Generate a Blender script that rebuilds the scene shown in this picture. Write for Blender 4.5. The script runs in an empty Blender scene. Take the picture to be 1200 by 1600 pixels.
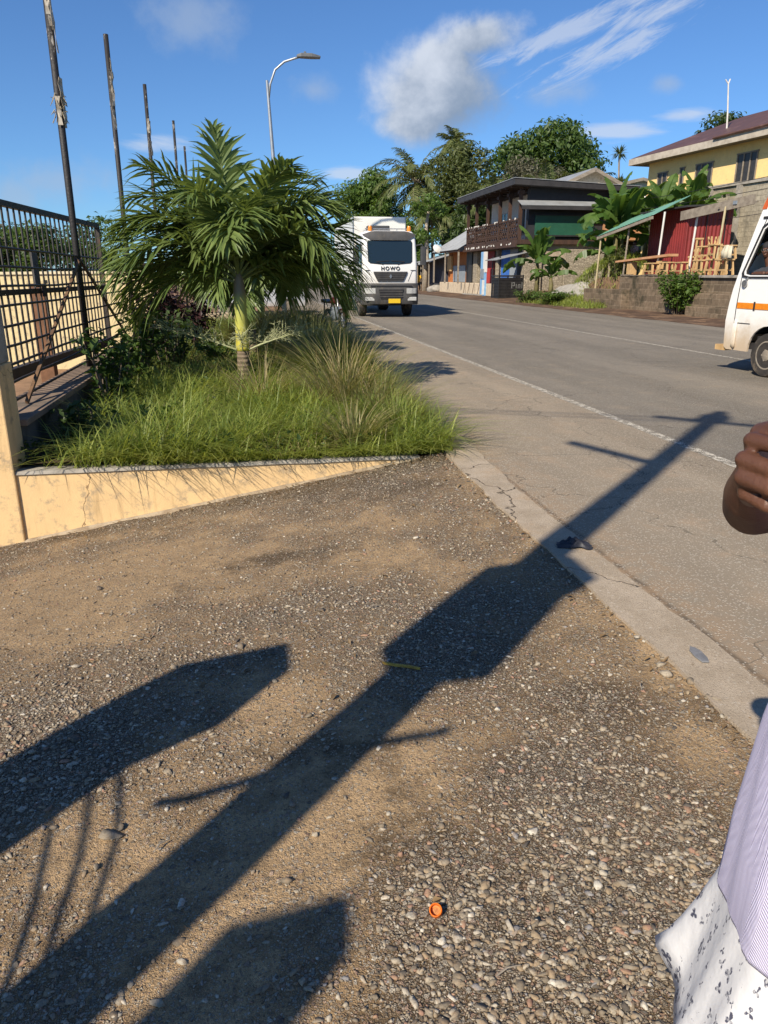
import bpy, math, random
import numpy as np
from mathutils import Vector, Matrix, Quaternion, noise as mnoise

R = math.radians
random.seed(7)
RNG = np.random.default_rng(11)
SC = bpy.context.scene
COL = SC.collection
TH = R(10)                      # the road runs 10 degrees left of the view
SUN_EL, SUN_AZ = R(38), R(43.1)  # azimuth of the light's travel, measured in the road frame from +u towards +v


def W(u, v, z=0.0):
    """road frame (u along the road, v to its right) -> world"""
    return Vector((v * math.cos(TH) - u * math.sin(TH), v * math.sin(TH) + u * math.cos(TH), z))


# ---------------------------------------------------------------- objects
def tag(o, label=None, cat=None, group=None, kind=None):
    if label: o['label'] = label
    if cat: o['category'] = cat
    if group: o['group'] = group
    if kind: o['kind'] = kind
    return o


def thing(name, label, cat, u, v, z=0.0, rot=0.0, group=None, rx=0.0):
    o = bpy.data.objects.new(name, None)
    COL.objects.link(o)
    o.empty_display_size = .2
    o.location = W(u, v, z)
    o.rotation_euler = (rx, 0, TH + rot)
    return tag(o, label, cat, group)


def link(name, me, parent=None, road=False, loc=None):
    o = bpy.data.objects.new(name, me)
    COL.objects.link(o)
    if parent: o.parent = parent
    if road: o.rotation_euler = (0, 0, TH)
    if loc: o.location = loc
    return o


def copy_tree(o, parent=None):
    c = o.copy(); COL.objects.link(c); c.parent = parent
    for ch in list(o.children):
        copy_tree(ch, c)
    return c


def npmesh(name, verts, quads, mats, smooth=False, matidx=None):
    verts = np.asarray(verts, dtype=np.float32).reshape(-1, 3)
    quads = np.asarray(quads, dtype=np.int32)
    k = quads.shape[1]; n = quads.shape[0]
    me = bpy.data.meshes.new(name)
    me.vertices.add(len(verts)); me.vertices.foreach_set('co', verts.ravel())
    me.loops.add(n * k); me.loops.foreach_set('vertex_index', quads.ravel())
    me.polygons.add(n)
    me.polygons.foreach_set('loop_start', np.arange(0, n * k, k, dtype=np.int32))
    me.polygons.foreach_set('loop_total', np.full(n, k, dtype=np.int32))
    if smooth: me.polygons.foreach_set('use_smooth', np.ones(n, dtype=bool))
    if matidx is not None: me.polygons.foreach_set('material_index', np.asarray(matidx, dtype=np.int32))
    for m in (mats if isinstance(mats, (list, tuple)) else [mats]): me.materials.append(m)
    me.update(calc_edges=True)
    return me


class MB:
    def __init__(s): s.v = []; s.f = []; s.m = []; s.cur = 0

    def add(s, vs, fs):
        b = len(s.v)
        s.v.extend([tuple(p) for p in vs])
        for f in fs:
            s.f.append(tuple(i + b for i in f)); s.m.append(s.cur)
        return s

    def box(s, x0, x1, y0, y1, z0, z1):
        return s.add([(x0, y0, z0), (x1, y0, z0), (x1, y1, z0), (x0, y1, z0), (x0, y0, z1), (x1, y0, z1), (x1, y1, z1), (x0, y1, z1)],
                     [(0, 3, 2, 1), (4, 5, 6, 7), (0, 1, 5, 4), (1, 2, 6, 5), (2, 3, 7, 6), (3, 0, 4, 7)])

    def beam(s, p0, p1, w, h=None, up=(0, 0, 1)):
        h = h or w
        p0 = Vector(p0); p1 = Vector(p1); d = (p1 - p0).normalized()
        up = Vector(up)
        if abs(d.dot(up)) > .98: up = Vector((0, 1, 0))
        a = d.cross(up).normalized() * w / 2; b = a.cross(d).normalized() * h / 2
        q = []
        for p in (p0, p1): q += [p - a - b, p + a - b, p + a + b, p - a + b]
        return s.add(q, [(0, 1, 2, 3), (7, 6, 5, 4), (0, 4, 5, 1), (1, 5, 6, 2), (2, 6, 7, 3), (3, 7, 4, 0)])

    def tube(s, pts, rad, n=8, caps=True):
        pts = [Vector(p) for p in pts]
        if not isinstance(rad, (list, tuple)): rad = [rad] * len(pts)
        t0 = (pts[1] - pts[0]).normalized()
        ref = Vector((0, 0, 1)) if abs(t0.z) < .9 else Vector((1, 0, 0))
        a = t0.cross(ref).normalized()
        vs = []; fs = []
        for i, p in enumerate(pts):
            if i == 0: t = t0
            elif i == len(pts) - 1: t = (pts[i] - pts[i - 1]).normalized()
            else: t = (pts[i + 1] - pts[i - 1]).normalized()
            a = (a - t * a.dot(t)).normalized(); b = t.cross(a)
            for k in range(n):
                an = 2 * math.pi * k / n
                vs.append(p + (a * math.cos(an) + b * math.sin(an)) * rad[i])
        for i in range(len(pts) - 1):
            for k in range(n):
                k2 = (k + 1) % n
                fs.append((i * n + k, i * n + k2, (i + 1) * n + k2, (i + 1) * n + k))
        if caps:
            fs.append(tuple(range(n - 1, -1, -1))); fs.append(tuple((len(pts) - 1) * n + k for k in range(n)))
        return s.add(vs, fs)

    def lathe(s, prof, n=24, c=(0, 0, 0), axis='z'):
        c = Vector(c); vs = []; fs = []
        for r_, h in prof:
            for k in range(n):
                an = 2 * math.pi * k / n
                x, y = r_ * math.cos(an), r_ * math.sin(an)
                vs.append(c + (Vector((x, y, h)) if axis == 'z' else Vector((h, x, y)) if axis == 'x' else Vector((x, h, y))))
        for i in range(len(prof) - 1):
            for k in range(n):
                k2 = (k + 1) % n
                fs.append((i * n + k, i * n + k2, (i + 1) * n + k2, (i + 1) * n + k))
        fs.append(tuple(range(n - 1, -1, -1))); fs.append(tuple((len(prof) - 1) * n + k for k in range(n)))
        return s.add(vs, fs)

    def ell(s, c, r, nu=14, nv=9, rot=None):
        vs = []; fs = []
        c = Vector(c); r = (r, r, r) if isinstance(r, (int, float)) else r
        for j in range(nv + 1):
            ph = math.pi * (j / nv - .5) * .999
            for k in range(nu):
                an = 2 * math.pi * k / nu
                p = Vector((r[0] * math.cos(ph) * math.cos(an), r[1] * math.cos(ph) * math.sin(an), r[2] * math.sin(ph)))
                if rot: p = rot @ p
                vs.append(c + p)
        for j in range(nv):
            for k in range(nu):
                k2 = (k + 1) % nu
                fs.append((j * nu + k, j * nu + k2, (j + 1) * nu + k2, (j + 1) * nu + k))
        return s.add(vs, fs)

    def prism(s, poly, a0, a1, axis='y'):
        """poly: 2-D outline; axis x: poly is (y,z); y: (x,z); z: (x,y)"""
        n = len(poly)
        def P(q, a): return (a, q[0], q[1]) if axis == 'x' else (q[0], a, q[1]) if axis == 'y' else (q[0], q[1], a)
        vs = [P(q, a0) for q in poly] + [P(q, a1) for q in poly]
        fs = [tuple(range(n)), tuple(range(2 * n - 1, n - 1, -1))] + [(i, i + n, (i + 1) % n + n, (i + 1) % n) for i in range(n)]
        return s.add(vs, fs)

    def loft(s, secs, close=True, cap=True):
        n = len(secs[0]); vs = [p for sec in secs for p in sec]; fs = []
        for i in range(len(secs) - 1):
            for k in range(n if close else n - 1):
                k2 = (k + 1) % n
                fs.append((i * n + k, i * n + k2, (i + 1) * n + k2, (i + 1) * n + k))
        if cap:
            fs.append(tuple(range(n - 1, -1, -1))); fs.append(tuple((len(secs) - 1) * n + k for k in range(n)))
        return s.add(vs, fs)

    def corr(s, o, ax, ay, wid, ln, pitch=.09, amp=.012, nrm=(0, 0, 1), per=6):
        """corrugated sheet: corner o, waves run across ax (width wid), sheet extends along ay (length ln)"""
        o = Vector(o); ax = Vector(ax).normalized(); ay = Vector(ay).normalized(); nn = Vector(nrm).normalized()
        k = max(2, int(wid / pitch * per)); vs = []; fs = []
        for i in range(k + 1):
            t = wid * i / k; w_ = math.sin(2 * math.pi * t / pitch) * amp
            vs += [o + ax * t + nn * w_, o + ax * t + nn * w_ + ay * ln]
        for i in range(k): fs.append((2 * i, 2 * i + 2, 2 * i + 3, 2 * i + 1))
        return s.add(vs, fs)

    def build(s, name, mats, parent=None, smooth=False, bevel=0, solid=0, road=False, auto=None):
        me = bpy.data.meshes.new(name)
        me.from_pydata(s.v, [], s.f)
        mats = mats if isinstance(mats, (list, tuple)) else [mats]
        for m in mats: me.materials.append(m)
        if len(mats) > 1: me.polygons.foreach_set('material_index', s.m)
        if smooth: me.polygons.foreach_set('use_smooth', [True] * len(s.f))
        me.validate(); me.update()
        if smooth and auto: me.set_sharp_from_angle(angle=R(auto))
        o = link(name, me, parent, road)
        if solid:
            m = o.modifiers.new('solid', 'SOLIDIFY'); m.thickness = solid; m.offset = 0
        if bevel:
            m = o.modifiers.new('bevel', 'BEVEL'); m.width = bevel; m.segments = 2; m.limit_method = 'ANGLE'; m.angle_limit = R(40)
        return o


# ---------------------------------------------------------------- materials
class NT:
    """small node-tree writer"""
    def __init__(s, name=None, tree=None):
        if tree is None:
            s.mat = bpy.data.materials.new(name); s.mat.use_nodes = True; tree = s.mat.node_tree
        s.t = tree; s.t.nodes.clear()

    def n(s, typ, ins=None, **kw):
        nd = s.t.nodes.new(typ)
        for k, v in kw.items(): setattr(nd, k, v)
        for k, v in (ins or {}).items():
            sock = nd.inputs[k]
            if isinstance(v, bpy.types.NodeSocket): s.t.links.new(v, sock)
            else: sock.default_value = v
        return nd

    def math(s, op, a, b=None, c=None, clamp=False):
        nd = s.t.nodes.new('ShaderNodeMath'); nd.operation = op; nd.use_clamp = clamp
        for i, v in enumerate((a, b, c)):
            if v is None: continue
            if isinstance(v, bpy.types.NodeSocket): s.t.links.new(v, nd.inputs[i])
            else: nd.inputs[i].default_value = v
        return nd.outputs[0]

    def vmath(s, op, a, b=None, out=0):
        nd = s.t.nodes.new('ShaderNodeVectorMath'); nd.operation = op
        for i, v in enumerate((a, b)):
            if v is None: continue
            if isinstance(v, bpy.types.NodeSocket): s.t.links.new(v, nd.inputs[i])
            else: nd.inputs[i].default_value = v
        return nd.outputs[out]

    def mix(s, f, a, b, blend='MIX'):
        nd = s.t.nodes.new('ShaderNodeMix'); nd.data_type = 'RGBA'; nd.blend_type = blend
        for sock, v in ((nd.inputs[0], f), (nd.inputs[6], a), (nd.inputs[7], b)):
            if isinstance(v, bpy.types.NodeSocket): s.t.links.new(v, sock)
            elif isinstance(v, (int, float)): sock.default_value = v
            else: sock.default_value = (*v[:3], 1)
        return nd.outputs[2]

    def ramp(s, f, lo, hi):
        nd = s.n('ShaderNodeMapRange', {0: f, 1: lo, 2: hi}); nd.interpolation_type = 'SMOOTHSTEP'
        return nd.outputs[0]

    def noise(s, vec, scale, detail=4, rough=.55, dist=0):
        return s.n('ShaderNodeTexNoise', {'Vector': vec, 'Scale': scale, 'Detail': detail, 'Roughness': rough, 'Distortion': dist})

    def coord(s, which='Object'): return s.n('ShaderNodeTexCoord').outputs[which]

    def bump(s, h, strength=.4, dist=.01, normal=None):
        ins = {'Height': h, 'Strength': strength, 'Distance': dist}
        if normal is not None: ins['Normal'] = normal
        return s.n('ShaderNodeBump', ins).outputs[0]

    def out(s, col, rough=.8, normal=None, spec=.4, metal=0, extra=None, **ins):
        d = {'Base Color': col if isinstance(col, bpy.types.NodeSocket) else (*col[:3], 1), 'Roughness': rough, 'Specular IOR Level': spec, 'Metallic': metal}
        if normal is not None: d['Normal'] = normal
        d.update(ins)
        b = s.n('ShaderNodeBsdfPrincipled', d)
        sh = b.outputs[0]
        if extra: sh = extra(sh)
        s.n('ShaderNodeOutputMaterial', {'Surface': sh})
        return s.mat


def pm(name, c1, c2=None, scale=3., rough=.8, bump=.25, bscale=60., spec=.35, metal=0, detail=6, stain=None, stain_at=(.55, .7), stain_scale=1.2, bdist=.006, stretch=None):
    """weathered surface: two tones mixed by noise, optional stain tone, fine grain bump"""
    t = NT(name); co = t.coord()
    if stretch: co = t.vmath('MULTIPLY', co, stretch)
    c2 = c2 or tuple(x * .72 for x in c1)
    a = t.noise(co, scale, detail, .62)
    col = t.mix(t.ramp(a.outputs[0], .35, .68), c1, c2)
    g = t.noise(co, bscale, 3, .6)
    col = t.mix(t.math('MULTIPLY', t.ramp(g.outputs[0], .3, .75), .28), col, tuple(x * .45 for x in c1))
    if stain:
        b = t.noise(co, stain_scale, 7, .68)
        col = t.mix(t.ramp(b.outputs[0], *stain_at), col, stain)
    nr = t.bump(t.math('ADD', g.outputs[0], a.outputs[0]), bump, bdist) if bump else None
    return t.out(col, rough, nr, spec, metal)


def leafm(name, c1, c2, rough=.5, spec=.4, trans=.35, tcol=None, hue_noise=1.5):
    """leaf: tone differs from leaf to leaf, and light passes through"""
    t = NT(name); co = t.coord()
    isl = t.n('ShaderNodeNewGeometry').outputs['Random Per Island']
    col = t.mix(isl, c1, c2)
    nz = t.noise(co, hue_noise, 3)
    col = t.mix(t.math('MULTIPLY', t.ramp(nz.outputs[0], .35, .7), .5), col, tuple(x * .55 for x in c1))
    tc = tcol or (c2[0] * 1.5, c2[1] * 1.5, c2[2] * .8)

    def ex(sh):
        tr = t.n('ShaderNodeBsdfTranslucent', {'Color': (*tc, 1)})
        return t.n('ShaderNodeMixShader', {0: trans, 1: sh, 2: tr.outputs[0]}).outputs[0]
    return t.out(col, rough, None, spec, 0, ex)


def blockm(name, c1, c2, mortar, bw=.45, bh=.2, plane='yz', ms=.012, bump=.5, stain=None):
    """coursed blocks on a wall lying in the given local plane"""
    t = NT(name); co = t.coord()
    x = t.n('ShaderNodeSeparateXYZ', {0: co}).outputs
    i = {'y': 1, 'x': 0, 'z': 2}
    vec = t.n('ShaderNodeCombineXYZ', {0: x[i[plane[0]]], 1: x[i[plane[1]]], 2: 0.0}).outputs[0]
    wob = t.noise(co, 4, 3)
    vec = t.vmath('ADD', vec, t.vmath('MULTIPLY', wob.outputs[1], (.05, .05, 0)))
    br = t.n('ShaderNodeTexBrick', {'Vector': vec, 'Color1': (*c1, 1), 'Color2': (*c2, 1), 'Mortar': (*mortar, 1), 'Scale': 1.0, 'Mortar Size': ms, 'Mortar Smooth': .3, 'Brick Width': bw, 'Row Height': bh})
    nz = t.noise(co, 7, 7, .7)
    col = t.mix(t.math('MULTIPLY', t.ramp(nz.outputs[0], .35, .7), .6), br.outputs[0], tuple(x_ * .4 for x_ in c1))
    if stain:
        b = t.noise(co, .9, 6, .7); col = t.mix(t.ramp(b.outputs[0], .48, .68), col, stain)
    h = t.math('SUBTRACT', t.math('MULTIPLY', nz.outputs[0], .8), br.outputs[1])
    return t.out(col, .9, t.bump(h, bump, .02), .2)


def stonem(name, c1, c2, mortar, scale=3.2):
    t = NT(name); co = t.coord()
    wob = t.noise(co, 3, 3); v = t.vmath('ADD', co, t.vmath('MULTIPLY', wob.outputs[1], (.12, .12, .12)))
    v = t.vmath('MULTIPLY', v, (1, 1, 1.5))
    vo = t.n('ShaderNodeTexVoronoi', {'Vector': v, 'Scale': scale}, feature='DISTANCE_TO_EDGE')
    vc = t.n('ShaderNodeTexVoronoi', {'Vector': v, 'Scale': scale})
    r = t.n('ShaderNodeSeparateColor', {0: vc.outputs['Color']}).outputs[0]
    nz = t.noise(co, 9, 7, .7)
    col = t.mix(r, c1, c2)
    col = t.mix(t.math('MULTIPLY', t.ramp(nz.outputs[0], .4, .75), .7), col, tuple(x * .35 for x in c1))
    e = t.ramp(vo.outputs['Distance'], .02, .09)
    col = t.mix(e, mortar, col)
    return t.out(col, .9, t.bump(t.math('ADD', e, nz.outputs[0]), .7, .03), .2)


def glassm(name, tint, rough=.08):
    t = NT(name)
    return t.out(tint, rough, None, .6, 0)
# ================================================================= the ground
def sstep(t):
    t = min(1., max(0., t)); return t * t * (3 - 2 * t)


def slope(u): return .05 + .12 * sstep((u - 2.5) / 3.9)


def drive_z(u, v):
    return -slope(u) * min(8., 1.67 - v) if v < 1.67 else 0.


def hill_z(u, v):
    """height of the natural ground"""
    if v < 1.6: return -1.35
    if v < 14.9: return -.2
    base = .02 + .05 * sstep((v - 14.9) / 2) + .5 * sstep((v - 17.4) / 1.5) * sstep((u - 43) / 6)
    ter = 1.42 * sstep((v - 17.35) / .25) * sstep((u - 20) / 3) * (1 - sstep((u - 36) / 6))
    hill = max(0, v - 22) * .24 * sstep((v - 20) / 12)
    hill = min(hill, 9) + max(0, min(60, v - 60)) * .05
    hill *= .35 + .65 * (1 - sstep((u - 60) / 60) * .5)
    return base + ter + hill


PATCH = [  # u, v, radius, stoniness
    (4.5, -.65, .8, -.9), (4.2, -1.5, .9, -.9), (1.86, .13, .22, -1.), (2.26, .05, .25, -.8), (2.1, .42, .22, -.8), (1.45, -.23, .25, -.7),
    (2.0, 1.4, .28, -.9), (2.45, 1.55, .3, -.6), (3.3, 1.5, .35, -.3), (2.02, -.56, .25, -.5), (1.2, .2, .2, -.5), (4.4, .6, .5, -.5), (1.7, .62, .14, -.6),
    (1.81, .94, .38, 1.), (2.1, 1.2, .28, .8), (1.35, .4, .2, .9), (1.3, .7, .25, 1.), (1.58, .28, .12, .8), (2.9, 1.0, .5, .6), (3.77, .3, .4, .5), (1.33, .95, .3, .9),
    (2.75, -.85, .42, .9), (2.35, -.9, .3, .9), (1.58, .5, .14, 1.), (3.0, -.25, .22, .7), (3.37, -.6, .35, .5), (3.3, .7, .4, .3), (5.2, .9, .7, .1)]


def stoniness(u, v):
    s = .42 + .55 * mnoise.noise((u * 1.6, v * 1.6, 3.1)) + .38 * mnoise.noise((u * 4.1, v * 4.1, 8.3)) + .2 * mnoise.noise((u * 11, v * 11, 1.3))
    for a, b, r_, k in PATCH:
        d = ((u - a) ** 2 + (v - b) ** 2) / (r_ * r_)
        if d < 6: s += .6 * k * math.exp(-d)
    return min(1., max(0., s))


def algae(u, v):
    s = .5 * mnoise.noise((u * 1.2 + 5, v * 1.2, 9.1)) + .5 * mnoise.noise((u * 3.7, v * 3.7, 2.2))
    s += 1.0 * math.exp(-((6.35 - u) / .35) ** 2) + .55 * math.exp(-((u - 4.45) / .2) ** 2 - ((v - .1) / .5) ** 2) + .6 * math.exp(-((u - 5.8) / .5) ** 2 - ((v - .9) / .6) ** 2)
    s += .45 * math.exp(-((u - 1.6) ** 2 + (v - 1.0) ** 2) / .5) + .35 * math.exp(-((u - 1.3) / .3) ** 2 - ((v - .6) / .4) ** 2)
    return min(1., max(0., s))


def gridmesh(name, us, vs, zf, mats, attrs=(), smooth=True):
    nu_, nv_ = len(us), len(vs)
    P = np.zeros((nu_, nv_, 3), np.float32)
    for i, u in enumerate(us):
        for j, v in enumerate(vs): P[i, j] = (v, u, zf(u, v))
    I = np.arange(nu_ * nv_).reshape(nu_, nv_)
    Q = np.stack([I[:-1, :-1], I[:-1, 1:], I[1:, 1:], I[1:, :-1]], -1).reshape(-1, 4)
    me = npmesh(name, P, Q, mats, smooth)
    for nm, fn in attrs:
        at = me.attributes.new(nm, 'FLOAT', 'POINT')
        at.data.foreach_set('value', np.array([fn(u, v) for u in us for v in vs], np.float32))
    return me


# --- materials of the ground
def driveway_mat():
    t = NT('driveway'); co = t.coord()
    st = t.n('ShaderNodeAttribute', attribute_name='stony').outputs['Fac']
    al = t.n('ShaderNodeAttribute', attribute_name='algae').outputs['Fac']
    wob = t.noise(co, 40, 2)
    cw = t.vmath('ADD', co, t.vmath('MULTIPLY', wob.outputs[1], (.012, .012, .012)))
    def stones(scale):
        d = t.n('ShaderNodeTexVoronoi', {'Vector': cw, 'Scale': scale}, feature='DISTANCE_TO_EDGE').outputs['Distance']
        c = t.n('ShaderNodeTexVoronoi', {'Vector': cw, 'Scale': scale})
        sc = t.n('ShaderNodeSeparateColor', {0: c.outputs['Color']}).outputs
        dome = t.math('SUBTRACT', .5, c.outputs['Distance'])
        return d, sc, dome
    d1, r1, dm1 = stones(62); d2, r2, dm2 = stones(135)
    n1 = t.noise(co, 9, 6, .65).outputs[0]; n2 = t.noise(co, 70, 4, .7).outputs[0]; n3 = t.noise(co, 260, 2, .6).outputs[0]
    # matrix: sandy dirt to dark algae cement
    dirt = t.mix(t.ramp(n1, .3, .7), (.55, .375, .205), (.40, .272, .15))
    dirt = t.mix(t.math('MULTIPLY', t.ramp(n2, .45, .7), .55), dirt, (.15, .10, .058))
    dark = t.mix(t.ramp(n2, .3, .7), (.175, .118, .066), (.085, .060, .035))
    am = t.math('ADD', t.math('MULTIPLY', al, .75), t.math('MULTIPLY', t.math('SUBTRACT', n1, .5), 1.1))
    dirt = t.mix(t.ramp(t.math('ADD', st, t.math('MULTIPLY', t.math('SUBTRACT', n2, .5), .5)), .05, .55), dirt, (.335, .222, .118))
    base = t.mix(t.ramp(am, .08, .62), dirt, dark)
    base = t.mix(t.math('MULTIPLY', t.ramp(st, .5, .95), .6), base, dark)
    # set stones, two sizes
    def scol(rr):
        c = t.mix(rr[0], (.17, .14, .105), (.60, .53, .42))
        return t.mix(t.math('MULTIPLY', t.ramp(rr[1], .72, .8), .6), c, (.42, .25, .18))
    col = base
    m2 = t.math('MULTIPLY', t.ramp(d2, .07, .17), t.ramp(t.math('ADD', r2[2], t.math('MULTIPLY', st, .75)), .62, .74))
    m1 = t.math('MULTIPLY', t.ramp(d1, .09, .2), t.ramp(t.math('ADD', r1[2], t.math('MULTIPLY', st, .75)), .84, .94))
    dust = t.ramp(n1, .35, .75)
    gap = t.math('MULTIPLY', t.math('MULTIPLY', t.ramp(d2, .12, .0), t.ramp(st, .1, .6)), .55); col = t.mix(gap, col, (.045, .033, .022))
    col = t.mix(t.math('MULTIPLY', m2, .85), col, t.mix(t.math('MULTIPLY', dust, .3), scol(r2), dirt))
    col = t.mix(t.math('MULTIPLY', m1, .9), col, t.mix(t.math('MULTIPLY', dust, .3), scol(r1), dirt))
    col = t.mix(t.math('MULTIPLY', t.ramp(n3, .48, .66), .38), col, (.06, .043, .028))
    h = t.math('ADD', t.math('MULTIPLY', m1, 1.0), t.math('MULTIPLY', m2, .5))
    h = t.math('ADD', h, t.math('MULTIPLY', n2, 1.3)); h = t.math('ADD', h, t.math('MULTIPLY', n3, .7))
    return t.out(col, .95, t.bump(h, 1.0, .011), .15)


def asphalt_mat(name, c1, c2, sand, sandk=.35, light=(.34, .31, .27)):
    t = NT(name); co = t.coord()
    st = t.vmath('MULTIPLY', co, (1.0, .12, 1))
    n0 = t.noise(st, 1.1, 5, .6).outputs[0]; n1 = t.noise(co, 2.3, 7, .7).outputs[0]; n2 = t.noise(co, 190, 3, .75).outputs[0]
    col = t.mix(t.ramp(n0, .35, .65), c1, c2)
    col = t.mix(t.math('MULTIPLY', t.ramp(n1, .48, .72), sandk), col, sand)
    X = t.n('ShaderNodeSeparateXYZ', {0: co}).outputs[0]
    ed = t.math('MULTIPLY', t.ramp(t.math('ADD', X, t.math('MULTIPLY', n1, .9)), 2.9, 2.2), t.ramp(t.noise(co, 7, 6, .7).outputs[0], .38, .6))
    jl = t.ramp(t.math('ABSOLUTE', t.math('SUBTRACT', t.math('ADD', X, t.math('MULTIPLY', t.noise(co, 9, 4).outputs[0], .05)), 1.985)), .03, .0)
    col = t.mix(t.math('MULTIPLY', jl, .75), col, (.07, .05, .035))
    col = t.mix(t.math('MULTIPLY', ed, .65), col, (.42, .27, .15))          # sand washed against the edging
    wv = t.math('SINE', t.math('MULTIPLY', t.math('ADD', X, t.math('MULTIPLY', n0, .5)), 3.4))
    col = t.mix(t.math('MULTIPLY', t.ramp(wv, -.2, .9), .22), col, tuple(q * .55 for q in c1))     # tyre-polished lanes
    bl = t.noise(co, .8, 3, .5).outputs[0]
    col = t.mix(t.math('MULTIPLY', t.ramp(bl, .63, .67), .3), col, tuple(q * .5 for q in c1))      # oil and patches
    ck = t.n('ShaderNodeTexVoronoi', {'Vector': t.vmath('ADD', co, t.vmath('MULTIPLY', t.noise(co, 3, 5).outputs[1], (.6, .6, 0))), 'Scale': .55}, feature='DISTANCE_TO_EDGE').outputs['Distance']
    col = t.mix(t.math('MULTIPLY', t.ramp(ck, .006, .0), .7), col, tuple(q * .3 for q in c1))
    v = t.n('ShaderNodeTexVoronoi', {'Vector': co, 'Scale': 80.})
    sc = t.n('ShaderNodeSeparateColor', {0: v.outputs['Color']}).outputs
    sp = t.math('MULTIPLY', t.ramp(v.outputs['Distance'], .55, .3), t.ramp(sc[0], .55, .7))
    col = t.mix(t.math('MULTIPLY', sp, .75), col, light)
    dk = t.math('MULTIPLY', t.ramp(n2, .52, .68), .6)
    col = t.mix(dk, col, tuple(x * .3 for x in c1))
    h = t.math('ADD', t.math('MULTIPLY', sp, .8), n2)
    return t.out(col, .9, t.bump(h, .7, .006), .25)


def paint_mat(name, paint, under, wear=.5):
    """road paint worn through: bare patches let the road show"""
    t = NT(name); co = t.coord()
    n1 = t.noise(co, 14, 6, .75).outputs[0]; n2 = t.noise(co, 90, 3, .7).outputs[0]
    m = t.ramp(t.math('ADD', t.math('MULTIPLY', n1, .6), t.math('MULTIPLY', n2, .4)), wear - .07, wear + .07)
    b = t.n('ShaderNodeBsdfPrincipled', {'Base Color': (*paint, 1), 'Roughness': .8, 'Specular IOR Level': .2})
    tr = t.n('ShaderNodeBsdfTransparent')
    mx = t.n('ShaderNodeMixShader', {0: m, 1: b.outputs[0], 2: tr.outputs[0]})
    t.n('ShaderNodeOutputMaterial', {'Surface': mx.outputs[0]})
    return t.mat


def earth_mat():
    t = NT('earth'); co = t.coord()
    n1 = t.noise(co, .5, 6, .65).outputs[0]; n2 = t.noise(co, 6, 6, .7).outputs[0]
    v = t.n('ShaderNodeSeparateXYZ', {0: co}).outputs[0]
    col = t.mix(t.ramp(n2, .3, .7), (.21, .13, .078), (.12, .078, .05))
    g = t.ramp(t.math('ADD', t.math('MULTIPLY', n1, 1.2), t.math('MULTIPLY', t.ramp(v, 18, 23), .5)), .72, .95)
    col = t.mix(g, col, t.mix(n2, (.035, .055, .015), (.075, .095, .03)))
    return t.out(col, .95, t.bump(n2, .6, .05), .1)


M_DRIVE = driveway_mat()
M_ROAD = asphalt_mat('asphalt_lane', (.215, .186, .146), (.168, .146, .114), (.31, .245, .17), .4, (.40, .37, .33))
M_SHOULDER = asphalt_mat('asphalt_shoulder', (.32, .26, .188), (.255, .208, .15), (.40, .29, .19), .6, (.52, .46, .37))
def kerb_mat():
    t = NT('kerb_concrete'); co = t.coord()
    a = t.noise(co, 3.5, 8, .7).outputs[0]; g = t.noise(co, 150, 3, .7).outputs[0]; b = t.noise(co, 1.3, 6, .7).outputs[0]
    col = t.mix(t.ramp(a, .3, .7), (.46, .375, .28), (.35, .28, .20))
    col = t.mix(t.math('MULTIPLY', t.ramp(b, .52, .68), .6), col, (.42, .29, .175))
    col = t.mix(t.math('MULTIPLY', t.ramp(g, .5, .68), .55), col, (.13, .10, .07))
    col = t.mix(t.math('MULTIPLY', t.ramp(t.noise(co, 60, 2).outputs[0], .62, .7), .5), col, (.55, .49, .40))
    w_ = t.vmath('ADD', co, t.vmath('MULTIPLY', t.noise(co, 5, 5).outputs[1], (.3, .3, 0)))
    ck = t.n('ShaderNodeTexVoronoi', {'Vector': w_, 'Scale': .45}, feature='DISTANCE_TO_EDGE').outputs['Distance']
    c = t.ramp(ck, .0035, .0); col = t.mix(t.math('MULTIPLY', c, .85), col, (.07, .052, .035))
    h = t.math('SUBTRACT', t.math('ADD', g, a), t.math('MULTIPLY', c, 2))
    return t.out(col, .92, t.bump(h, .8, .008), .15)


M_KERB = kerb_mat()
M_LINE = paint_mat('worn_white_paint', (.56, .51, .42), None, .495)
M_EARTH = earth_mat()
M_SOIL = pm('bed_soil', (.085, .062, .036), (.045, .036, .02), 3, .95, .7, 40, .1)
M_DIRT = pm('dark_roadside_dirt', (.135, .085, .058), (.075, .05, .036), 1.1, .95, .7, 30, .1, stain=(.23, .15, .095), stain_at=(.5, .65))
M_YARD = pm('yard_dirt', (.33, .20, .12), (.22, .14, .085), 1.5, .95, .5, 25, .1)

# --- sheets
us = np.unique(np.concatenate([np.arange(-60, 0, 6.), np.arange(0, 60, 1.), np.arange(60, 130, 4.), np.arange(130, 900, 40.)]))
vs_ = np.unique(np.concatenate([np.arange(-600, -30, 40.), np.arange(-30, 1, 3.), [1.5, 1.6, 1.7], np.arange(2, 14.5, 3.), np.arange(14.5, 26, .35), np.arange(26, 70, 2.), np.arange(70, 700, 40.)]))
tag(link('ground', gridmesh('ground', us, vs_, lambda u, v: hill_z(u, v) + (.06 * mnoise.noise((u * .9, v * .9, 0)) if v > 15 else 0), M_EARTH), road=True), kind='structure')

us = np.arange(-5, 6.44, .045); vs_ = np.append(np.arange(-9, 1.66, .045), 1.668)
tag(link('driveway', gridmesh('driveway', us, vs_, lambda u, v: drive_z(u, v) - .003 + .009 * mnoise.noise((u * 3, v * 3, 4)) + .004 * mnoise.noise((u * 13, v * 13, 4)), M_DRIVE,
    (('stony', stoniness), ('algae', algae))), road=True), kind='structure')

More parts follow.
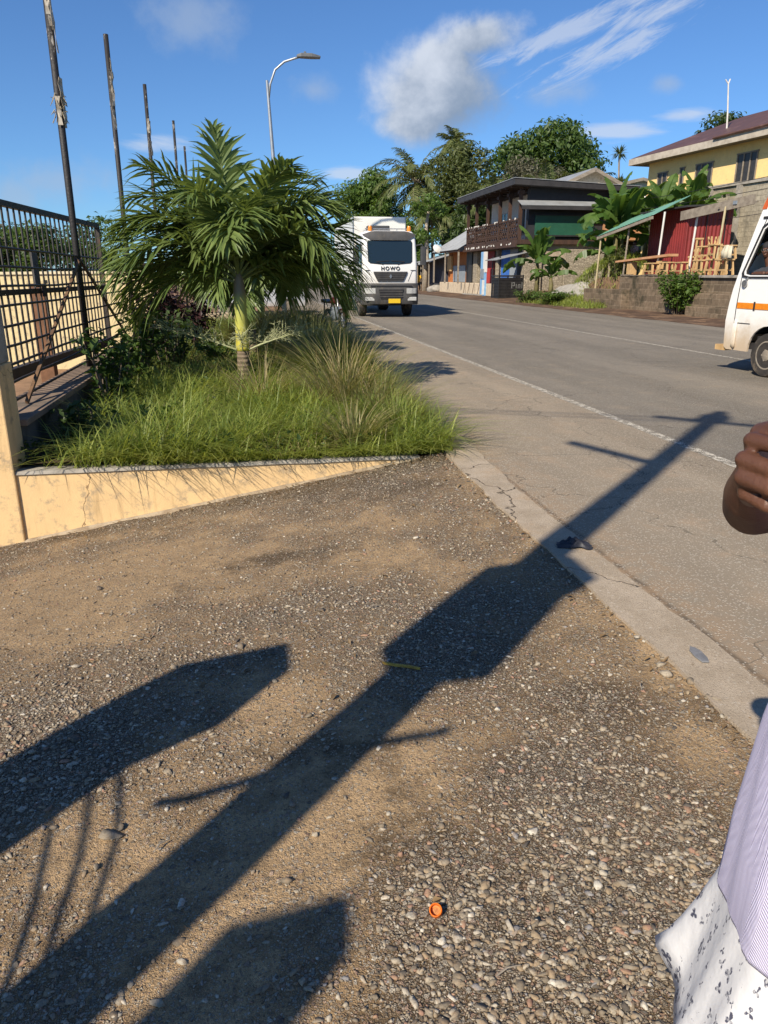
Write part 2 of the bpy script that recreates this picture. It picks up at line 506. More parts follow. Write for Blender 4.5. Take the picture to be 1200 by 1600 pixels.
mb = MB()
us = np.arange(-30, 100.1, 2.6)
for i in range(len(us) - 1):
    mb.cur = 0; mb.add([(3.97, us[i], 0), (14.7, us[i], 0), (14.7, us[i + 1], 0), (3.97, us[i + 1], 0)], [(0, 1, 2, 3)])
    mb.cur = 1; mb.add([(1.86, us[i], 0), (3.97, us[i], 0), (3.97, us[i + 1], 0), (1.86, us[i + 1], 0)], [(0, 1, 2, 3)])
tag(mb.build('road', [M_ROAD, M_SHOULDER], road=True), kind='structure')

mb = MB()
for v0, w_ in ((4.02, .115), (9.3, .13)):
    for u0 in np.arange(-10, 90, 5.):
        mb.add([(v0 - w_ / 2, u0, .004), (v0 + w_ / 2, u0, .004), (v0 + w_ / 2, u0 + 5, .004), (v0 - w_ / 2, u0 + 5, .004)], [(0, 1, 2, 3)])
tag(mb.build('road_markings', M_LINE, road=True), kind='structure')

# flush concrete edging with a broken outline
mb = MB(); us = np.arange(-6, 60, .08)
L = [(1.655 + .035 * mnoise.noise((u * 2.2, 0, 0)) + .016 * mnoise.noise((u * 9, 3, 0)) + (.05 * sstep((u - 5) / 2)), u) for u in us]
Rr = [(1.925 + .03 * mnoise.noise((u * 1.7, 5, 0)) + .016 * mnoise.noise((u * 8, 7, 0)) + (.1 * sstep((u - 5) / 2)), u) for u in us]
for i in range(len(us) - 1):
    a, b, c, d = L[i], Rr[i], Rr[i + 1], L[i + 1]
    mb.add([(a[0], a[1], .012), (b[0], b[1], .010), (c[0], c[1], .010), (d[0], d[1], .012), (a[0], a[1], -.05), (d[0], d[1], -.05)], [(0, 1, 2, 3), (4, 0, 3, 5)])
tag(mb.build('kerb', M_KERB, road=True, smooth=False), kind='structure')

# planting bed, bare soil between the plants
us = np.arange(6.5, 30, .25); vs_ = np.append(np.arange(-2.3, 1.6, .2), 1.64)
tag(link('verge', gridmesh('verge', us, vs_, lambda u, v: .0 + .05 * mnoise.noise((u * 1.3, v * 1.3, 2)) - (.02 if v > 1.4 else 0), M_SOIL), road=True), kind='structure')
mb = MB().add([(1.65, 30, -.01), (1.65, 100, -.01), (-20, 100, -.01), (-20, 30, -.01)], [(0, 1, 2, 3)])
tag(mb.build('yard', M_YARD, road=True), kind='structure')

# dark dirt strip beyond the road, ragged edge
mb = MB(); us = np.arange(-10, 100, .5)
for i in range(len(us) - 1):
    e = [14.45 + .35 * mnoise.noise((u * .35, 1, 0)) + .12 * mnoise.noise((u * 1.7, 1, 0)) for u in us[i:i + 2]]
    mb.add([(e[0], us[i], .006), (15.6, us[i], .05), (15.6, us[i + 1], .05), (e[1], us[i + 1], .006), (17.6, us[i], .10), (17.6, us[i + 1], .10)], [(0, 1, 2, 3), (1, 4, 5, 2)])
tag(mb.build('dirt_path', M_DIRT, road=True), kind='structure')

# --- loose and half-buried stones of the driveway: one mass
ICO = None


def ico(sub):
    import bmesh
    bm = bmesh.new(); bmesh.ops.create_icosphere(bm, subdivisions=sub, radius=1)
    v = np.array([x.co[:] for x in bm.verts], np.float32); f = np.array([[x.index for x in g.verts] for g in bm.faces], np.int32); bm.free()
    return v, f


def stones_mat():
    t = NT('gravel_stone'); co = t.coord()
    r1 = t.n('ShaderNodeNewGeometry').outputs['Random Per Island']
    c = t.n('ShaderNodeValToRGB', {0: r1})
    e = c.color_ramp; e.interpolation = 'CONSTANT'
    tones = [(.0, (.27, .225, .165)), (.2, (.20, .165, .12)), (.38, (.36, .305, .225)), (.54, (.31, .235, .15)), (.64, (.09, .078, .066)), (.73, (.42, .37, .29)), (.85, (.33, .19, .13)), (.91, (.55, .50, .41)), (.96, (.26, .245, .235))]
    e.elements[0].position = 0; e.elements[0].color = (*tones[0][1], 1)
    e.elements[1].position = tones[1][0]; e.elements[1].color = (*tones[1][1], 1)
    for p, cc in tones[2:]:
        k = e.elements.new(p); k.color = (*cc, 1)
    n1 = t.noise(co, 150, 5, .7).outputs[0]; n2 = t.noise(co, 45, 3, .6).outputs[0]
    col = t.mix(t.math('MULTIPLY', t.ramp(n1, .42, .7), .6), c.outputs[0], (.12, .095, .065))
    col = t.mix(t.math('MULTIPLY', t.ramp(n2, .45, .68), .6), col, (.30, .205, .12))
    return t.out(col, .85, t.bump(n1, .6, .004), .25)


def scatter_stones():
    M = stones_mat()
    Vs = []; Fs = []; base = 0
    bank = {s: [] for s in (1, 2)}
    import bmesh
    for s in bank:                  # broken stone: hulls of scattered points
        for k in range(26):
            bm = bmesh.new()
            for _ in range((10, 16)[s - 1]):
                q = RNG.normal(size=3); q /= np.linalg.norm(q); bm.verts.new(q * RNG.uniform(.8, 1.05))
            h = bmesh.ops.convex_hull(bm, input=bm.verts[:])
            bm.verts.index_update(); bm.faces.ensure_lookup_table()
            bank[s].append((np.array([x.co[:] for x in bm.verts], np.float32), np.array([[x.index for x in g.verts] for g in bm.faces], np.int32))); bm.free()
    def put(u, v, r_, emb, s):
        nonlocal base
        if abs(u - 1.48) < .03 and abs(v - .40) < .03: return
        p, f = bank[s][int(RNG.integers(26))]
        sc = np.array([r_ * RNG.uniform(.8, 1.8), r_ * RNG.uniform(.7, 1.15), r_ * RNG.uniform(.4, .7)])
        a = RNG.uniform(0, 6.28); ti = RNG.normal(0, .25)
        q = p * sc
        q = np.stack([q[:, 0], q[:, 1] * math.cos(ti) - q[:, 2] * math.sin(ti), q[:, 1] * math.sin(ti) + q[:, 2] * math.cos(ti)], -1)
        q = np.stack([q[:, 0] * math.cos(a) - q[:, 1] * math.sin(a), q[:, 0] * math.sin(a) + q[:, 1] * math.cos(a), q[:, 2]], -1)
        q += (v, u, drive_z(u, v) + sc[2] * (1 - 2 * emb) + .009 * mnoise.noise((u * 3, v * 3, 4)))
        Vs.append(q); Fs.append(f + base); base += len(q)
    n = 0
    while n < 21000:
        # denser towards the camera
        u = 1.0 + 5.35 * RNG.random() ** 1.5; w_ = .5 + u * .72
        v = RNG.uniform(max(-2.6, -w_), min(1.64, w_ + .4))
        s = stoniness(u, v)
        if RNG.random() > .12 + .88 * s ** 1.3: continue
        n += 1
        r_ = float(np.exp(RNG.normal(math.log(.0046 + .0020 * s), .48)))
        r_ = min(r_, .0145)
        put(u, v, r_, RNG.uniform(.60, .90), 2 if (u < 2.2 and r_ > .008) else 1)
    for _ in range(20000):          # fine pale chips over the farther surface
        u = 2.2 + 4.1 * RNG.random() ** 1.15; v = RNG.uniform(max(-2.5, -.5 - u * .7), 1.62)
        if RNG.random() > .28 + .72 * stoniness(u, v): continue
        put(u, v, min(.013, float(np.exp(RNG.normal(math.log(.0058), .38)))), RNG.uniform(.45, .8), 1)
    for cu, cv, sp, k in ((1.6, .5, .10, 40), (2.75, -.85, .3, 130), (2.45, -1.0, .2, 60), (3.0, -.25, .14, 30), (1.9, -.1, .5, 20), (2.9, 1.55, .5, 40), (3.6, .3, .9, 40), (1.45, .5, .35, 40)):
        for _ in range(k):
            u, v = cu + RNG.normal(0, sp), cv + RNG.normal(0, sp)
            if v > 1.62: continue
            put(u, v, float(np.exp(RNG.normal(math.log(.0095), .35))), RNG.uniform(.35, .6), 2)
    for i in range(150):            # rubble along the edging
        u = RNG.uniform(1.7, 7); v = 1.63 + RNG.normal(0, .035)
        put(u, v, RNG.uniform(.006, .016), RNG.uniform(.3, .6), 2)
    for u, v, r_ in ((1.99, -.51, .028), (2.02, -.49, .016), (1.86, -.53, .016), (2.42, 1.6, .03), (2.34, 1.66, .026), (2.5, 1.62, .02), (3.45, .28, .02), (2.2, 1.68, .022), (2.0, .05, .016), (4.4, -1.0, .02)):
        put(u, v, r_, .35, 2)
    me = npmesh('gravel', np.concatenate(Vs), np.concatenate(Fs), M, False)
    o = link('gravel', me, road=True)
    tag(o, 'loose and half buried pale stones across the driveway', 'gravel', kind='stuff')


scatter_stones()
# ================================================================= plants
def nrmz(a): return a / np.maximum(np.linalg.norm(a, axis=-1, keepdims=True), 1e-9)


def leaf_cloud(P, N, size, aspect=.45, jit=.6, fold=.25, sizevar=.35):
    """leaf-sized folded blades: P points, N outward directions -> verts, quads"""
    n = len(P)
    N = nrmz(N + RNG.normal(0, jit, (n, 3)))
    up = nrmz(RNG.normal(0, 1, (n, 3)))
    T = nrmz(np.cross(N, up)); S = np.cross(N, T)
    L = (size * (1 + sizevar * RNG.normal(0, 1, n)).clip(.4, 2))[:, None]
    w_ = L * aspect
    base = P - T * L * .5; tip = P + T * L * .5 - N * L * .12
    mid = P + N * L * .02
    le = mid + S * w_ * .5 + N * w_ * fold; ri = mid - S * w_ * .5 + N * w_ * fold
    V = np.stack([base, le, mid, ri, tip], 1).reshape(-1, 3)
    b = (np.arange(n) * 5)[:, None]
    Q = np.concatenate([b + np.array([[0, 2, 1, 1]]) * 0 + np.array([[0, 2, 4, 1]]), b + np.array([[0, 3, 4, 2]])], 0)
    return V, Q


def shell_points(clumps, n, inner=.55):
    """points through a set of clumps (centre, radii), heavier near their surface"""
    vol = np.array([r_[0] * r_[1] * r_[2] for _, r_ in clumps]) ** .75; vol /= vol.sum()
    k = RNG.choice(len(clumps), n, p=vol)
    C = np.array([c for c, _ in clumps])[k]; Rr = np.array([r_ for _, r_ in clumps])[k]
    d = nrmz(RNG.normal(0, 1, (n, 3)))
    rad = (inner + (1 - inner) * RNG.random(n) ** .6)[:, None] * (1 + .12 * RNG.normal(0, 1, (n, 1)))
    return C + d * Rr * rad, nrmz(d / Rr * Rr.mean(1, keepdims=True)) + np.array([0, 0, .35])


BARK = pm('bark', (.17, .135, .10), (.10, .08, .06), 4, .9, .6, 30, .1)
BARK_PALE = pm('pale_bark', (.33, .28, .22), (.22, .18, .14), 3, .9, .5, 30, .1)
LEAF = {
    'mid': leafm('leaf_mid', (.048, .090, .020), (.100, .155, .036)),
    'deep': leafm('leaf_deep', (.032, .060, .016), (.075, .115, .030)),
    'fresh': leafm('leaf_fresh', (.060, .115, .020), (.120, .185, .035)),
    'dry': leafm('leaf_dry', (.080, .080, .045), (.135, .125, .080), trans=.2),
    'olive': leafm('leaf_olive', (.065, .088, .026), (.130, .150, .048)),
    'purple': leafm('leaf_purple', (.030, .014, .018), (.062, .026, .028), trans=.15),
    'palm': leafm('leaf_palm', (.085, .135, .034), (.195, .250, .078), rough=.38, spec=.45, trans=.22),
    'coco': leafm('leaf_coconut', (.080, .112, .030), (.165, .180, .065), trans=.25),
    'banana': leafm('leaf_banana', (.060, .120, .022), (.115, .185, .040), rough=.4, trans=.4),
    'grass': leafm('grass_blade', (.110, .180, .030), (.380, .410, .105), trans=.4),
    'clump': leafm('clump_blade', (.13, .165, .040), (.26, .25, .10), trans=.35),
    'straw': leafm('straw_blade', (.26, .21, .10), (.44, .36, .19), trans=.3),
    'weed': leafm('weed_leaf', (.028, .055, .014), (.062, .105, .024)),
}
PAPAYA_TRUNK = pm('papaya_trunk', (.40, .34, .26), (.28, .23, .17), 5, .9, .3, 30, .1)


def limb(p0, p1, bend=.15, n=5):
    p0 = Vector(p0); p1 = Vector(p1); d = p1 - p0
    o = Vector((random.uniform(-1, 1), random.uniform(-1, 1), random.uniform(-.2, .8))) * d.length * bend
    return [p0.lerp(p1, t) + o * math.sin(math.pi * t) for t in [i / (n - 1) for i in range(n)]]


def tree(name, label, u, v, z, h, width, leaf, n=9000, lsize=.40, trunk_h=.35, nclump=26, group=None, flat=1., bark=None, seed=0, tr=None, inner=.5):
    random.seed(seed * 31 + 5)
    o = thing(name, label, 'tree', u, v, z, random.uniform(-3, 3), group)
    zc = h * (trunk_h + 1) / 2; rz = h * (1 - trunk_h) / 2 * flat; rx = width / 2
    cl = []
    while len(cl) < nclump:
        d = Vector((random.uniform(-1, 1), random.uniform(-1, 1), random.uniform(-1, 1)))
        if d.length > 1 or d.length < .35: continue
        s_ = random.uniform(.20, .36)
        cl.append(((d.x * rx * .8, d.y * rx * .8, zc + d.z * rz * .82), (rx * s_ * 1.15, rx * s_ * 1.15, max(rz, rx * .5) * s_ * .8)))
    P, N = shell_points(cl, n, inner)
    V, Q = leaf_cloud(P, N, lsize)
    r0 = tr or h * .018
    mb = MB()
    mb.tube(limb((0, 0, -.6), (0, 0, h * (trunk_h + .15)), .04), [r0 * 1.3, r0 * 1.05, r0 * .9, r0 * .8, r0 * .7], 9)
    for c, _ in cl[:14]:
        mb.tube(limb((0, 0, h * trunk_h * random.uniform(.7, 1.2)), c, .12), [r0 * .55, r0 * .4, r0 * .3, r0 * .2, r0 * .1], 6)
    mb.build('trunk', bark or BARK, o, smooth=True)
    link('crown', npmesh('crown', V, Q, LEAF[leaf]), o)
    return o


def frond_geo(length, e0, bend, nl=44, ll=.55, lw=.045, start=.16, lift=.25, droop=.35, seg=4, az=0., jit=.15, roll=0.):
    """pinnate leaf: rachis arching from elevation e0 down by bend; returns rachis points and leaflet verts/quads"""
    pts = []; T = []
    p = Vector((0, 0, 0)); m = 24; el = e0
    for i in range(m + 1):
        pts.append(p.copy()); t = Vector((0, math.cos(el), math.sin(el))); T.append(t)
        p = p + t * (length / m); el -= bend / m * (.5 + 1.0 * i / m)
    V = []; Q = []
    for side in (-1, 1):
        for j in range(nl):
            s = start + (1 - start) * (j + .5 + random.uniform(-.3, .3)) / nl
            f = s * m; i = min(m - 1, int(f)); P0 = pts[i].lerp(pts[i + 1], f - i); tt = T[i]
            S = Vector((side, 0, 0)); Nn = S.cross(tt) * side
            if Nn.z < 0: Nn = -Nn
            q = (s - start) / (1 - start)
            al = R(72 - 50 * q + random.uniform(-6, 6))
            d = (tt * math.cos(al) + S * math.sin(al) + Nn * (lift * random.uniform(-.4, 1.6))).normalized()
            L = ll * (.45 + .62 * math.sin(math.pi * min(1, .12 + .80 * q))) * random.uniform(.85, 1.12) * (1 - .45 * max(0, q - .75) / .25)
            wd = lw * random.uniform(.8, 1.15) * (1 - .35 * q)
            B = d.cross(Nn).normalized(); dr = droop * random.uniform(.5, 1.6)
            b = len(V)
            for k in range(seg + 1):
                t = k / seg
                c = P0 + d * (L * t) - Vector((0, 0, 1)) * (L * dr * t * t) + B * (random.uniform(-jit, jit) * L * t * t * .4)
                ww = wd * (.45 + 1.1 * t if t < .4 else .9 * (1 - t) / .6 + .04) * .55
                V += [c - B * ww + Nn * ww * .35, c, c + B * ww + Nn * ww * .35]
            for k in range(seg):
                a = b + 3 * k
                Q += [(a, a + 1, a + 4, a + 3), (a + 1, a + 2, a + 5, a + 4)]
    rm = Matrix.Rotation(az, 3, 'Z') @ Matrix.Rotation(roll, 3, 'Y')
    return [rm @ q for q in pts], [rm @ q for q in V], Q


# ---- Manila palm of the bed
def manila_palm(label, u, v, group):
    random.seed(41)
    o = thing('palm_tree', label, 'palm tree', u, v, 0, 0, group)
    t = NT('palm_trunk'); co = t.coord(); z = t.n('ShaderNodeSeparateXYZ', {0: co}).outputs[2]
    ring = t.math('SINE', t.math('MULTIPLY', t.math('ADD', z, t.math('MULTIPLY', t.noise(co, 9, 3).outputs[0], .03)), 105.))
    nz = t.noise(co, 14, 6, .7).outputs[0]
    col = t.mix(t.ramp(nz, .3, .7), (.26, .20, .14), (.15, .115, .08)); col = t.mix(t.math('MULTIPLY', t.ramp(ring, .6, .95), .6), col, (.09, .07, .05))
    trunk_m = t.out(col, .9, t.bump(t.math('ADD', ring, nz), .5, .01), .1)
    t = NT('palm_crownshaft'); co = t.coord(); x = t.n('ShaderNodeSeparateXYZ', {0: co}).outputs
    nz = t.noise(t.vmath('MULTIPLY', co, (1, 1, .25)), 22, 6, .7).outputs[0]
    col = t.mix(t.ramp(x[2], .55, 1.25), (.50, .44, .06), (.34, .37, .10)); col = t.mix(t.ramp(x[2], 1.22, 1.36), col, (.20, .17, .12))
    col = t.mix(t.math('MULTIPLY', t.ramp(nz, .55, .68), .6), col, (.17, .13, .06))
    shaft_m = t.out(col, .5, t.bump(nz, .2, .004), .4)
    MB().lathe([(.125, -.15), (.112, .0), (.096, .15), (.087, .35), (.083, .52), (.08, .56)], 20).build('trunk', trunk_m, o, smooth=True)
    MB().lathe([(.082, .56), (.089, .60), (.086, .8), (.080, 1.05), (.084, 1.22), (.080, 1.34), (.06, 1.5), (.03, 1.62)], 20).build('crownshaft', shaft_m, o, smooth=True)
    plan = [  # azimuth deg, elevation, bend, length
        (110, 86, 20, 2.0), (200, 76, 70, 2.0), (20, 74, 75, 2.0), (300, 74, 70, 1.95), (250, 68, 95, 2.0), (90, 66, 95, 2.0), (75, 46, 105, 2.05), (112, 40, 100, 2.0), (160, 64, 115, 2.1), (180, 55, 125, 2.15), (200, 46, 125, 2.1), (172, 34, 120, 2.0),
        (150, 52, 115, 2.0), (-12, 58, 120, 2.1), (5, 46, 125, 2.15), (-20, 38, 120, 2.0), (12, 30, 110, 1.9), (270, 58, 115, 1.95), (315, 54, 120, 1.95), (45, 52, 110, 1.95), (186, 20, 105, 1.75), (130, 70, 80, 2.0), (340, 66, 100, 2.05), (60, 28, 95, 1.75), (170, 70, 95, 2.05), (10, 68, 95, 2.05), (190, 62, 110, 2.0), (-8, 70, 100, 2.0), (140, 42, 110, 1.9), (32, 40, 110, 1.9), (280, 64, 100, 1.8)]
    stem = pm('palm_rachis', (.15, .18, .06), (.11, .13, .045), 6, .5, .1)
    for az, e, b, L in plan:
        pts, V, Q = frond_geo(L * .91, R(e), R(b), 50, .62, .080, .14, .45, .36, 4, R(az - 90), roll=R(random.uniform(-14, 14)))
        base = Vector((0, 0, 1.40 + .20 * (e / 90)))
        f = MB(); f.tube([base + p for p in pts[::2]], [.022 - .0016 * i for i in range(len(pts[::2]))], 5); k = len(f.v)
        f.cur = 1; f.add([base + p for p in V], Q)
        f.build('frond', [stem, LEAF['palm']], o)
    return o


def add_inflorescence(o):
    random.seed(3)
    m = MB()
    for az, ln in ((185, .95), (165, .7), (352, .9), (12, .75), (270, .6), (60, .5)):
        d = Vector((math.cos(R(az)), math.sin(R(az)), 0)); p0 = d * .09 + Vector((0, 0, .58))
        main = [p0 + d * ln * t + Vector((0, 0, .42 * ln * t - .12 * ln * t * t)) for t in (0, .2, .4, .6, .8, 1)]
        m.tube(main, [.012, .010, .008, .006, .004, .002], 5)
        for j in range(22):
            t = random.uniform(.18, 1); q = p0 + d * ln * t + Vector((0, 0, .42 * ln * t - .12 * ln * t * t))
            e = (d * random.uniform(.2, 1) + Vector((random.uniform(-1, 1), random.uniform(-1, 1), random.uniform(-.3, 1.2)))).normalized() * random.uniform(.14, .34)
            mid = q + e * .5 + Vector((0, 0, .03))
            m.tube([q, mid, q + e], [.004, .0035, .002], 4, False)
            for k in range(5):
                s = random.uniform(.2, .95); b = q.lerp(q + e, s)
                g = Vector((random.uniform(-1, 1), random.uniform(-1, 1), random.uniform(-.5, 1))).normalized() * random.uniform(.05, .12)
                m.tube([b, b + g], [.003, .0015], 3, False)
    m.build('flower_branch', pm('palm_flower', (.42, .42, .24), (.30, .33, .16), 20, .7, .2), o)


PALM_G = 'manila palms in the planting bed'
P1 = manila_palm('nearest small palm with yellow green trunk, standing in the grass by the orange low wall', 10.49, -.12, PALM_G)
for u, v, rz, sc, lb in ((14.9, .02, 75, 1.0, 'second small palm, its crown overlapping behind the nearest palm'), (18.7, .28, 200, 1.02, 'third small palm in the bed, its yellow trunk right of the second'), (22.6, .35, 310, .98, 'small palm behind the third, just before the motorcycle'), (26.4, .35, 20, .95, 'farthest small palm of the bed, nearest the white truck')):
    c = copy_tree(P1); c.location = W(u, v, 0); c.rotation_euler.z = TH + R(rz); c.scale = (sc, sc, sc); c['label'] = lb
add_inflorescence(P1)


# ---- grass
def blades(px, py, pz, L, lean, width, az=None, mat='grass', name='grass', seg=3, wob=0.):
    n = len(px); az = RNG.uniform(0, 2 * math.pi, n) if az is None else az
    D = np.stack([np.cos(az), np.sin(az), np.zeros(n)], -1); B = np.stack([-np.sin(az), np.cos(az), np.zeros(n)], -1)
    root = np.stack([px, py, pz], -1); V = []
    for k in range(seg + 1):
        t = k / seg
        c = root + D * (L * lean * t ** 1.7)[:, None] + np.array([0, 0, 1.]) * (L * (t - .42 * np.minimum(lean, 1.6) * t * t))[:, None] + B * (wob * L * t * t * np.sin(az * 7))[:, None]
        w_ = (width * (1 - t) ** .6 + .0008)[:, None] * .5
        V += [c - B * w_, c + B * w_]
    V = np.stack(V, 1); m = 2 * (seg + 1)
    b = (np.arange(n) * m)[:, None]
    Q = np.concatenate([b + np.array([[2 * k, 2 * k + 1, 2 * k + 3, 2 * k + 2]]) for k in range(seg)], 0)
    return V.reshape(-1, 3), Q


def lawn():
    Vs = []; Qs = []; ms = []; base = 0
    def add(V, Q, mi):
        nonlocal base
        Vs.append(V); Qs.append(Q + base); ms.append(np.full(len(Q), mi)); base += len(V)
    n = 30000                                   # long lush blades at the front
    u = 6.42 + 5.2 * RNG.random(n) ** 1.25; v = RNG.uniform(-1.85, 1.78, n)
    dens = np.array([.45 + 1.3 * mnoise.noise((a * 1.6, b * 1.6, 7)) + .45 * mnoise.noise((a * 5, b * 5, 2)) for a, b in zip(u, v)])
    edge = np.clip((v + 1.9) / 1.3, .12, 1) * np.clip((1.95 - v) / .35, .2, 1)
    k = RNG.random(n) < np.clip(dens + .45, .1, 1) * edge; u = u[k]; v = v[k]; h = dens[k]
    L = (.17 + .27 * np.clip(h + .2, 0, 1)) * RNG.uniform(.6, 1.5, len(u)); L *= np.where(u < 6.6, .75, 1)
    add(*blades(v, u, np.full(len(u), -.01), L, RNG.uniform(.35, 1.9, len(u)), RNG.uniform(.008, .017, len(u))), 0)
    n = 16000
    u = RNG.uniform(10.5, 27, n); v = RNG.uniform(-1.9, 1.85, n)
    add(*blades(v, u, np.full(n, -.01), RNG.uniform(.18, .42, n), RNG.uniform(.3, 1.3, n), RNG.uniform(.008, .016, n)), 0)
    n = 9000                                    # dry stems through it
    u = RNG.uniform(6.5, 20, n); v = RNG.uniform(-1.2, 1.8, n)
    add(*blades(v, u, np.full(n, -.01), RNG.uniform(.15, .36, n), RNG.uniform(.3, 1.5, n), np.full(n, .007)), 1)
    n = 700                                    # fringe hanging over the wall top
    v = RNG.uniform(-.9, 1.7, n); u = RNG.uniform(6.42, 6.56, n)
    add(*blades(v, u, np.full(n, -.01), RNG.uniform(.08, .24, n), RNG.uniform(.9, 1.9, n), np.full(n, .010), az=RNG.normal(-math.pi / 2, .8, n)), 0)
    n = 500                                    # edge by the road
    u = RNG.uniform(6.5, 26, n); v = RNG.normal(1.72, .06, n)
    add(*blades(v, u, np.full(n, 0.), RNG.uniform(.1, .3, n), RNG.uniform(.5, 1.7, n), np.full(n, .010), az=RNG.normal(0, 1.0, n)), 0)
    # broad-leaved ground cover among the blades
    n = 9000
    u = RNG.uniform(6.5, 15, n); v = np.where(RNG.random(n) < .6, RNG.uniform(-2, -.2, n), RNG.uniform(-1, 1.5, n))
    hh = np.array([max(.02, .14 + .2 * mnoise.noise((a * 2.2, b * 2.2, 5))) for a, b in zip(u, v)])
    V, Q = leaf_cloud(np.stack([v, u, hh * RNG.random(n) ** .5 + .01], -1), np.tile([0, 0, 1.], (n, 1)), .05, .5, .7)
    add(V, Q, 2)
    me = npmesh('grass', np.concatenate(Vs), np.concatenate(Qs), [LEAF['grass'], LEAF['straw'], LEAF['weed']], matidx=np.concatenate(ms))
    tag(link('grass', me, road=True), 'long bright green grass filling the planting bed behind the orange wall', 'grass', kind='stuff')


lawn()


def clump(label, u, v, r_, n, L, mat2, k=.25, seed=0):
    a = RNG.uniform(0, 6.28, n); d = r_ * RNG.random(n) ** .5
    Ls = L * RNG.uniform(.55, 1.15, n)
    lean = np.clip(.25 + 1.0 * d / r_ + RNG.normal(0, .2, n), .05, 1.9) * .8
    V, Q = blades(d * np.cos(a) * .7, d * np.sin(a) * .7, np.zeros(n), Ls, lean, RNG.uniform(.008, .016, n), az=a + RNG.normal(0, .5, n), seg=4, wob=.05)
    mi = (RNG.random(n) < k).astype(int); mi = np.tile(mi, 4)
    o = link('ornamental_grass', npmesh('ornamental_grass', V, Q, [LEAF['clump'], mat2], matidx=mi))
    o.location = W(u, v, 0); o.rotation_euler.z = TH
    return tag(o, label, 'ornamental grass', 'tall grass clumps along the bed')


clump('pale straw tipped grass clump at the front right of the bed, nearest the edging', 8.6, 1.05, .5, 480, 1.1, LEAF['straw'], .6)
clump('dark green arching grass clump right behind the pale straw tipped one', 10.9, 1.2, .5, 1500, .95, LEAF['grass'], .3)
clump('rounded green grass clump between the third palm and the road shadows', 13.8, 1.1, .6, 1600, .95, LEAF['clump'], .3)
clump('brownish grass clump in front of the motorcycle wheel', 17.6, 1.15, .75, 1800, 1.0, LEAF['straw'], .35)
clump('brown topped grass clump beside the third palm trunk', 16.9, .2, .8, 1600, 1.0, LEAF['straw'], .4)
clump('small grass tuft at the corner of the bed and concrete edging', 7.3, 1.42, .3, 600, .5, LEAF['grass'], .6)


clump('greenish grass clump behind the dark green one, along the edging', 12.4, 1.2, .5, 1100, 1.0, LEAF['straw'], .3)
clump('tall brown seeded grass clump farthest along the edging', 20.2, 1.2, .75, 1300, 1.05, LEAF['straw'], .5)
clump('thin straw coloured grass tuft left of the pale straw tipped clump', 9.0, .1, .35, 170, .8, LEAF['straw'], .7)
clump('straw tipped grass clump at the very edge of the bed beside the concrete edging', 7.9, 1.35, .4, 300, .8, LEAF['straw'], .45)
clump('thin grass tuft leaning over the front wall near its right end', 6.8, .9, .3, 260, .55, LEAF['straw'], .4)


# ---- leafy shrubs
def shrub(name, label, u, v, z, h, w_, leaf, nst=7, lsize=.13, per=26, group=None, cat='shrub', aspect=.5, seed=1):
    random.seed(seed * 17 + 1)
    o = thing(name, label, cat, u, v, z, 0, group)
    m = MB(); P = []; N = []
    for i in range(nst):
        a = random.uniform(0, 6.28); rr = random.uniform(.2, 1) * w_ / 2
        top = Vector((math.cos(a) * rr, math.sin(a) * rr, h * random.uniform(.55, 1)))
        path = limb((math.cos(a) * .05, math.sin(a) * .05, -.05), top, .12, 6)
        m.tube(path, [.014, .012, .01, .008, .006, .003], 5)
        for j in range(per):
            t = .2 + .8 * random.random() ** .8; f = t * 5; k = min(4, int(f)); q = path[k].lerp(path[k + 1], f - k)
            b = random.uniform(0, 6.28); d = Vector((math.cos(b), math.sin(b), random.uniform(-.2, .5)))
            P.append(q + d * lsize * random.uniform(.4, 1.1)); N.append(Vector((d.x * .5, d.y * .5, 1)))
    m.build('stem', BARK, o)
    V, Q = leaf_cloud(np.array([p[:] for p in P]), np.array([p[:] for p in N]), lsize, aspect, .35, .2)
    link('foliage', npmesh('foliage', V, Q, LEAF[leaf]), o)
    return o


SG = 'leafy shrubs along the side wall'
shrub('shrub', 'leafy green shrub against the side wall, in front of the gate end', 9.3, -1.72, 0, 1.0, .8, 'mid', 9, .13, 30, SG, seed=2)
shrub('shrub', 'taller leafy shrub with big pale leaves, right of the wall shrub', 11.0, -1.55, 0, 1.15, .9, 'mid', 10, .14, 34, SG, seed=3)
shrub('shrub', 'low dark shrub in the shaded bed corner beside the orange column', 7.5, -1.65, 0, .45, .8, 'deep', 9, .09, 26, SG, seed=4)
shrub('shrub', 'small bright plant with few broad leaves in the shaded bed corner', 7.9, -1.05, 0, .32, .45, 'fresh', 5, .13, 8, SG, seed=6)
shrub('shrub', 'dense dark shrub between the nearest palm and the side wall', 12.8, -1.35, 0, 1.1, 1.3, 'deep', 14, .11, 44, SG, seed=5)
shrub('shrub', 'purple leaved bush behind the side wall rails, left of the palm trunk', 15.2, -1.7, 0, 1.75, 1.7, 'purple', 22, .12, 60, None, seed=7)
shrub('shrub', 'second purple leaved bush, between the first one and the palm trunks', 17.0, -1.1, 0, 1.5, 1.6, 'purple', 20, .12, 55, None, seed=8)
shrub('shrub', 'green weedy bush growing at the foot of the second palm', 13.6, -.5, 0, .6, 1.4, 'mid', 12, .1, 40, None, seed=9)

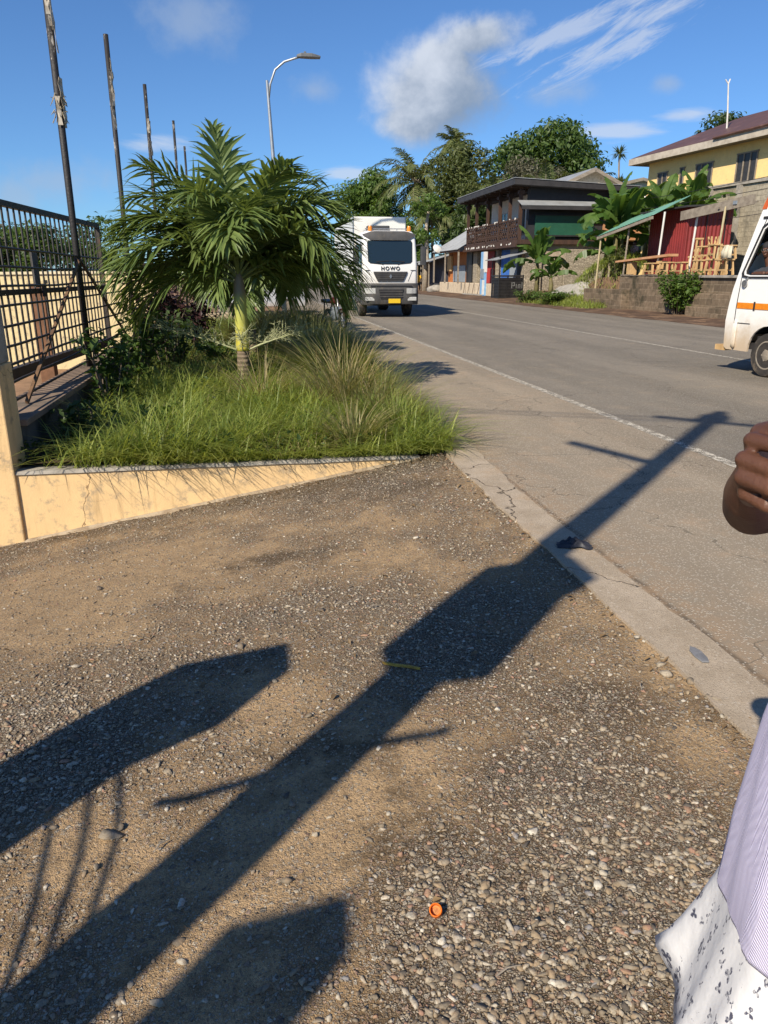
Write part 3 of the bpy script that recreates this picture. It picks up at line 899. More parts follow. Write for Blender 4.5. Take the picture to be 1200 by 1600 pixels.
# ---- trees across and beyond the road
TG = 'trees beyond the road'
tree('broad_tree', 'round bright green tree rising behind the white truck', 109, 17.2, 1, 14.8, 10.5, 'fresh', 17000, .50, .12, 44, TG, seed=1)
tree('broad_tree', 'large dark green tree with dense crown, highest behind the black roof', 91, 36.2, 5, 14.8, 15.0, 'mid', 17000, .55, .16, 46, TG, seed=2)
tree('bushy_tree', 'olive green bushy tree beside the tall coconut palm', 87, 24.0, 3, 13.8, 8.4, 'olive', 15000, .40, .06, 40, TG, seed=3)
tree('bushy_tree', 'greyish dry scrub tree in front of the large dark tree', 79, 29.0, 4, 9.4, 9.5, 'dry', 14000, .30, .05, 40, TG, bark=BARK_PALE, seed=4)
tree('broad_tree', 'dark tree showing above the brown roof of the yellow house', 64, 41.2, 7, 8.5, 6.4, 'deep', 4200, .34, .25, 24, TG, seed=5)
tree('bushy_tree', 'dark bush filling the gap left of the balcony house', 75, 22.3, 1, 8.0, 6.5, 'deep', 9500, .38, .02, 30, TG, seed=6)
tree('bushy_tree', 'bright green bush above the dark sheds, behind the papaya tree', 84, 17.8, 0, 7.6, 5.0, 'fresh', 8000, .42, .02, 26, TG, seed=7)
tree('bushy_tree', 'mid green bush behind the right side of the truck', 97, 16.5, 0, 9.5, 8.0, 'mid', 11000, .46, .02, 34, TG, seed=8)
tree('bushy_tree', 'dark bush right of the coconut palms, behind the balcony house', 80, 25.5, 2, 8.5, 7.0, 'deep', 9500, .38, .02, 30, TG, seed=9)
tree('bushy_tree', 'dark bush behind the gabled cream house', 66, 31.0, 4, 6.6, 7.5, 'deep', 9500, .36, .02, 30, TG, seed=10)
tree('bushy_tree', 'dark bush left of the truck, behind the palm crowns', 112, 6.0, -1, 9.5, 9.0, 'mid', 4200, .4, .1, 24, TG, seed=16)
LG = 'trees behind the compound wall'
for i, (u, v, h, w_, lf, lb) in enumerate(((50, -20.5, 7.4, 7.5, 'olive', 'leftmost greyish tree showing over the gate bars'), (52, -16.5, 7.0, 7.0, 'dry', 'grey green tree over the gate, left of the first tall pole'), (50, -13, 6.2, 6, 'mid', 'dark tree over the gate between the first pole and the palm'), (56, -10.5, 6.8, 7, 'mid', 'green tree half hidden by the left fronds of the nearest palm'), (58, -26, 7.6, 8, 'mid', 'tree at the left picture edge behind the compound wall'))):
    tree('broad_tree', lb, u, v, -1.3, h, w_, lf, 6500, .3, .03, 28, LG, seed=20 + i)


def big_palm(name, label, u, v, z, h, fl, nf, leaf, seed, rtr=.16, emin=-25, group=None, ll=.85):
    random.seed(seed)
    o = thing(name, label, 'palm tree', u, v, z, 0, group)
    MB().tube(limb((0, 0, -.5), (random.uniform(-.5, .5), 0, h), .05, 7), [rtr * 1.5] + [rtr] * 5 + [rtr * .8], 10).build('trunk', BARK_PALE, o, smooth=True)
    top = o.children[0].data.vertices[-5].co; top = Vector((top.x, top.y, h))
    m = MB()
    for i in range(nf):
        e = R(82 - (82 - emin) * (i / nf) ** .9 + random.uniform(-8, 8))
        pts, V, Q = frond_geo(fl * random.uniform(.85, 1.1), e, R(random.uniform(70, 110)), 34, ll, .19, .12, .15, .40, 2, i * 2.4 + random.uniform(-.3, .3), roll=R(random.uniform(-20, 20)))
        m.cur = 1; m.tube([top + p for p in pts[::4]], [.05, .045, .04, .03, .02, .015, .01], 4)
        m.cur = 0; m.add([top + p for p in V], Q)
    m.build('crown', [LEAF[leaf], BARK_PALE], o)
    return o


CG = 'coconut and oil palms beyond the road'
big_palm('coconut_palm', 'full coconut palm right of the round tree, behind the truck', 93, 20.6, 1, 11.0, 6.0, 34, 'coco', 1, group=CG, ll=1.1)
big_palm('coconut_palm', 'tallest slender coconut palm, only its head above the trees', 107, 28.2, 4, 14.4, 3.2, 17, 'coco', 2, group=CG)
big_palm('coconut_palm', 'yellowish coconut palm with drooping fronds beside the full one', 86, 20.8, 1, 7.0, 4.2, 18, 'coco', 3, group=CG, ll=1.0)
big_palm('oil_palm', 'oil palm with upright fronds rising behind the balcony roof', 72, 23.6, 3, 5.2, 3.6, 22, 'coco', 4, .3, -10, CG)
big_palm('oil_palm', 'oil palm behind the middle of the black roof', 70, 27.2, 4, 4.6, 3.6, 22, 'coco', 5, .3, -10, CG)
big_palm('oil_palm', 'oil palm left of the gabled cream house', 68, 30.0, 4, 4.4, 3.4, 20, 'olive', 6, .3, -10, CG)
o = thing('dracaena', 'thin stemmed plant with two spiky tufts between the gabled and yellow houses', 'plant', 56, 27.7, 4.8)
MB().tube([(0, 0, -2), (.1, 0, 2), (-.1, .1, 5.2)], [.1, .08, .06], 6).build('trunk', BARK_PALE, o)
m = MB()
for c, k, L in ((Vector((-.1, .1, 5.3)), 70, .95), (Vector((.05, 0, 3.2)), 80, 1.1)):
    for i in range(k):
        d = Vector((random.gauss(0, 1), random.gauss(0, 1), random.uniform(-.6, 1.5))).normalized() * L * random.uniform(.6, 1)
        b = d.cross(Vector((0, 0, 1))).normalized() * .06; mid = c + d * .5
        m.add([c, mid + b, c + d - Vector((0, 0, .15)), mid - b], [(0, 1, 2, 3)])
m.build('crown', LEAF['olive'], o)

o = thing('papaya_tree', 'slim papaya tree with pale trunk, standing by the dark sheds near the pedestrians', 'tree', 74.5, 17.3, 0)
MB().tube([(0, 0, -.2), (.1, 0, 3), (.0, 0, 6), (.3, 0, 8.0)], [.3, .24, .17, .12], 9).build('trunk', PAPAYA_TRUNK, o, smooth=True)
P, N = shell_points([((.3 + 1.3 * math.cos(a), 1.3 * math.sin(a), 7.6 + .5 * math.sin(a * 3)), (.75, .75, .35)) for a in np.arange(0, 6.2, .7)] + [((.3, 0, 8.5), (.9, .9, .6))] + [((.1 + .7 * math.cos(a), .7 * math.sin(a), 5.2), (.6, .6, .7)) for a in (0, 2, 4)], 1500, .2)
link('crown', npmesh('crown', *leaf_cloud(P, N, .36), LEAF['fresh']), o)


def banana(label, u, v, z, h, n, L, seed, group='banana plants on the bank'):
    L *= 1.4
    random.seed(seed)
    o = thing('banana_plant', label, 'banana plant', u, v, z, 0, group)
    st = pm('banana_stem', (.17, .15, .06), (.10, .075, .04), 4, .7, .3)
    ox, oy = 0, 0
    MB().tube([(0, 0, -.3), (.04, 0, h * .5), (0, .05, h)], [.16, .13, .09], 10).build('stem', st, o, smooth=True)
    for i in range(n):
        az = i * 2.4 + random.uniform(-.4, .4); e = R(86 - 70 * (i / n) + random.uniform(-8, 8)); bend = R(40 + 80 * i / n)
        m = MB(); p = Vector((0, 0, h)); el = e; seg = 16; ln = L * random.uniform(.8, 1.1)
        az_d = Vector((math.cos(az), math.sin(az), 0)); S = Vector((-math.sin(az), math.cos(az), 0)); prev = None; c = []
        for k in range(seg + 1):
            t = k / seg; d = az_d * math.cos(el) + Vector((0, 0, math.sin(el)))
            c.append((p.copy(), d, S.cross(d) * -1)); p += d * ln / seg; el -= bend / seg * (.4 + 1.2 * t)
        m.tube([q[0] for q in c[::4]], [.03, .022, .016, .01, .005], 5)
        for sd_ in (-1, 1):
            k = 2
            while k < seg:
                run = random.choice((1, 2, 2, 3)); k2 = min(seg, k + run); sag = random.uniform(-.12, .5) * (1 + i / n)
                vs = []
                for j in range(k, k2 + 1):
                    t = (j - 2) / (seg - 2); w_ = .31 * L / 1.8 * (math.sin(math.pi * min(1, t * .93 + .07)) ** .55)
                    q, d, nn = c[j]
                    if nn.z < 0: nn = -nn
                    tt = d * (.25 * w_)
                    vs += [q, q + S * sd_ * w_ * .55 + nn * w_ * .25 + tt * .5, q + S * sd_ * w_ + nn * w_ * (.1 - sag) + tt]
                m.add(vs, [f for j in range(k2 - k) for f in ((3 * j, 3 * j + 3, 3 * j + 4, 3 * j + 1), (3 * j + 1, 3 * j + 4, 3 * j + 5, 3 * j + 2))])
                k = k2
        m.build('leaf', LEAF['banana'], o)
    return o


banana('tall banana plant in front of the green panel house, left of the red kiosk', 37.6, 18.7, 1.4, 2.7, 13, 1.75, 1)
banana('second banana stem crowded against the tall one, nearer the green awning', 37.4, 19.0, 1.4, 1.9, 11, 1.9, 2)
banana('third banana stem at the foot of the tall one, over the rock slope', 38.9, 18.9, 1.1, 1.5, 10, 1.5, 7)
banana('low spreading banana plant beside the dark slatted stall', 43.6, 16.9, .5, 1.7, 10, 1.75, 3)
banana('small banana shoot under the low spreading one', 42.4, 17.3, .6, .8, 7, 1.2, 4)
banana('large banana plant rising behind the red kiosk, under the yellow house', 34.6, 21.0, 2.7, 1.6, 12, 1.6, 5)
banana('banana plant between the awning and the small orange gable', 37.6, 21.2, 2.2, 1.9, 11, 1.9, 6)
banana('dark banana plant under the corner of the yellow house', 40.6, 22.0, 2.4, 1.9, 11, 1.8, 8)
shrub('shrub', 'dense green bush spilling over the stone wall under the stools', 27.4, 16.5, 0, 1.75, 1.9, 'fresh', 44, .15, 60, None, 'bush', .5, 11)
shrub('shrub', 'dark creeper bush under the left edge of the green kiosk roof', 35.0, 17.9, 1.0, 1.9, 1.5, 'olive', 30, .14, 46, None, 'bush', .5, 12)
shrub('shrub', 'low weeds at the roadside left of the stone wall', 38.8, 16.0, 0, .8, 2.4, 'fresh', 40, .16, 34, None, 'bush', .4, 13)
shrub('shrub', 'spiky dark weeds at the roadside under the low banana plant', 42.0, 15.8, 0, .75, 2.0, 'mid', 30, .2, 30, None, 'bush', .22, 14)
n = 9000
u = RNG.uniform(33.5, 43, n); v = RNG.uniform(15.4, 18.6, n)
zz = np.array([hill_z(a, b) for a, b in zip(u, v)]) + np.clip((v - 16.2) * .5, 0, .9) * np.clip((43 - u) / 4, 0, 1) * np.clip((u - 33) / 1.5, 0, 1)
k = RNG.random(n) < np.clip((v - 15.3) * .9, 0, 1)
V, Q = blades(v[k], u[k], zz[k] - .02, RNG.uniform(.12, .4, k.sum()), RNG.uniform(.3, 1.2, k.sum()), np.full(k.sum(), .03))
tag(link('weeds', npmesh('weeds', V, Q, LEAF['grass']), road=True), 'grass and weeds over the bank below the banana plants', 'weeds', kind='stuff')
# ================================================================= left side: walls, fence, gate, lamp
class AB(MB):
    """mesh written in road-frame coordinates (x=v, y=u, z) for a thing based at (u, v, z)"""
    def __init__(s, base): super().__init__(); s.base = base

    def build(s, *a, **k):
        u, v, z = s.base
        s.v = [(p[0] - v, p[1] - u, p[2] - z) for p in s.v]
        return super().build(*a, **k)


def site(name, label, cat, u, v, z=0, group=None):
    o = thing(name, label, cat, u, v, z, 0, group)
    return o, (lambda: AB((u, v, z)))


def plaster(name, c1, c2, drip=(.30, .20, .10), dirt=(.32, .25, .17), crack=True, zlo=-.75, zhi=.1, k=.5):
    t = NT(name); co = t.coord()
    a = t.noise(co, 2.6, 6, .65).outputs[0]; g = t.noise(co, 75, 3, .65).outputs[0]
    col = t.mix(t.ramp(a, .32, .7), c1, c2)
    d = t.noise(t.vmath('MULTIPLY', co, (9, 9, .9)), 1, 6, .7).outputs[0]
    col = t.mix(t.math('MULTIPLY', t.ramp(d, .52, .74), k), col, drip)
    s = t.noise(co, 6.5, 7, .72).outputs[0]
    col = t.mix(t.math('MULTIPLY', t.ramp(s, .50, .66), .8), col, dirt)
    mo = t.noise(t.vmath('MULTIPLY', co, (1.6, 1.6, 4.5)), 1.4, 7, .75).outputs[0]
    col = t.mix(t.math('MULTIPLY', t.ramp(mo, .56, .72), .55), col, tuple(q * .38 for q in dirt))
    h = t.math('ADD', g, a)
    if crack:
        w_ = t.vmath('ADD', co, t.vmath('MULTIPLY', t.noise(co, 5, 4).outputs[1], (.35, .35, .35)))
        v = t.n('ShaderNodeTexVoronoi', {'Vector': w_, 'Scale': .3}, feature='DISTANCE_TO_EDGE').outputs['Distance']
        c = t.ramp(v, .0025, .0); col = t.mix(t.math('MULTIPLY', c, .8), col, (.12, .07, .04)); h = t.math('SUBTRACT', h, t.math('MULTIPLY', c, 2))
    return t.out(col, .9, t.bump(h, .35, .006), .2)


M_ORANGE = plaster('orange_plaster', (.74, .515, .26), (.67, .46, .235))
M_CREAM = plaster('cream_plaster', (.66, .54, .30), (.58, .47, .26), crack=False, k=.3)
M_CEM = pm('raw_cement', (.38, .345, .295), (.27, .245, .21), 4, .95, .6, 60, .15, stain=(.12, .105, .085), stain_at=(.5, .7))
M_COPE = pm('coping_cement', (.30, .215, .155), (.20, .15, .115), 3, .95, .5, 50, .15, stain=(.13, .11, .09), stain_at=(.52, .68))
M_STEEL = pm('black_steel', (.030, .026, .024), (.055, .038, .028), 9, .55, .3, 80, .45, stain=(.12, .055, .03), stain_at=(.56, .68), stain_scale=5)
M_RUST = pm('rusty_steel', (.20, .115, .06), (.11, .065, .04), 9, .8, .4, 80, .3)
M_SLAT = pm('grey_gate_slats', (.050, .046, .043), (.075, .068, .062), 5, .6, .2, 60, .4)
M_GALV = pm('galvanised_steel', (.42, .44, .46), (.34, .36, .38), 6, .45, .1, 80, .5, .6)


def retaining():
    o, A = site('retaining_wall', 'low orange plastered wall with raw cement top, edging the planting bed', 'wall', 6.4, -2.0)
    # body: outline in (v,z), the foot follows the sloping drive
    vs_ = [-6.5 + i * .25 for i in range(32)] + [1.46]
    vs_ = [v for v in vs_ if v < 1.47]
    top = lambda v: (-.035 + .007 * mnoise.noise((v * 3.1, 0, 0)) - (.0 if v < 1.2 else .02 * (v - 1.2)))
    A1 = A()
    for v0, v1 in zip(vs_[:-1], vs_[1:]):
        if v1 <= -2.35: continue
        a, b = top(v0), top(v1)
        A1.add([(v0, 6.4, drive_z(6.4, v0) - .25), (v1, 6.4, drive_z(6.4, v1) - .25), (v1, 6.4, b), (v0, 6.4, a), (v0, 6.62, a), (v1, 6.62, b), (v1, 6.62, -.8), (v0, 6.62, -.8)], [(0, 1, 2, 3), (4, 5, 6, 7)])
    A1.box(1.40, 1.47, 6.41, 6.61, -.4, -.045)
    w = A1.build('wall_body', M_ORANGE, o)
    c = A()
    for v0, v1 in zip(vs_[:-1], vs_[1:]):
        if v1 <= -2.0: continue
        a, b = top(v0) + .002, top(v1) + .002
        e0, e1 = 6.385 + .02 * mnoise.noise((v0 * 4, 2, 0)), 6.385 + .02 * mnoise.noise((v1 * 4, 2, 0))
        h0, h1 = .018 + .012 * mnoise.noise((v0 * 5, 9, 0)), .018 + .012 * mnoise.noise((v1 * 5, 9, 0))
        c.add([(v0, e0, a - .008), (v1, e1, b - .008), (v1, e1 + .012, b + h1), (v0, e0 + .012, a + h0), (v1, 6.63, b + h1), (v0, 6.63, a + h0)], [(0, 1, 2, 3), (3, 2, 4, 5)])
    c.build('coping', M_CEM, o)
    # a strip of lime and dirt thrown up at the foot
    f = A()
    for v0, v1 in zip(vs_[:-1], vs_[1:]):
        if v0 < -5: continue
        z0, z1 = drive_z(6.4, v0), drive_z(6.4, v1); h0 = .012 + .012 * mnoise.noise((v0 * 3, 4, 0)); h1 = .012 + .012 * mnoise.noise((v1 * 3, 4, 0))
        f.add([(v0, 6.33 + .02 * mnoise.noise((v0 * 6, 1, 0)), z0 - .01), (v1, 6.33 + .02 * mnoise.noise((v1 * 6, 1, 0)), z1 - .01), (v1, 6.396, z1 + h1), (v0, 6.396, z0 + h0)], [(0, 1, 2, 3)])
    f.build('plinth', pm('lime_splash', (.40, .33, .24), (.24, .18, .12), 8, .95, .7, 70, .1), o)
    # gate column with its wing wall
    o, A = site('gate_column', 'square orange gate column with grey cement head at the left picture edge', 'column', 6.5, -2.2)
    b = A(); b.box(-2.42, -2.0, 6.37, 6.74, -1.4, .86); b.build('shaft', M_ORANGE, o, bevel=.012)
    b = A(); b.box(-2.41, -2.01, 6.38, 6.73, .862, 1.42); b.build('column_head', M_CEM, o, bevel=.012)
    o, A = site('wing_wall', 'orange plastered wall running left from the gate column', 'wall', 6.5, -3.5)
    b = A(); b.box(-7.5, -2.423, 6.40, 6.62, -2.0, -.05); b.build('wall_body', M_ORANGE, o, bevel=.01)


retaining()

o, A = site('side_wall', 'low grey cement wall with reddish coping carrying the rail fence', 'wall', 7, -2.2)
A1 = A(); A1.box(-2.34, -2.02, 6.75, 34, -1.4, .30); A1.build('wall_body', pm('side_wall_cement', (.17, .155, .14), (.10, .092, .082), 2, .95, .6, 40, .1, stain=(.05, .048, .036), stain_at=(.48, .66)), o)
A1 = A(); A1.box(-2.42, -1.95, 6.76, 34, .302, .36); A1.build('coping', M_COPE, o, bevel=.008)


def fence():
    o, A = site('rail_fence', 'black metal rail fence with tall peeling posts on the low side wall', 'fence', 7, -2.2)
    for z in (.44, .60, .76, .93, 1.10, 1.28, 1.45, 1.62, 1.79):
        m = A(); us = np.arange(6.75, 34, .9)
        m.tube([(-2.2 + .006 * mnoise.noise((u, z * 9, 0)), u, z + .012 * mnoise.noise((u * .7, z * 5, 1))) for u in us], .0135, 6)
        m.build('rail', M_STEEL, o, smooth=True)
    t = NT('peeling_post'); co = t.coord()
    nz = t.noise(t.vmath('MULTIPLY', co, (1, 1, .3)), 9, 6, .75).outputs[0]; n2 = t.noise(co, 40, 3).outputs[0]
    zz = t.n('ShaderNodeSeparateXYZ', {0: co}).outputs[2]
    col = t.mix(t.ramp(t.math('ADD', nz, t.math('MULTIPLY', t.ramp(zz, 2, 5), .1)), .66, .72), (.020, .018, .018), (.34, .32, .29))
    pm_ = t.out(col, .6, t.bump(t.math('ADD', nz, n2), .5, .01), .4)
    for i, (u, zt) in enumerate(((10.8, 5.6), (15.2, 5.5), (20.6, 5.9), (28.4, 6.5), (33.0, 6.4))):
        m = A(); m.tube([(-2.2, u, .3), (-2.2, u, 2), (-2.2 + .01, u, zt)], .043, 10); p = m.build('post', pm_, o, smooth=True)
        if i < 3:
            random.seed(i)
            paper = pm('old_paper', (.55, .50, .42), (.36, .30, .22), 8, .95, .2)      # torn bill paper still stuck to it
            for k in range(9 if i == 0 else 4):
                z = random.choice((3.95, 4.3, 4.65, 3.6, 4.8, 4.5)) + random.uniform(-.15, .15) if i == 0 else random.uniform(4.2, 5.2)
                a = random.uniform(-1.5, 1.5); d = Vector((math.cos(a), -abs(math.sin(a)), 0)); e = Vector((-d.y, d.x, 0))
                q = Vector((-2.2, u, z)) + d * .047
                vs = []
                for s in range(5): vs += [q + Vector((0, 0, -.08 * s)) + d * (.03 * random.random()) - e * random.uniform(.01, .035), q + Vector((0, 0, -.08 * s)) + d * (.03 * random.random()) + e * random.uniform(.01, .035)]
                m = A(); m.add(vs, [(2 * s, 2 * s + 1, 2 * s + 3, 2 * s + 2) for s in range(4)]); m.build('torn_paper', paper, p, solid=.003)
        if i == 0:
            m = A(); random.seed(5)
            for k in range(40):
                a = random.uniform(0, 6.28); c = Vector((-2.2, u, 3.55 + random.uniform(-.12, .14)))
                q = c + Vector((math.cos(a), math.sin(a), 0)) * .05
                m.tube([q, q + Vector((math.cos(a) * .05, math.sin(a) * .05, random.uniform(-.12, .05)))], [.006, .003], 4)
            m.build('cord_knot', pm('old_cord', (.40, .34, .22), (.25, .2, .13), 20, .9, .2), p)
    for u0, du in ((10.8, -3.2), (10.8, 3.6), (20.6, 2.6), (20.6, -2.6)):
        m = A(); m.beam((-2.17, u0, 1.75), (-2.17, u0 + du, .38), .032, .032); m.build('brace', M_RUST if du < 0 else M_STEEL, o)
    # sliding gate just behind the rails
    g = thing('sliding_gate', 'grey sliding gate of upright bars standing open behind the rail fence', 'gate', 7.4, -2.98, .42)
    d = W(14.2, -2.50) - W(7.4, -2.98); g.rotation_euler.z = math.atan2(d.y, d.x); ln = d.length
    m = MB(); m.box(0, ln, -.035, .035, 1.90, 1.97); m.box(0, ln, -.03, .03, .90, .965); m.box(0, ln, -.05, .05, -.06, .07); m.box(0, .07, -.034, .034, .07, 1.90); m.box(ln - .07, ln, -.034, .034, .07, 1.90)
    m.build('gate_frame', M_STEEL, g)
    m = MB(); n = int(ln / .19)
    for i in range(1, n):
        x = ln * i / n; m.box(x - .022, x + .022, -.006, .006, .07, .90); m.box(x - .022, x + .022, -.006, .006, .965, 1.90)
    m.build('bars', M_SLAT, g)
    m = MB(); m.box(ln * .47, ln * .47 + .17, -.06, -.037, .98, 1.42); m.build('sheet_plate', pm('grey_plate', (.12, .115, .11), (.08, .078, .075), 4, .6, .2), g)
    m = MB(); m.box(ln * .50, ln * .50 + .09, -.075, -.05, .86, 1.0); m.build('lock_box', M_STEEL, g)
    m = MB()
    for x in (ln * .2, ln * .85): m.lathe([(.05, -.03), (.09, -.03), (.09, .03), (.05, .03)], 16, (x, 0, -.14), 'y')
    m.build('roller', M_STEEL, g)


fence()
o, A = site('gate_post', 'brown square post behind the sliding gate', 'post', 12.8, -3.25)
A1 = A(); A1.box(-3.36, -3.14, 12.7, 12.92, -1.4, 1.42); A1.build('shaft', pm('brown_post', (.26, .13, .07), (.16, .085, .05), 4, .8, .3, 40, .2), o, bevel=.01)
A1 = A(); A1.box(-3.38, -3.12, 12.68, 12.94, 1.42, 1.48); A1.build('cap', M_CREAM, o, bevel=.01)
o = thing('boundary_wall', 'long sunlit cream wall crossing the compound behind the gate bars', 'wall', 21.2, -2.5, 0)
d_ = W(23.4, -17) - W(21.2, -2.5); o.rotation_euler.z = math.atan2(d_.y, d_.x); ln_ = d_.length
m = MB(); m.prism([(0, -2), (ln_, -2), (ln_, 1.46), (0, 1.60)], -.22, 0, 'y'); m.build('wall_body', M_CREAM, o)
m = MB(); m.prism([(0, 1.602), (ln_, 1.462), (ln_, 1.53), (0, 1.67)], -.27, .05, 'y'); m.build('coping', pm('cream_coping', (.70, .60, .40), (.55, .46, .3), 3, .9, .3), o)
mb = MB(); mb.add([(-2.36, 4, -.9), (-2.36, 62, -.9), (-8, 62, -.9), (-8, 4, -.9)], [(0, 1, 2, 3)])
tag(mb.build('compound_ground', M_YARD, road=True), kind='structure')

# street lamp
o, A = site('street_lamp', 'tall galvanised street lamp with curved arm, rising behind the palms', 'street lamp', 27.2, 1.24)
m = A(); m.tube([(1.24, 27.2, -.1), (1.10, 27.2, 4), (.95, 27.2, 7.55)], [.085, .07, .045], 12); m.lathe([(.16, -.02), (.16, .25), (.10, .32), (.09, .33)], 12, (1.24, 27.2, 0)); m.build('pole', M_GALV, o, smooth=True, auto=40)
m = A(); m.tube([(.98, 27.2, 7.0), (1.05, 27.18, 7.45), (1.22, 27.14, 7.85), (1.52, 27.1, 8.08), (1.86, 27.05, 8.18), (2.02, 27.02, 8.22)], [.035] * 6, 10); m.build('arm', M_GALV, o, smooth=True)
m = A(); m.loft([[(x, 27.02 + s * w_, z) for s, z in ((-1, 8.20), (1, 8.20), (1, 8.20 + h), (-1, 8.20 + h))] for x, w_, h in ((1.92, .06, .07), (2.06, .13, .11), (2.4, .15, .11), (2.68, .10, .06))]); m.box(2.15, 2.23, 26.99, 27.05, 8.31, 8.38)
m.build('lamp_head', pm('lamp_grey', (.16, .165, .17), (.12, .125, .13), 6, .5, .1), o, bevel=.015)

# things half hidden beyond the bed
M_MASON = blockm('sandcrete_blocks', (.36, .31, .25), (.28, .24, .19), (.20, .175, .145), .45, .22, 'xz')
o, A = site('stone_pillar', 'rough cement pillar behind the palm trunks, left of the motorcycle', 'pillar', 29.5, -.95)
A1 = A(); A1.box(-1.17, -.73, 29.3, 29.72, -.1, 1.62); A1.build('shaft', M_MASON, o, bevel=.02)
A1 = A(); A1.box(-1.22, -.68, 29.25, 29.77, 1.622, 1.74); A1.build('cap', M_CEM, o, bevel=.02)
o, A = site('low_wall', 'pale low wall at the far end of the planting bed', 'wall', 27, 0)
A1 = A(); A1.box(-1.9, 2.2, 27.6, 27.85, -.1, .28); A1.build('wall_body', plaster('pale_low_wall', (.52, .42, .30), (.42, .33, .23), crack=False), o, bevel=.02)
# ================================================================= right side: houses, kiosk, walls
M_STONE = stonem('rubble_stone', (.42, .36, .27), (.28, .235, .175), (.21, .18, .135), 5.2)
M_STONE_D = stonem('dark_rubble', (.20, .165, .125), (.10, .085, .068), (.055, .048, .04), 3.0)
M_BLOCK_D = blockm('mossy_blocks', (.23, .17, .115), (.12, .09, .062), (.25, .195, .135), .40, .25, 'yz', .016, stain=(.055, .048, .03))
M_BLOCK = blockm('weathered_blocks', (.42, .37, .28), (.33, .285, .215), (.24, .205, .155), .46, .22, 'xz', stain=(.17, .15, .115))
M_DARKWOOD = pm('dark_wood', (.075, .040, .026), (.045, .027, .02), 4, .7, .3, 40, .3, stretch=(1, 1, .3))
M_ROOFDARK = pm('dark_roof', (.045, .042, .042), (.03, .028, .028), 2, .6, .2, 40, .35)
M_ROOFGREY = pm('grey_zinc', (.42, .43, .43), (.33, .34, .34), 1.5, .5, .2, 40, .45, .3, stain=(.22, .18, .15), stain_at=(.55, .7))
M_WHITE = pm('white_wall', (.70, .68, .63), (.60, .57, .52), 2, .8, .2, 50, .3, stain=(.42, .37, .3), stain_at=(.6, .75))
M_GLASS = glassm('dark_window', (.02, .025, .03))
M_LOUVRE = pm('dark_louvre', (.045, .040, .038), (.03, .028, .026), 6, .35, .2, 60, .5)
M_WOOD = pm('raw_wood', (.58, .38, .18), (.42, .265, .12), 6, .8, .3, 50, .2, stretch=(1, 1, .4))
M_WOOD_G = pm('old_grey_wood', (.30, .255, .20), (.20, .165, .13), 5, .9, .4, 40, .15, stretch=(.4, 1, 1))
M_BAMBOO = pm('bamboo', (.50, .42, .25), (.38, .31, .18), 6, .7, .2)
M_BLUE = pm('blue_paint', (.035, .13, .42), (.03, .10, .33), 3, .5, .15, 40, .4)
M_LBLUE = pm('pale_blue_paint', (.22, .42, .66), (.18, .35, .55), 4, .6, .2)
M_RED = pm('red_paint', (.33, .035, .03), (.25, .03, .026), 3, .5, .15, 40, .4)
M_ORWOOD = pm('orange_planks', (.42, .155, .05), (.33, .12, .04), 4, .7, .2, 40, .2)
M_GREYMET = pm('grey_metal_door', (.25, .28, .31), (.20, .225, .25), 3, .5, .2, 40, .4)
M_BLACK = pm('black_metal', (.022, .021, .022), (.035, .032, .031), 5, .5, .2, 50, .4)


def window(A, root, plane, a0, a1, z0, z1, pos, nm=3, frame=None, mat=None, out=-1, sill=True):
    """window on a wall: plane 'u' = wall facing -u at u=pos (a along v); 'v' = wall facing the road at v=pos (a along u)"""
    P = (lambda a, d, z: (a, pos + out * d, z)) if plane == 'u' else (lambda a, d, z: (pos + out * d, a, z))
    def bx(m, a, b, d0, d1, c, d):
        p, q = P(a, d0, c), P(b, d1, d)
        m.box(*[w for k in range(3) for w in (min(p[k], q[k]), max(p[k], q[k]))])
    m = A(); bx(m, a0, a1, .004, .02, z0, z1); g = m.build('window', mat or M_LOUVRE, root)
    m = A()
    f = .06
    bx(m, a0 - f, a1 + f, 0.003, .06, z1, z1 + f); bx(m, a0 - f, a1 + f, .003, .06, z0 - f, z0)
    for i in range(nm + 1):
        a = a0 + (a1 - a0) * i / nm; bx(m, a - f / 2, a + f / 2, .021, .055, z0, z1)
    m.build('frame', frame or M_WHITE, g)
    if sill:
        m = A(); bx(m, a0 - .12, a1 + .12, .003, .14, z0 - .15, z0 - f - .002); m.build('sill', M_CEM, g)
    return g


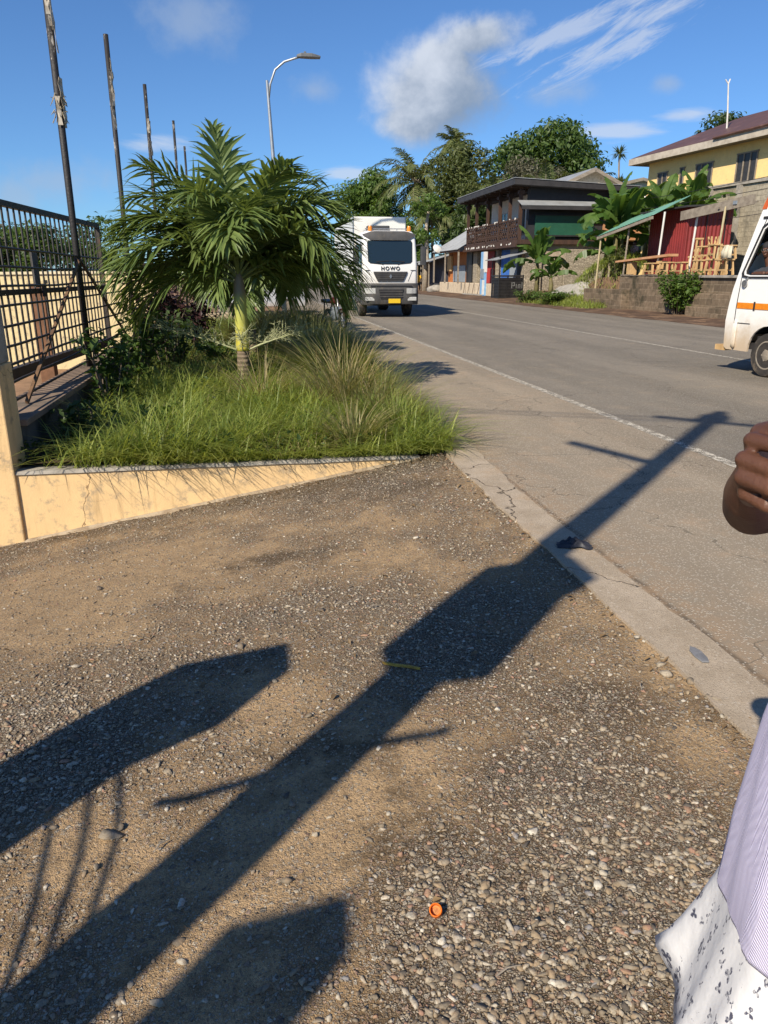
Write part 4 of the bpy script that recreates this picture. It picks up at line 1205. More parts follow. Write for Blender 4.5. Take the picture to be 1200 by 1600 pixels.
# ---- balcony house
def balcony_house():
    o, A = site('balcony_house', 'two storey house with carved brown balcony, dark flat roof and green panel on its side', 'house', 55, 22)
    pl = plaster('balcony_cream', (.62, .53, .40), (.54, .45, .34), crack=False)
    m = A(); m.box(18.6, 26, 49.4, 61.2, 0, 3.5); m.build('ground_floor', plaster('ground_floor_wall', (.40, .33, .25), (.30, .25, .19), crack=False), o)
    m = A(); m.box(19.6, 26, 49.5, 61.2, 3.8, 7.0); m.build('upper_wall', M_WHITE, o)
    m = A(); m.box(17.5, 26.1, 49.0, 61.6, 3.50, 3.78); m.build('balcony_slab', M_DARKWOOD, o)
    m = A()
    m.add([(16.9, 48.3, 7.02), (25.4, 48.3, 6.72), (25.4, 61.9, 6.72), (16.9, 61.9, 7.02), (16.9, 48.3, 7.40), (25.4, 48.3, 7.05), (25.4, 61.9, 7.05), (16.9, 61.9, 7.40)], [(0, 3, 2, 1), (4, 5, 6, 7), (0, 1, 5, 4), (1, 2, 6, 5), (2, 3, 7, 6), (3, 0, 4, 7)])
    rf = m.build('roof', M_ROOFDARK, o)
    m = A(); m.add([(16.86, 48.25, 7.405), (25.5, 48.25, 7.055), (25.5, 61.95, 7.055), (16.86, 61.95, 7.405)], [(0, 1, 2, 3)])
    m.build('roof_sheet', M_ROOFGREY, rf, solid=.03)
    m = A()
    for u in np.arange(49.2, 61.9, 1.1): m.box(17.0, 19.6, u, u + .08, 6.9, 7.0)
    m.build('rafters', M_DARKWOOD, rf)
    for u in (49.25, 51.3, 53.4, 56.2, 59.0, 61.3):
        m = A(); m.box(17.6, 17.8, u - .1, u + .1, 3.78, 6.98); m.box(17.5, 17.9, u - .17, u + .17, 6.55, 6.75); m.build('post', M_DARKWOOD, o)
    # carved railing: a lattice of crossing pieces with small roundels
    m = A(); random.seed(4)
    m.box(17.6, 17.72, 49.2, 61.4, 4.98, 5.10); m.box(17.6, 17.72, 49.2, 61.4, 3.80, 3.92); m.box(17.62, 17.70, 49.2, 61.4, 4.42, 4.48)
    u = 49.3
    while u < 61.1:
        for z0, z1 in ((3.92, 4.42), (4.48, 4.98)):
            k = random.random()
            m.beam((17.66, u, z0), (17.66, u + .42, z1), .05, .06, (1, 0, 0)); m.beam((17.655, u + .42, z0), (17.655, u, z1), .05, .06, (1, 0, 0))
            if k > .35: m.lathe([(.10, -.03), (.15, -.03), (.15, .03), (.10, .03)], 10, (17.66, u + .21, (z0 + z1) / 2), 'x')
        u += .42
    m.build('railing', M_DARKWOOD, o)
    m = A(); random.seed(9)                             # scraps pinned along rail top and eaves
    for k in range(46):
        u = random.uniform(49.3, 61); z = random.choice((5.12, 3.62, 3.56)); w_ = random.uniform(.06, .2)
        m.box(17.40, 17.44, u, u + w_, z - random.uniform(.05, .14), z)
    m.build('pennants', M_WHITE, o)
    window(A, o, 'v', 57.2, 58.6, 4.6, 6.0, 19.6, 2, M_WHITE, M_GLASS)
    window(A, o, 'v', 53.6, 54.5, 4.5, 6.0, 19.6, 1, M_DARKWOOD, M_BLACK)
    window(A, o, 'v', 51.6, 52.8, 4.7, 5.9, 19.6, 2, M_WHITE, M_GLASS)
    m = A(); m.box(17.4, 18.4, 49.1, 61.6, 3.34, 3.49); m.build('shop_lintel', M_DARKWOOD, o)
    # shop fronts under the balcony
    for nm_, lb, u0, u1, mt, z1 in (('shutter', 'red shop door', 56.7, 58.5, M_RED, 3.3), ('shutter', 'blue shop shutter', 53.2, 55.0, M_BLUE, 3.3), ('shutter', 'grey shop shutter', 51.6, 53.15, M_GREYMET, 3.3), ('shutter', 'black shop shutter', 49.9, 51.55, M_BLACK, 3.3), ('shutter', 'dark open doorway', 58.6, 60.1, M_BLACK, 3.3)):
        m = A(); m.corr((18.52, u0, .95), (0, 1, 0), (0, 0, 1), u1 - u0, z1 - .95, .16, .02, (-1, 0, 0)); q = m.build(nm_, mt, o, solid=.02); q['label'] = lb
    for u0, u1 in ((60.2, 61.3), (55.05, 55.5)):
        m = A(); m.box(18.2, 18.62, u0, u1, 0, 3.33); m.build('pillar', M_STONE, o, bevel=.04)
    m = A(); m.box(18.1, 19.3, 48.95, 49.7, 0, 3.33); m.build('pillar', M_STONE, o, bevel=.05)
    m = A(); m.box(20.9, 23.8, 49.0, 49.4, 0, 3.2); m.build('pillar', M_STONE, o, bevel=.05)
    m = A(); m.box(19.3, 20.9, 49.15, 49.39, 0, 2.2); m.build('side_wall', M_STONE, o, bevel=.05)
    # side facing the viewer: green panel under a small lean-to roof
    gp = pm('green_panel', (.020, .095, .055), (.016, .075, .044), 1.6, .45, .15, 50, .5, stain=(.05, .12, .08), stain_at=(.6, .72))
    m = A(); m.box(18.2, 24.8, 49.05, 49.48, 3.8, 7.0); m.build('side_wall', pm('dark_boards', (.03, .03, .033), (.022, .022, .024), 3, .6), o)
    m = A(); m.box(18.65, 22.7, 48.93, 49.045, 4.0, 5.30); g = m.build('green_panel', gp, o, bevel=.01)
    m = A(); m.box(18.6, 22.75, 48.86, 48.925, 3.97, 4.06); m.box(18.6, 22.75, 48.86, 48.925, 5.25, 5.33); m.build('trim', M_BLACK, g)
    m = A(); m.add([(17.4, 48.2, 5.80), (24.0, 48.2, 5.80), (24.0, 49.04, 6.15), (17.4, 49.04, 6.15)], [(0, 1, 2, 3)]); m.build('lean_to_roof', M_ROOFGREY, o, solid=.03)
    m = A(); m.box(17.42, 23.98, 48.22, 48.30, 5.56, 5.77); m.build('fascia', M_ROOFDARK, o)


balcony_house()

# stall, sign post and wall in front of it
def slatted_stall():
    o, A = site('slatted_stall', 'dark slatted metal stall with a small canopy beside the road', 'stall', 51.5, 17.2)
    m = A()
    for z in np.arange(.1, 1.45, .095):
        m.box(16.4, 18.2, 49.00, 49.03, z, z + .055); m.box(16.37, 16.40, 49.0, 50.6, z, z + .055)
    for v in (16.4, 17.0, 17.6, 18.2): m.box(v - .03, v + .03, 49.04, 49.1, 0, 1.5)
    for u in (49.1, 50.5): m.box(16.41, 16.47, u - .03, u + .03, 0, 1.5)
    m.box(16.35, 18.25, 48.97, 49.12, 1.5, 1.56); m.box(16.35, 16.47, 49.12, 50.65, 1.5, 1.56)
    m.build('slats', M_BLACK, o)
    m = A(); m.box(16.5, 18.2, 49.3, 50.5, .05, 1.35); m.build('box_body', pm('stall_inside', (.05, .048, .046), (.035, .033, .032), 4, .8), o)
    m = A()
    for u, v in ((49.1, 16.42), (50.6, 16.42)): m.beam((v, u, 0), (v, u, 2.72), .07)
    m.build('post', M_BLACK, o)
    m = A(); m.add([(16.0, 48.7, 2.50), (18.2, 48.7, 3.0), (18.2, 51, 3.0), (16.0, 51, 2.50)], [(0, 1, 2, 3)]); m.build('canopy', M_ROOFGREY, o, solid=.05)
    # white letters worn off on its front
    m = A()
    for x, w_, z0, z1 in ((17.25, .05, .72, 1.1), (17.33, .12, 1.05, 1.1), (17.42, .05, .86, 1.1), (17.33, .12, .86, .91), (17.56, .04, .72, 1.0), (17.70, .04, .72, .98), (17.70, .14, .94, .98), (17.82, .04, .72, .98), (17.96, .04, .72, 1.12)):
        m.box(x, x + w_, 48.975, 48.985, z0, z1)
    m.build('lettering', pm('faded_white', (.20, .20, .19), (.12, .12, .115), 20, .8), o)


slatted_stall()
o, A = site('painted_post', 'flat post painted pale blue and white in front of the red door', 'post', 55.6, 17.5)
m = A(); m.cur = 0; m.box(17.35, 17.5, 55.3, 56.4, 0, 1.75); m.cur = 1; m.box(17.34, 17.51, 55.25, 55.75, 1.752, 3.2); m.cur = 0; m.box(17.35, 17.5, 55.76, 56.4, 1.752, 3.2); m.cur = 1; m.box(17.33, 17.348, 55.3, 55.85, .15, 1.2)
m.build('board', [M_LBLUE, M_WHITE], o, bevel=.01)
m = A(); m.box(17.3, 17.345, 55.5, 56.2, 1.3, 2.0); m.build('notice', M_GREYMET, o)
o, A = site('plaster_wall', 'low weathered plaster wall in front of the orange shop, sticks leaning on it', 'wall', 62, 17.7)
m = A(); m.box(17.5, 18.4, 53.9, 69.5, -.05, .95); m.build('wall_body', plaster('peeled_plaster', (.60, .49, .35), (.50, .40, .28), (.28, .20, .13), (.40, .33, .24), zhi=1), o, bevel=.03)
m = A(); m.box(17.1, 17.48, 55.8, 60.5, -.05, .16); m.build('step', M_CEM, o, bevel=.02)
for i, u in enumerate((56.6, 58.0, 59.2, 60.4)):
    o = thing('leaning_stick', 'thin dark stick leaning on the low plaster wall below the shops', 'stick', u, 17.2, 0, 0, 'sticks leaning on the plaster wall')
    MB().tube([(0, 0, 0), (.27, .25 + .1 * i, .98)], [.025, .02], 6).build('stick', M_DARKWOOD, o)

# ---- orange shop with white roof
def orange_shop():
    o, A = site('orange_shop', 'orange plank shop with grey doors under a pale metal roof', 'shop', 65, 20)
    m = A(); m.corr((18.42, 61.8, .95), (0, 1, 0), (0, 0, 1), 8.0, 2.55, .22, .015, (-1, 0, 0), 4); m.build('plank_front', M_ORWOOD, o, solid=.03)
    m = A(); m.box(18.5, 22, 61.75, 69.9, .3, 3.5); m.build('shop_body', M_DARKWOOD, o)
    for u0, u1 in ((64.0, 65.9), (66.0, 67.9)):
        m = A(); m.box(18.32, 18.38, u0, u1, .98, 2.35); m.build('door', M_GREYMET, o, bevel=.02)
    m = A(); m.box(18.25, 18.39, 61.8, 63.4, .96, 3.45); m.build('doorway', M_BLACK, o)
    m = A(); m.box(18.2, 18.36, 68.2, 69.6, 1.9, 3.2); m.build('plank_panel', M_WOOD, o)
    m = A(); m.corr((16.9, 61.5, 3.55), (0, 1, 0), (3.4, 0, 2.0), 8.8, 3.95, .2, .02, (-.5, 0, .86), 4); m.build('roof', M_ROOFGREY, o, solid=.015)
    m = A(); m.prism([(17.1, 3.52), (20.1, 3.52), (20.1, 5.3)], 69.9, 70.1, 'y'); m.build('gable', M_WHITE, o)
    m = A(); m.box(17.0, 17.14, 61.6, 70.2, 3.40, 3.53); m.build('beam', M_DARKWOOD, o)
    for u in (61.7, 66, 70.1):
        m = A(); m.beam((17.07, u, .9), (17.07, u, 3.42), .12); m.build('post', M_WOOD_G, o)


def dish(label, u, v, z, r_, rot, stand=.4):
    o = thing('satellite_dish', label, 'satellite dish', u, v, z, rot)
    m = MB(); secs = []
    for k in range(6):
        rr = r_ * k / 5; secs.append((max(.004, rr), .28 * rr * rr / r_))
    m.lathe(secs, 24, (0, 0, 0), 'y')
    d = m.build('reflector', M_WHITE, o, smooth=True); d.rotation_euler = (R(-35), 0, 0)
    m = MB(); m.tube([(0, -r_ * .75, -r_ * .1), (0, -r_ * .9, r_ * .45)], .012, 5); m.box(-.04, .04, -r_ * .95, -r_ * .83, r_ * .4, r_ * .55); m.build('feed_arm', M_GREYMET, o)
    m = MB(); m.tube([(0, .12, 0), (0, .25, -stand)], .03, 6); m.build('mount', M_GREYMET, o)
    return o


orange_shop()
dish('white satellite dish on the eave of the orange shop', 67.6, 16.85, 3.85, .48, R(20))


def sheds():
    for i, (u0, u1, v0, zr, lb) in enumerate(((71.0, 76.0, 18.3, 3.2, 'dark open shed with pale sloping roof beside the orange shop'), (77.0, 86.0, 18.9, 3.0, 'farther dark shed with patched tin roof behind the pedestrians'))):
        o, A = site('roadside_shed', lb, 'shed', (u0 + u1) / 2, v0 + 1.5)
        m = A(); m.box(v0, v0 + 3, u0, u1, 0, zr - .15); m.build('shed_wall', pm('shed_blue_grey', (.06, .06, .075), (.035, .035, .042), 3, .8), o)
        m = A(); m.corr((v0 - 1.7, u0 - .3, zr - .45), (0, 1, 0), (3, 0, .75), u1 - u0 + .6, 4.6, .25, .025, (-.2, 0, 1), 4); m.build('roof', M_ROOFGREY, o, solid=.015)
        for u in (u0, (u0 + u1) / 2, u1):
            m = A(); m.beam((v0 - 1.5, u, 0), (v0 - 1.5, u, zr - .45), .1); m.build('post', M_WOOD_G, o)
    o = thing('rock', 'grey boulder lying at the end of the low plaster wall', 'rock', 70.6, 17.4)
    me = npmesh('boulder', *(lambda v, f: (v * (np.array([.8, 1.0, .45]) * (1 + .2 * np.array([[mnoise.noise(tuple(p * 1.7))] for p in v]))) + [0, 0, .25], f))(*ico(3)), M_CEM, True)
    link('boulder', me, o)


sheds()

# ---- houses on the hill
def gable_house(name, label, u, v, z, wid, dep, h, rise, wall, roof, win=True):
    o, A = site(name, label, 'house', u, v, z)
    m = A(); m.prism([(v - wid / 2, z - 1.2), (v + wid / 2, z - 1.2), (v + wid / 2, z + h), (v, z + h + rise), (v - wid / 2, z + h)], u, u + dep, 'y'); m.build('wall', wall, o)
    e = .5; s = rise / (wid / 2)
    m = A()
    for sg in (-1, 1):
        m.add([(v, u - e, z + h + rise + .05), (v + sg * (wid / 2 + e), u - e, z + h - s * e + .05), (v + sg * (wid / 2 + e), u + dep + e, z + h - s * e + .05), (v, u + dep + e, z + h + rise + .05)], [(0, 1, 2, 3)])
    r_ = m.build('roof', roof, o, solid=.08)
    m = A()
    for sg in (-1, 1): m.beam((v, u - e - .05, z + h + rise - .05), (v + sg * (wid / 2 + e), u - e - .05, z + h - s * e - .05), .06, .22)
    m.build('fascia', M_WOOD_G, r_)
    return o, A


g_cream = plaster('gable_cream', (.62, .52, .37), (.52, .43, .30), crack=False)
gable_house('gabled_house', 'cream house with grey gabled roof showing above the black roof', 52, 23.7, 4.0, 5.6, 8, 3.2, 1.25, g_cream, M_ROOFGREY)
gable_house('small_house', 'small house with brown roof and orange gable left of the yellow house', 47, 25.0, 4.9, 3.2, 5, 1.3, .55, plaster('orange_gable', (.50, .24, .11), (.42, .2, .09), crack=False), pm('brown_roof', (.16, .085, .06), (.11, .065, .05), 3, .7))
o, A = gable_house('grey_roofed_house', 'white walled house with flat grey roof behind the spiky plant', 60, 31.5, 6.2, 4.6, 6, 2.2, .5, M_WHITE, M_ROOFGREY)


def yellow_house():
    c = W(42.7, 22.9)
    o = thing('yellow_house', 'long yellow house with brown metal roof and louvre windows above the kiosk', 'house', 42.7, 22.9, 3.5)
    o.rotation_euler.z = R(-73)      # local x runs along the facade towards the viewer, y into the house
    yel = plaster('yellow_wall', (.80, .58, .25), (.75, .53, .23), (.58, .42, .20), (.66, .49, .24), crack=False, k=.25)
    L = 17.
    m = MB(); m.box(0, L, 0, 7.5, -3, 4.45); m.build('wall', yel, o)
    rm = pm('brown_metal_roof', (.12, .060, .042), (.09, .046, .034), 1.5, .5, .2, 40, .4, .0, stain=(.16, .085, .07), stain_at=(.55, .7))
    m = MB()
    m.add([(-.7, -.75, 4.36), (L, -.75, 4.36), (L, 3.75, 6.2), (2.6, 3.75, 6.2), (-.7, 8.2, 4.36), (L, 8.2, 4.36)], [(0, 1, 2, 3), (0, 3, 4), (4, 3, 2, 5)])
    r_ = m.build('roof', rm, o, solid=.1)
    m = MB(); m.box(-.75, L, -.82, -.76, 4.05, 4.38); m.box(-.82, -.755, -.82, 8.2, 4.05, 4.38); m.build('fascia', pm('pale_fascia', (.50, .44, .36), (.36, .31, .25), 3, .8, .3, 40, .2), r_)
    m = MB(); m.box(-.7, L, -.755, 0, 4.10, 4.16); m.build('soffit', M_WOOD_G, r_)
    m = MB(); m.tube([(6.2, -.9, 4.42), (L, -.9, 4.50)], .06, 6); m.build('gutter', rm, r_)
    def B(): return MB()
    for x0, x1, z0, z1, nm in ((.95, 1.75, 2.15, 3.45, 2), (2.85, 3.15, 2.35, 3.5, 1), (4.1, 5.35, 2.1, 3.5, 3), (7.05, 8.35, 2.1, 3.6, 3), (10.2, 11.6, 2.1, 3.6, 3)):
        window(B, o, 'u', x0, x1, z0, z1, 0, nm, M_WOOD_G)
    # antenna mast tied to the eave
    a = thing('antenna_mast', 'thin white leaning antenna mast at the eave of the yellow house', 'antenna', 38.6, 24.9, 8.1)
    MB().tube([(0, 0, -.35), (-.15, 0, 1.4), (-.32, 0, 2.75)], [.045, .04, .035], 7).build('mast', M_WHITE, a)
    MB().tube([(-.32, -.0, 2.7), (-.18, .1, 2.95)], .03, 5).tube([(-.32, 0, 2.7), (-.5, 0, 2.9)], .03, 5).build('aerial', M_WHITE, a)
    # terrace wall with pilasters under the house
    t_ = thing('terrace_wall', 'tall weathered block wall with pilasters carrying the yellow house', 'wall', 41.0, 22.4, 0)
    t_.rotation_euler.z = R(-73)
    m = MB(); m.box(1.9, 20, .0, .5, -1, 5.62); m.build('wall_body', M_BLOCK, t_)
    m = MB(); m.box(1.8, 20, -.1, .55, 5.622, 5.76); m.build('coping', M_CEM, t_)
    for x in (4.6, 6.6, 8.6, 10.6):
        m = MB(); m.box(x, x + .26, -.18, -.003, -1, 5.60); m.build('pilaster', M_CEM, t_)
    m = MB(); m.box(2.9, 4.3, -.55, -.004, 3.6, 4.75); m.build('white_tank', M_WHITE, t_, bevel=.05)
    # lower garden wall
    return o


yellow_house()
dish('large white satellite dish beside the yellow house corner', 42.6, 22.6, 5.6, .6, R(-20), .9)

# ---- stone wall at the road, steps, kiosk
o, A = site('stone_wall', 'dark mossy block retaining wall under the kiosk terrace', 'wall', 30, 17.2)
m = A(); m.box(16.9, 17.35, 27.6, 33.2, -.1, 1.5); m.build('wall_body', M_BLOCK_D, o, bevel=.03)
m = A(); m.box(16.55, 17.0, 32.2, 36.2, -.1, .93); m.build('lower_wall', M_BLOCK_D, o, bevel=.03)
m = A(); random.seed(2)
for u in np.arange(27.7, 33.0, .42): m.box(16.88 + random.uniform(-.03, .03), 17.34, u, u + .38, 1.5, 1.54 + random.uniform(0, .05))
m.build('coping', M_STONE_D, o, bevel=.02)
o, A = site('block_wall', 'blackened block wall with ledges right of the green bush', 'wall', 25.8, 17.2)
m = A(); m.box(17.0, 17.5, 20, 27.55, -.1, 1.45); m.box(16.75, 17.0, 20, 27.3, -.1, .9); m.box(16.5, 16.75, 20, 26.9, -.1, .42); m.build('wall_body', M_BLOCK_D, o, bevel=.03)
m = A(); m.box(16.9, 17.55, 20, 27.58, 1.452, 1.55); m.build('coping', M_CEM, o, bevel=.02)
o = thing('rock_bank', 'pale rough rock slope below the tall banana plants', 'rock', 39.4, 17.3, 0)
V_, F_ = ico(4); d_ = np.array([[mnoise.noise(tuple(p * 2.1)) + .5 * mnoise.noise(tuple(p * 5)) for p in V_]]).T
link('boulder', npmesh('boulder', V_ * np.array([1.0, 3.1, .95]) * (1 + .22 * d_) + [.5, 0, .2], F_, pm('pale_rock', (.42, .39, .34), (.30, .275, .24), 2.2, .95, .9, 22, .1, bdist=.04), True), o)


def kiosk():
    o, A = site('red_kiosk', 'dark red corrugated metal kiosk with green awning on the stone terrace', 'kiosk', 31.4, 20.4, 1.5)
    rm = pm('red_corrugated', (.235, .030, .028), (.19, .026, .025), 1.2, .5, .15, 40, .4, stain=(.13, .02, .02), stain_at=(.55, .72))
    m = A(); m.corr((19.0, 31.6, 1.5), (1, 0, 0), (0, 0, 1), 2.15, 2.85, .19, .018, (0, -1, 0), 6); m.build('front_wall', rm, o, solid=.01)
    m = A(); m.corr((19.0, 31.62, 1.5), (0, 1, 0), (0, 0, 1), 3.1, 2.85, .19, .018, (-1, 0, 0), 6); m.corr((21.15, 31.62, 1.5), (0, 1, 0), (0, 0, 1), 3.1, 2.85, .19, .018, (1, 0, 0), 4); m.corr((19.0, 34.72, 1.5), (1, 0, 0), (0, 0, 1), 2.15, 2.85, .19, .018, (0, 1, 0), 4); m.build('side_wall', rm, o, solid=.01)
    m = A()
    for v in (19.9, 20.8): m.box(v, v + .04, 31.555, 31.575, 1.55, 4.3)
    m.build('batten', M_BLACK, o)
    m = A(); m.add([(18.5, 30.9, 4.34), (18.5, 34.9, 4.34), (21.5, 34.9, 4.5), (21.5, 30.9, 4.5)], [(0, 1, 2, 3)]); m.build('roof', M_ROOFDARK, o, solid=.07)
    gm = pm('green_awning', (.16, .34, .25), (.125, .28, .20), 1.5, .45, .15, 40, .4, stain=(.24, .38, .30), stain_at=(.58, .72))
    m = A()
    A0, B0, A1, B1 = Vector((17.0, 36.1, 3.36)), Vector((17.35, 31.6, 4.02)), Vector((18.9, 36.5, 4.22)), Vector((19.2, 31.9, 4.86))
    n = 46
    for i in range(n):
        t0, t1 = i / n, (i + 1) / n
        z0, z1 = .015 * (i % 2), .015 * ((i + 1) % 2); q = Vector((0, 0, 1))
        m.add([A0.lerp(B0, t0) + q * z0, A0.lerp(B0, t1) + q * z1, A1.lerp(B1, t1) + q * z1, A1.lerp(B1, t0) + q * z0], [(0, 1, 2, 3)])
    aw = m.build('awning', gm, o, solid=.012)
    m = A(); m.beam(A0 - Vector((0, 0, .1)), B0 - Vector((0, 0, .1)), .07, .12); m.beam(A0 - Vector((0, 0, .08)), A1 - Vector((0, 0, .08)), .06, .1)
    m.build('awning_beam', M_WOOD_G, aw)
    for (v, u, z0, z1), mt in (((17.05, 36.0, .7, 3.3), M_BAMBOO), ((17.4, 33.9, 1.4, 3.66), M_WOOD_G), ((17.45, 31.0, 1.5, 4.1), M_WHITE), ((17.5, 28.6, 1.5, 3.95), M_WHITE), ((17.35, 26.6, 1.45, 3.95), M_BAMBOO)):
        m = A(); m.tube([(v, u, z0), (v + .05, u - .1, z1)], .042, 7); m.build('post', mt, o)
    m = A(); m.beam((17.2, 29.1, 3.80), (17.55, 25.1, 4.08), .07, .34); m.build('beam', M_WOOD_G, o)
    m = A(); m.box(17.4, 17.46, 25.9, 26.1, 3.98, 4.1); m.build('floodlight', M_GREYMET, o)
    m = A()
    for u in (29.0, 28.0, 26.8): m.beam((17.3, u, 3.92), (19.1, u + .3, 4.2), .07)
    m.build('rafters', M_WOOD_G, o)


kiosk()


# ---- carpenter's stools
def stool(label, u, v, z, rot, h=.45, L=.42, upside=False, first=[None]):
    if first[0] is None:
        o = thing('wooden_stool', label, 'stool', u, v, z, rot, 'rough wooden stools for sale')
        m = MB(); m.box(-.21, .21, -.15, .15, .41, .455); m.build('seat', M_WOOD, o, bevel=.006)
        for sx in (-1, 1):
            for sy in (-1, 1):
                m = MB(); m.beam((sx * .15, sy * .10, .41), (sx * .20, sy * .14, 0), .055, .055); m.build('leg', M_WOOD, o)
        m = MB(); m.beam((-.185, -.13, .14), (.185, -.13, .14), .035, .05); m.beam((-.185, .13, .14), (.185, .13, .14), .035, .05); m.build('stretcher', M_WOOD, o)
        first[0] = o
    else:
        o = copy_tree(first[0]); o.location = W(u, v, z); o.rotation_euler = (0, 0, TH + rot); o['label'] = label
    o.scale = (L / .42, 1, h / .455)
    if upside: o.rotation_euler.x = math.pi; o.location.z += h
    return o


ZT = 1.56
stool('long low stool under the plank table, left of the green bush', 31.2, 17.3, ZT, 1.5, .5, .95)
stool('low stool beside the plank table, just above the bush', 30.0, 17.3, ZT, 1.6, .52, .7)
stool('stool standing over the top of the green bush', 28.75, 17.25, ZT, 1.4, .5, .8)
stool('stool carrying the tall upright stool in front of the red wall', 28.6, 17.75, ZT + .0, 1.7, .72, .6)
stool('topmost tall narrow stool standing on another stool before the red wall', 28.6, 17.75, ZT + .72, 1.5, .68, .36)
stool('bottom left stool of the big stack at the right end of the terrace', 27.5, 17.3, ZT, 1.5, .56, .75)
stool('bottom middle stool of the big stack at the right end of the terrace', 26.7, 17.35, ZT, 1.65, .58, .7)
stool('bottom right stool of the big stack, nearest the minibus', 25.9, 17.3, ZT, 1.5, .56, .7)
stool('second layer left stool of the big stack, under the white pole', 27.4, 17.4, ZT + .56, 1.7, .5, .8)
stool('second layer middle stool of the big stack, beside the bamboo pole', 26.75, 17.35, ZT + .58, 1.4, .52, .6)
stool('second layer right stool of the big stack, nearest the minibus', 26.0, 17.4, ZT + .56, 1.6, .48, .6)
stool('small stool lying upside down on top of the big stack', 27.0, 17.4, ZT + 1.08, 1.3, .3, .4, True)
stool('stool at the back of the stack against the red kiosk', 27.6, 18.3, ZT, 1.2, .7, .6)
o, A = site('plank_table', 'rough plank table with a thick trestle leg in front of the red kiosk', 'table', 31.8, 17.9, ZT)
m = A()
m.add([(17.3, 34.6, 2.12), (17.3, 29.9, 2.30), (17.75, 29.9, 2.30), (17.75, 34.6, 2.12), (17.3, 34.6, 2.20), (17.3, 29.9, 2.40), (17.75, 29.9, 2.40), (17.75, 34.6, 2.20)], [(0, 3, 2, 1), (4, 5, 6, 7), (0, 1, 5, 4), (1, 2, 6, 5), (2, 3, 7, 6), (3, 0, 4, 7)])
m.build('tabletop', pm('plank_top', (.55, .30, .16), (.42, .22, .11), 4, .8, .3, 40, .2), o)
for u in (33.2, 30.6):
    m = A(); m.box(17.4, 17.7, u, u + .4, 1.5, 2.13); m.build('leg', M_WOOD, o, bevel=.01)
o = thing('cloth', 'pale cloth hung over the right end of the stool stack', 'cloth', 25.55, 17.1, 2.15)
m = MB(); secs = []
for k in range(9):
    t = k / 8; secs.append([(.04 * math.sin(k * 1.9) - .02, -.25 + .5 * t, .42 - .02 * math.sin(k)), (.05 * math.sin(k * 2.1 + 1) - .06, -.25 + .52 * t, .2), (.06 * math.sin(k * 1.7 + 2) - .06, -.25 + .5 * t, -.02 + .03 * math.sin(k * 2))])
m.loft(secs, False, False); m.build('cloth', pm('pale_fabric', (.62, .56, .42), (.55, .49, .36), 6, .9), o, smooth=True, solid=.01)

# overhead wires on the right
o = thing('overhead_cable', 'thin black cables sagging in front of the terrace wall', 'cable', 24, 21, 5)
m = MB()
for dz, dv in ((0, 0), (.5, .3), (-.9, .2)):
    m.tube([(dv - 1.5 + 3.0 * t, 14 - 24 * t, dz - .3 + 1.4 * t - 1.6 * t * (1 - t)) for t in np.linspace(0, 1, 9)], .012, 4)
m.build('cable', M_BLACK, o)
# ================================================================= vehicles
def carpaint(name, col, dust=(.40, .31, .21), z0=.35, z1=1.0, k=.85, rough=.35):
    """paint with road dust thrown up over the lower panels"""
    t = NT(name); co = t.coord(); z = t.n('ShaderNodeSeparateXYZ', {0: co}).outputs[2]
    nz = t.noise(co, 5, 6, .7).outputs[0]; n2 = t.noise(co, 45, 3, .6).outputs[0]
    m = t.math('MULTIPLY', t.ramp(t.math('ADD', z, t.math('MULTIPLY', t.math('SUBTRACT', nz, .5), .55)), z1, z0), k)
    c = t.mix(t.math('MULTIPLY', t.ramp(nz, .5, .75), .2), col, tuple(x * .75 for x in col))
    c = t.mix(m, c, dust)
    c = t.mix(t.math('MULTIPLY', t.ramp(n2, .6, .75), .12), c, (.2, .15, .1))
    ro = t.math('ADD', t.math('MULTIPLY', m, .5), rough)
    return t.out(c, ro, None, .5)


M_TYRE = pm('tyre_rubber', (.035, .032, .030), (.06, .052, .045), 8, .85, .2, 50, .2, stain=(.16, .125, .09), stain_at=(.52, .7), stain_scale=4)
M_RIM = pm('dusty_rim', (.30, .26, .21), (.20, .165, .125), 9, .6, .2, 50, .4)
M_GLASSD = glassm('windscreen_glass', (.012, .022, .030), .04)
M_PLASTIC = pm('dark_plastic', (.055, .055, .058), (.04, .04, .042), 6, .6, .1, 60, .35)
M_GREYP = pm('grey_bumper', (.075, .073, .072), (.055, .053, .052), 4, .6, .15, 50, .35, stain=(.13, .11, .085), stain_at=(.5, .75), stain_scale=2.5)
M_LAMPG = pm('lamp_glass', (.50, .50, .48), (.40, .40, .39), 12, .15, .0, 40, .7)
M_AMBER = pm('amber_lens', (.80, .26, .02), (.70, .20, .015), 12, .25, 0, 40, .6)
M_CHROME = pm('dull_chrome', (.45, .45, .45), (.35, .35, .35), 10, .3, 0, 40, .6, .8)


def rrect(x0, x1, y0, y1, r_, z, n=5):
    p = []
    for cx, cy, a in ((x1 - r_, y1 - r_, 0), (x0 + r_, y1 - r_, 90), (x0 + r_, y0 + r_, 180), (x1 - r_, y0 + r_, 270)):
        for i in range(n):
            t = R(a + 90 * i / (n - 1)); p.append((cx + r_ * math.cos(t), cy + r_ * math.sin(t), z))
    return p


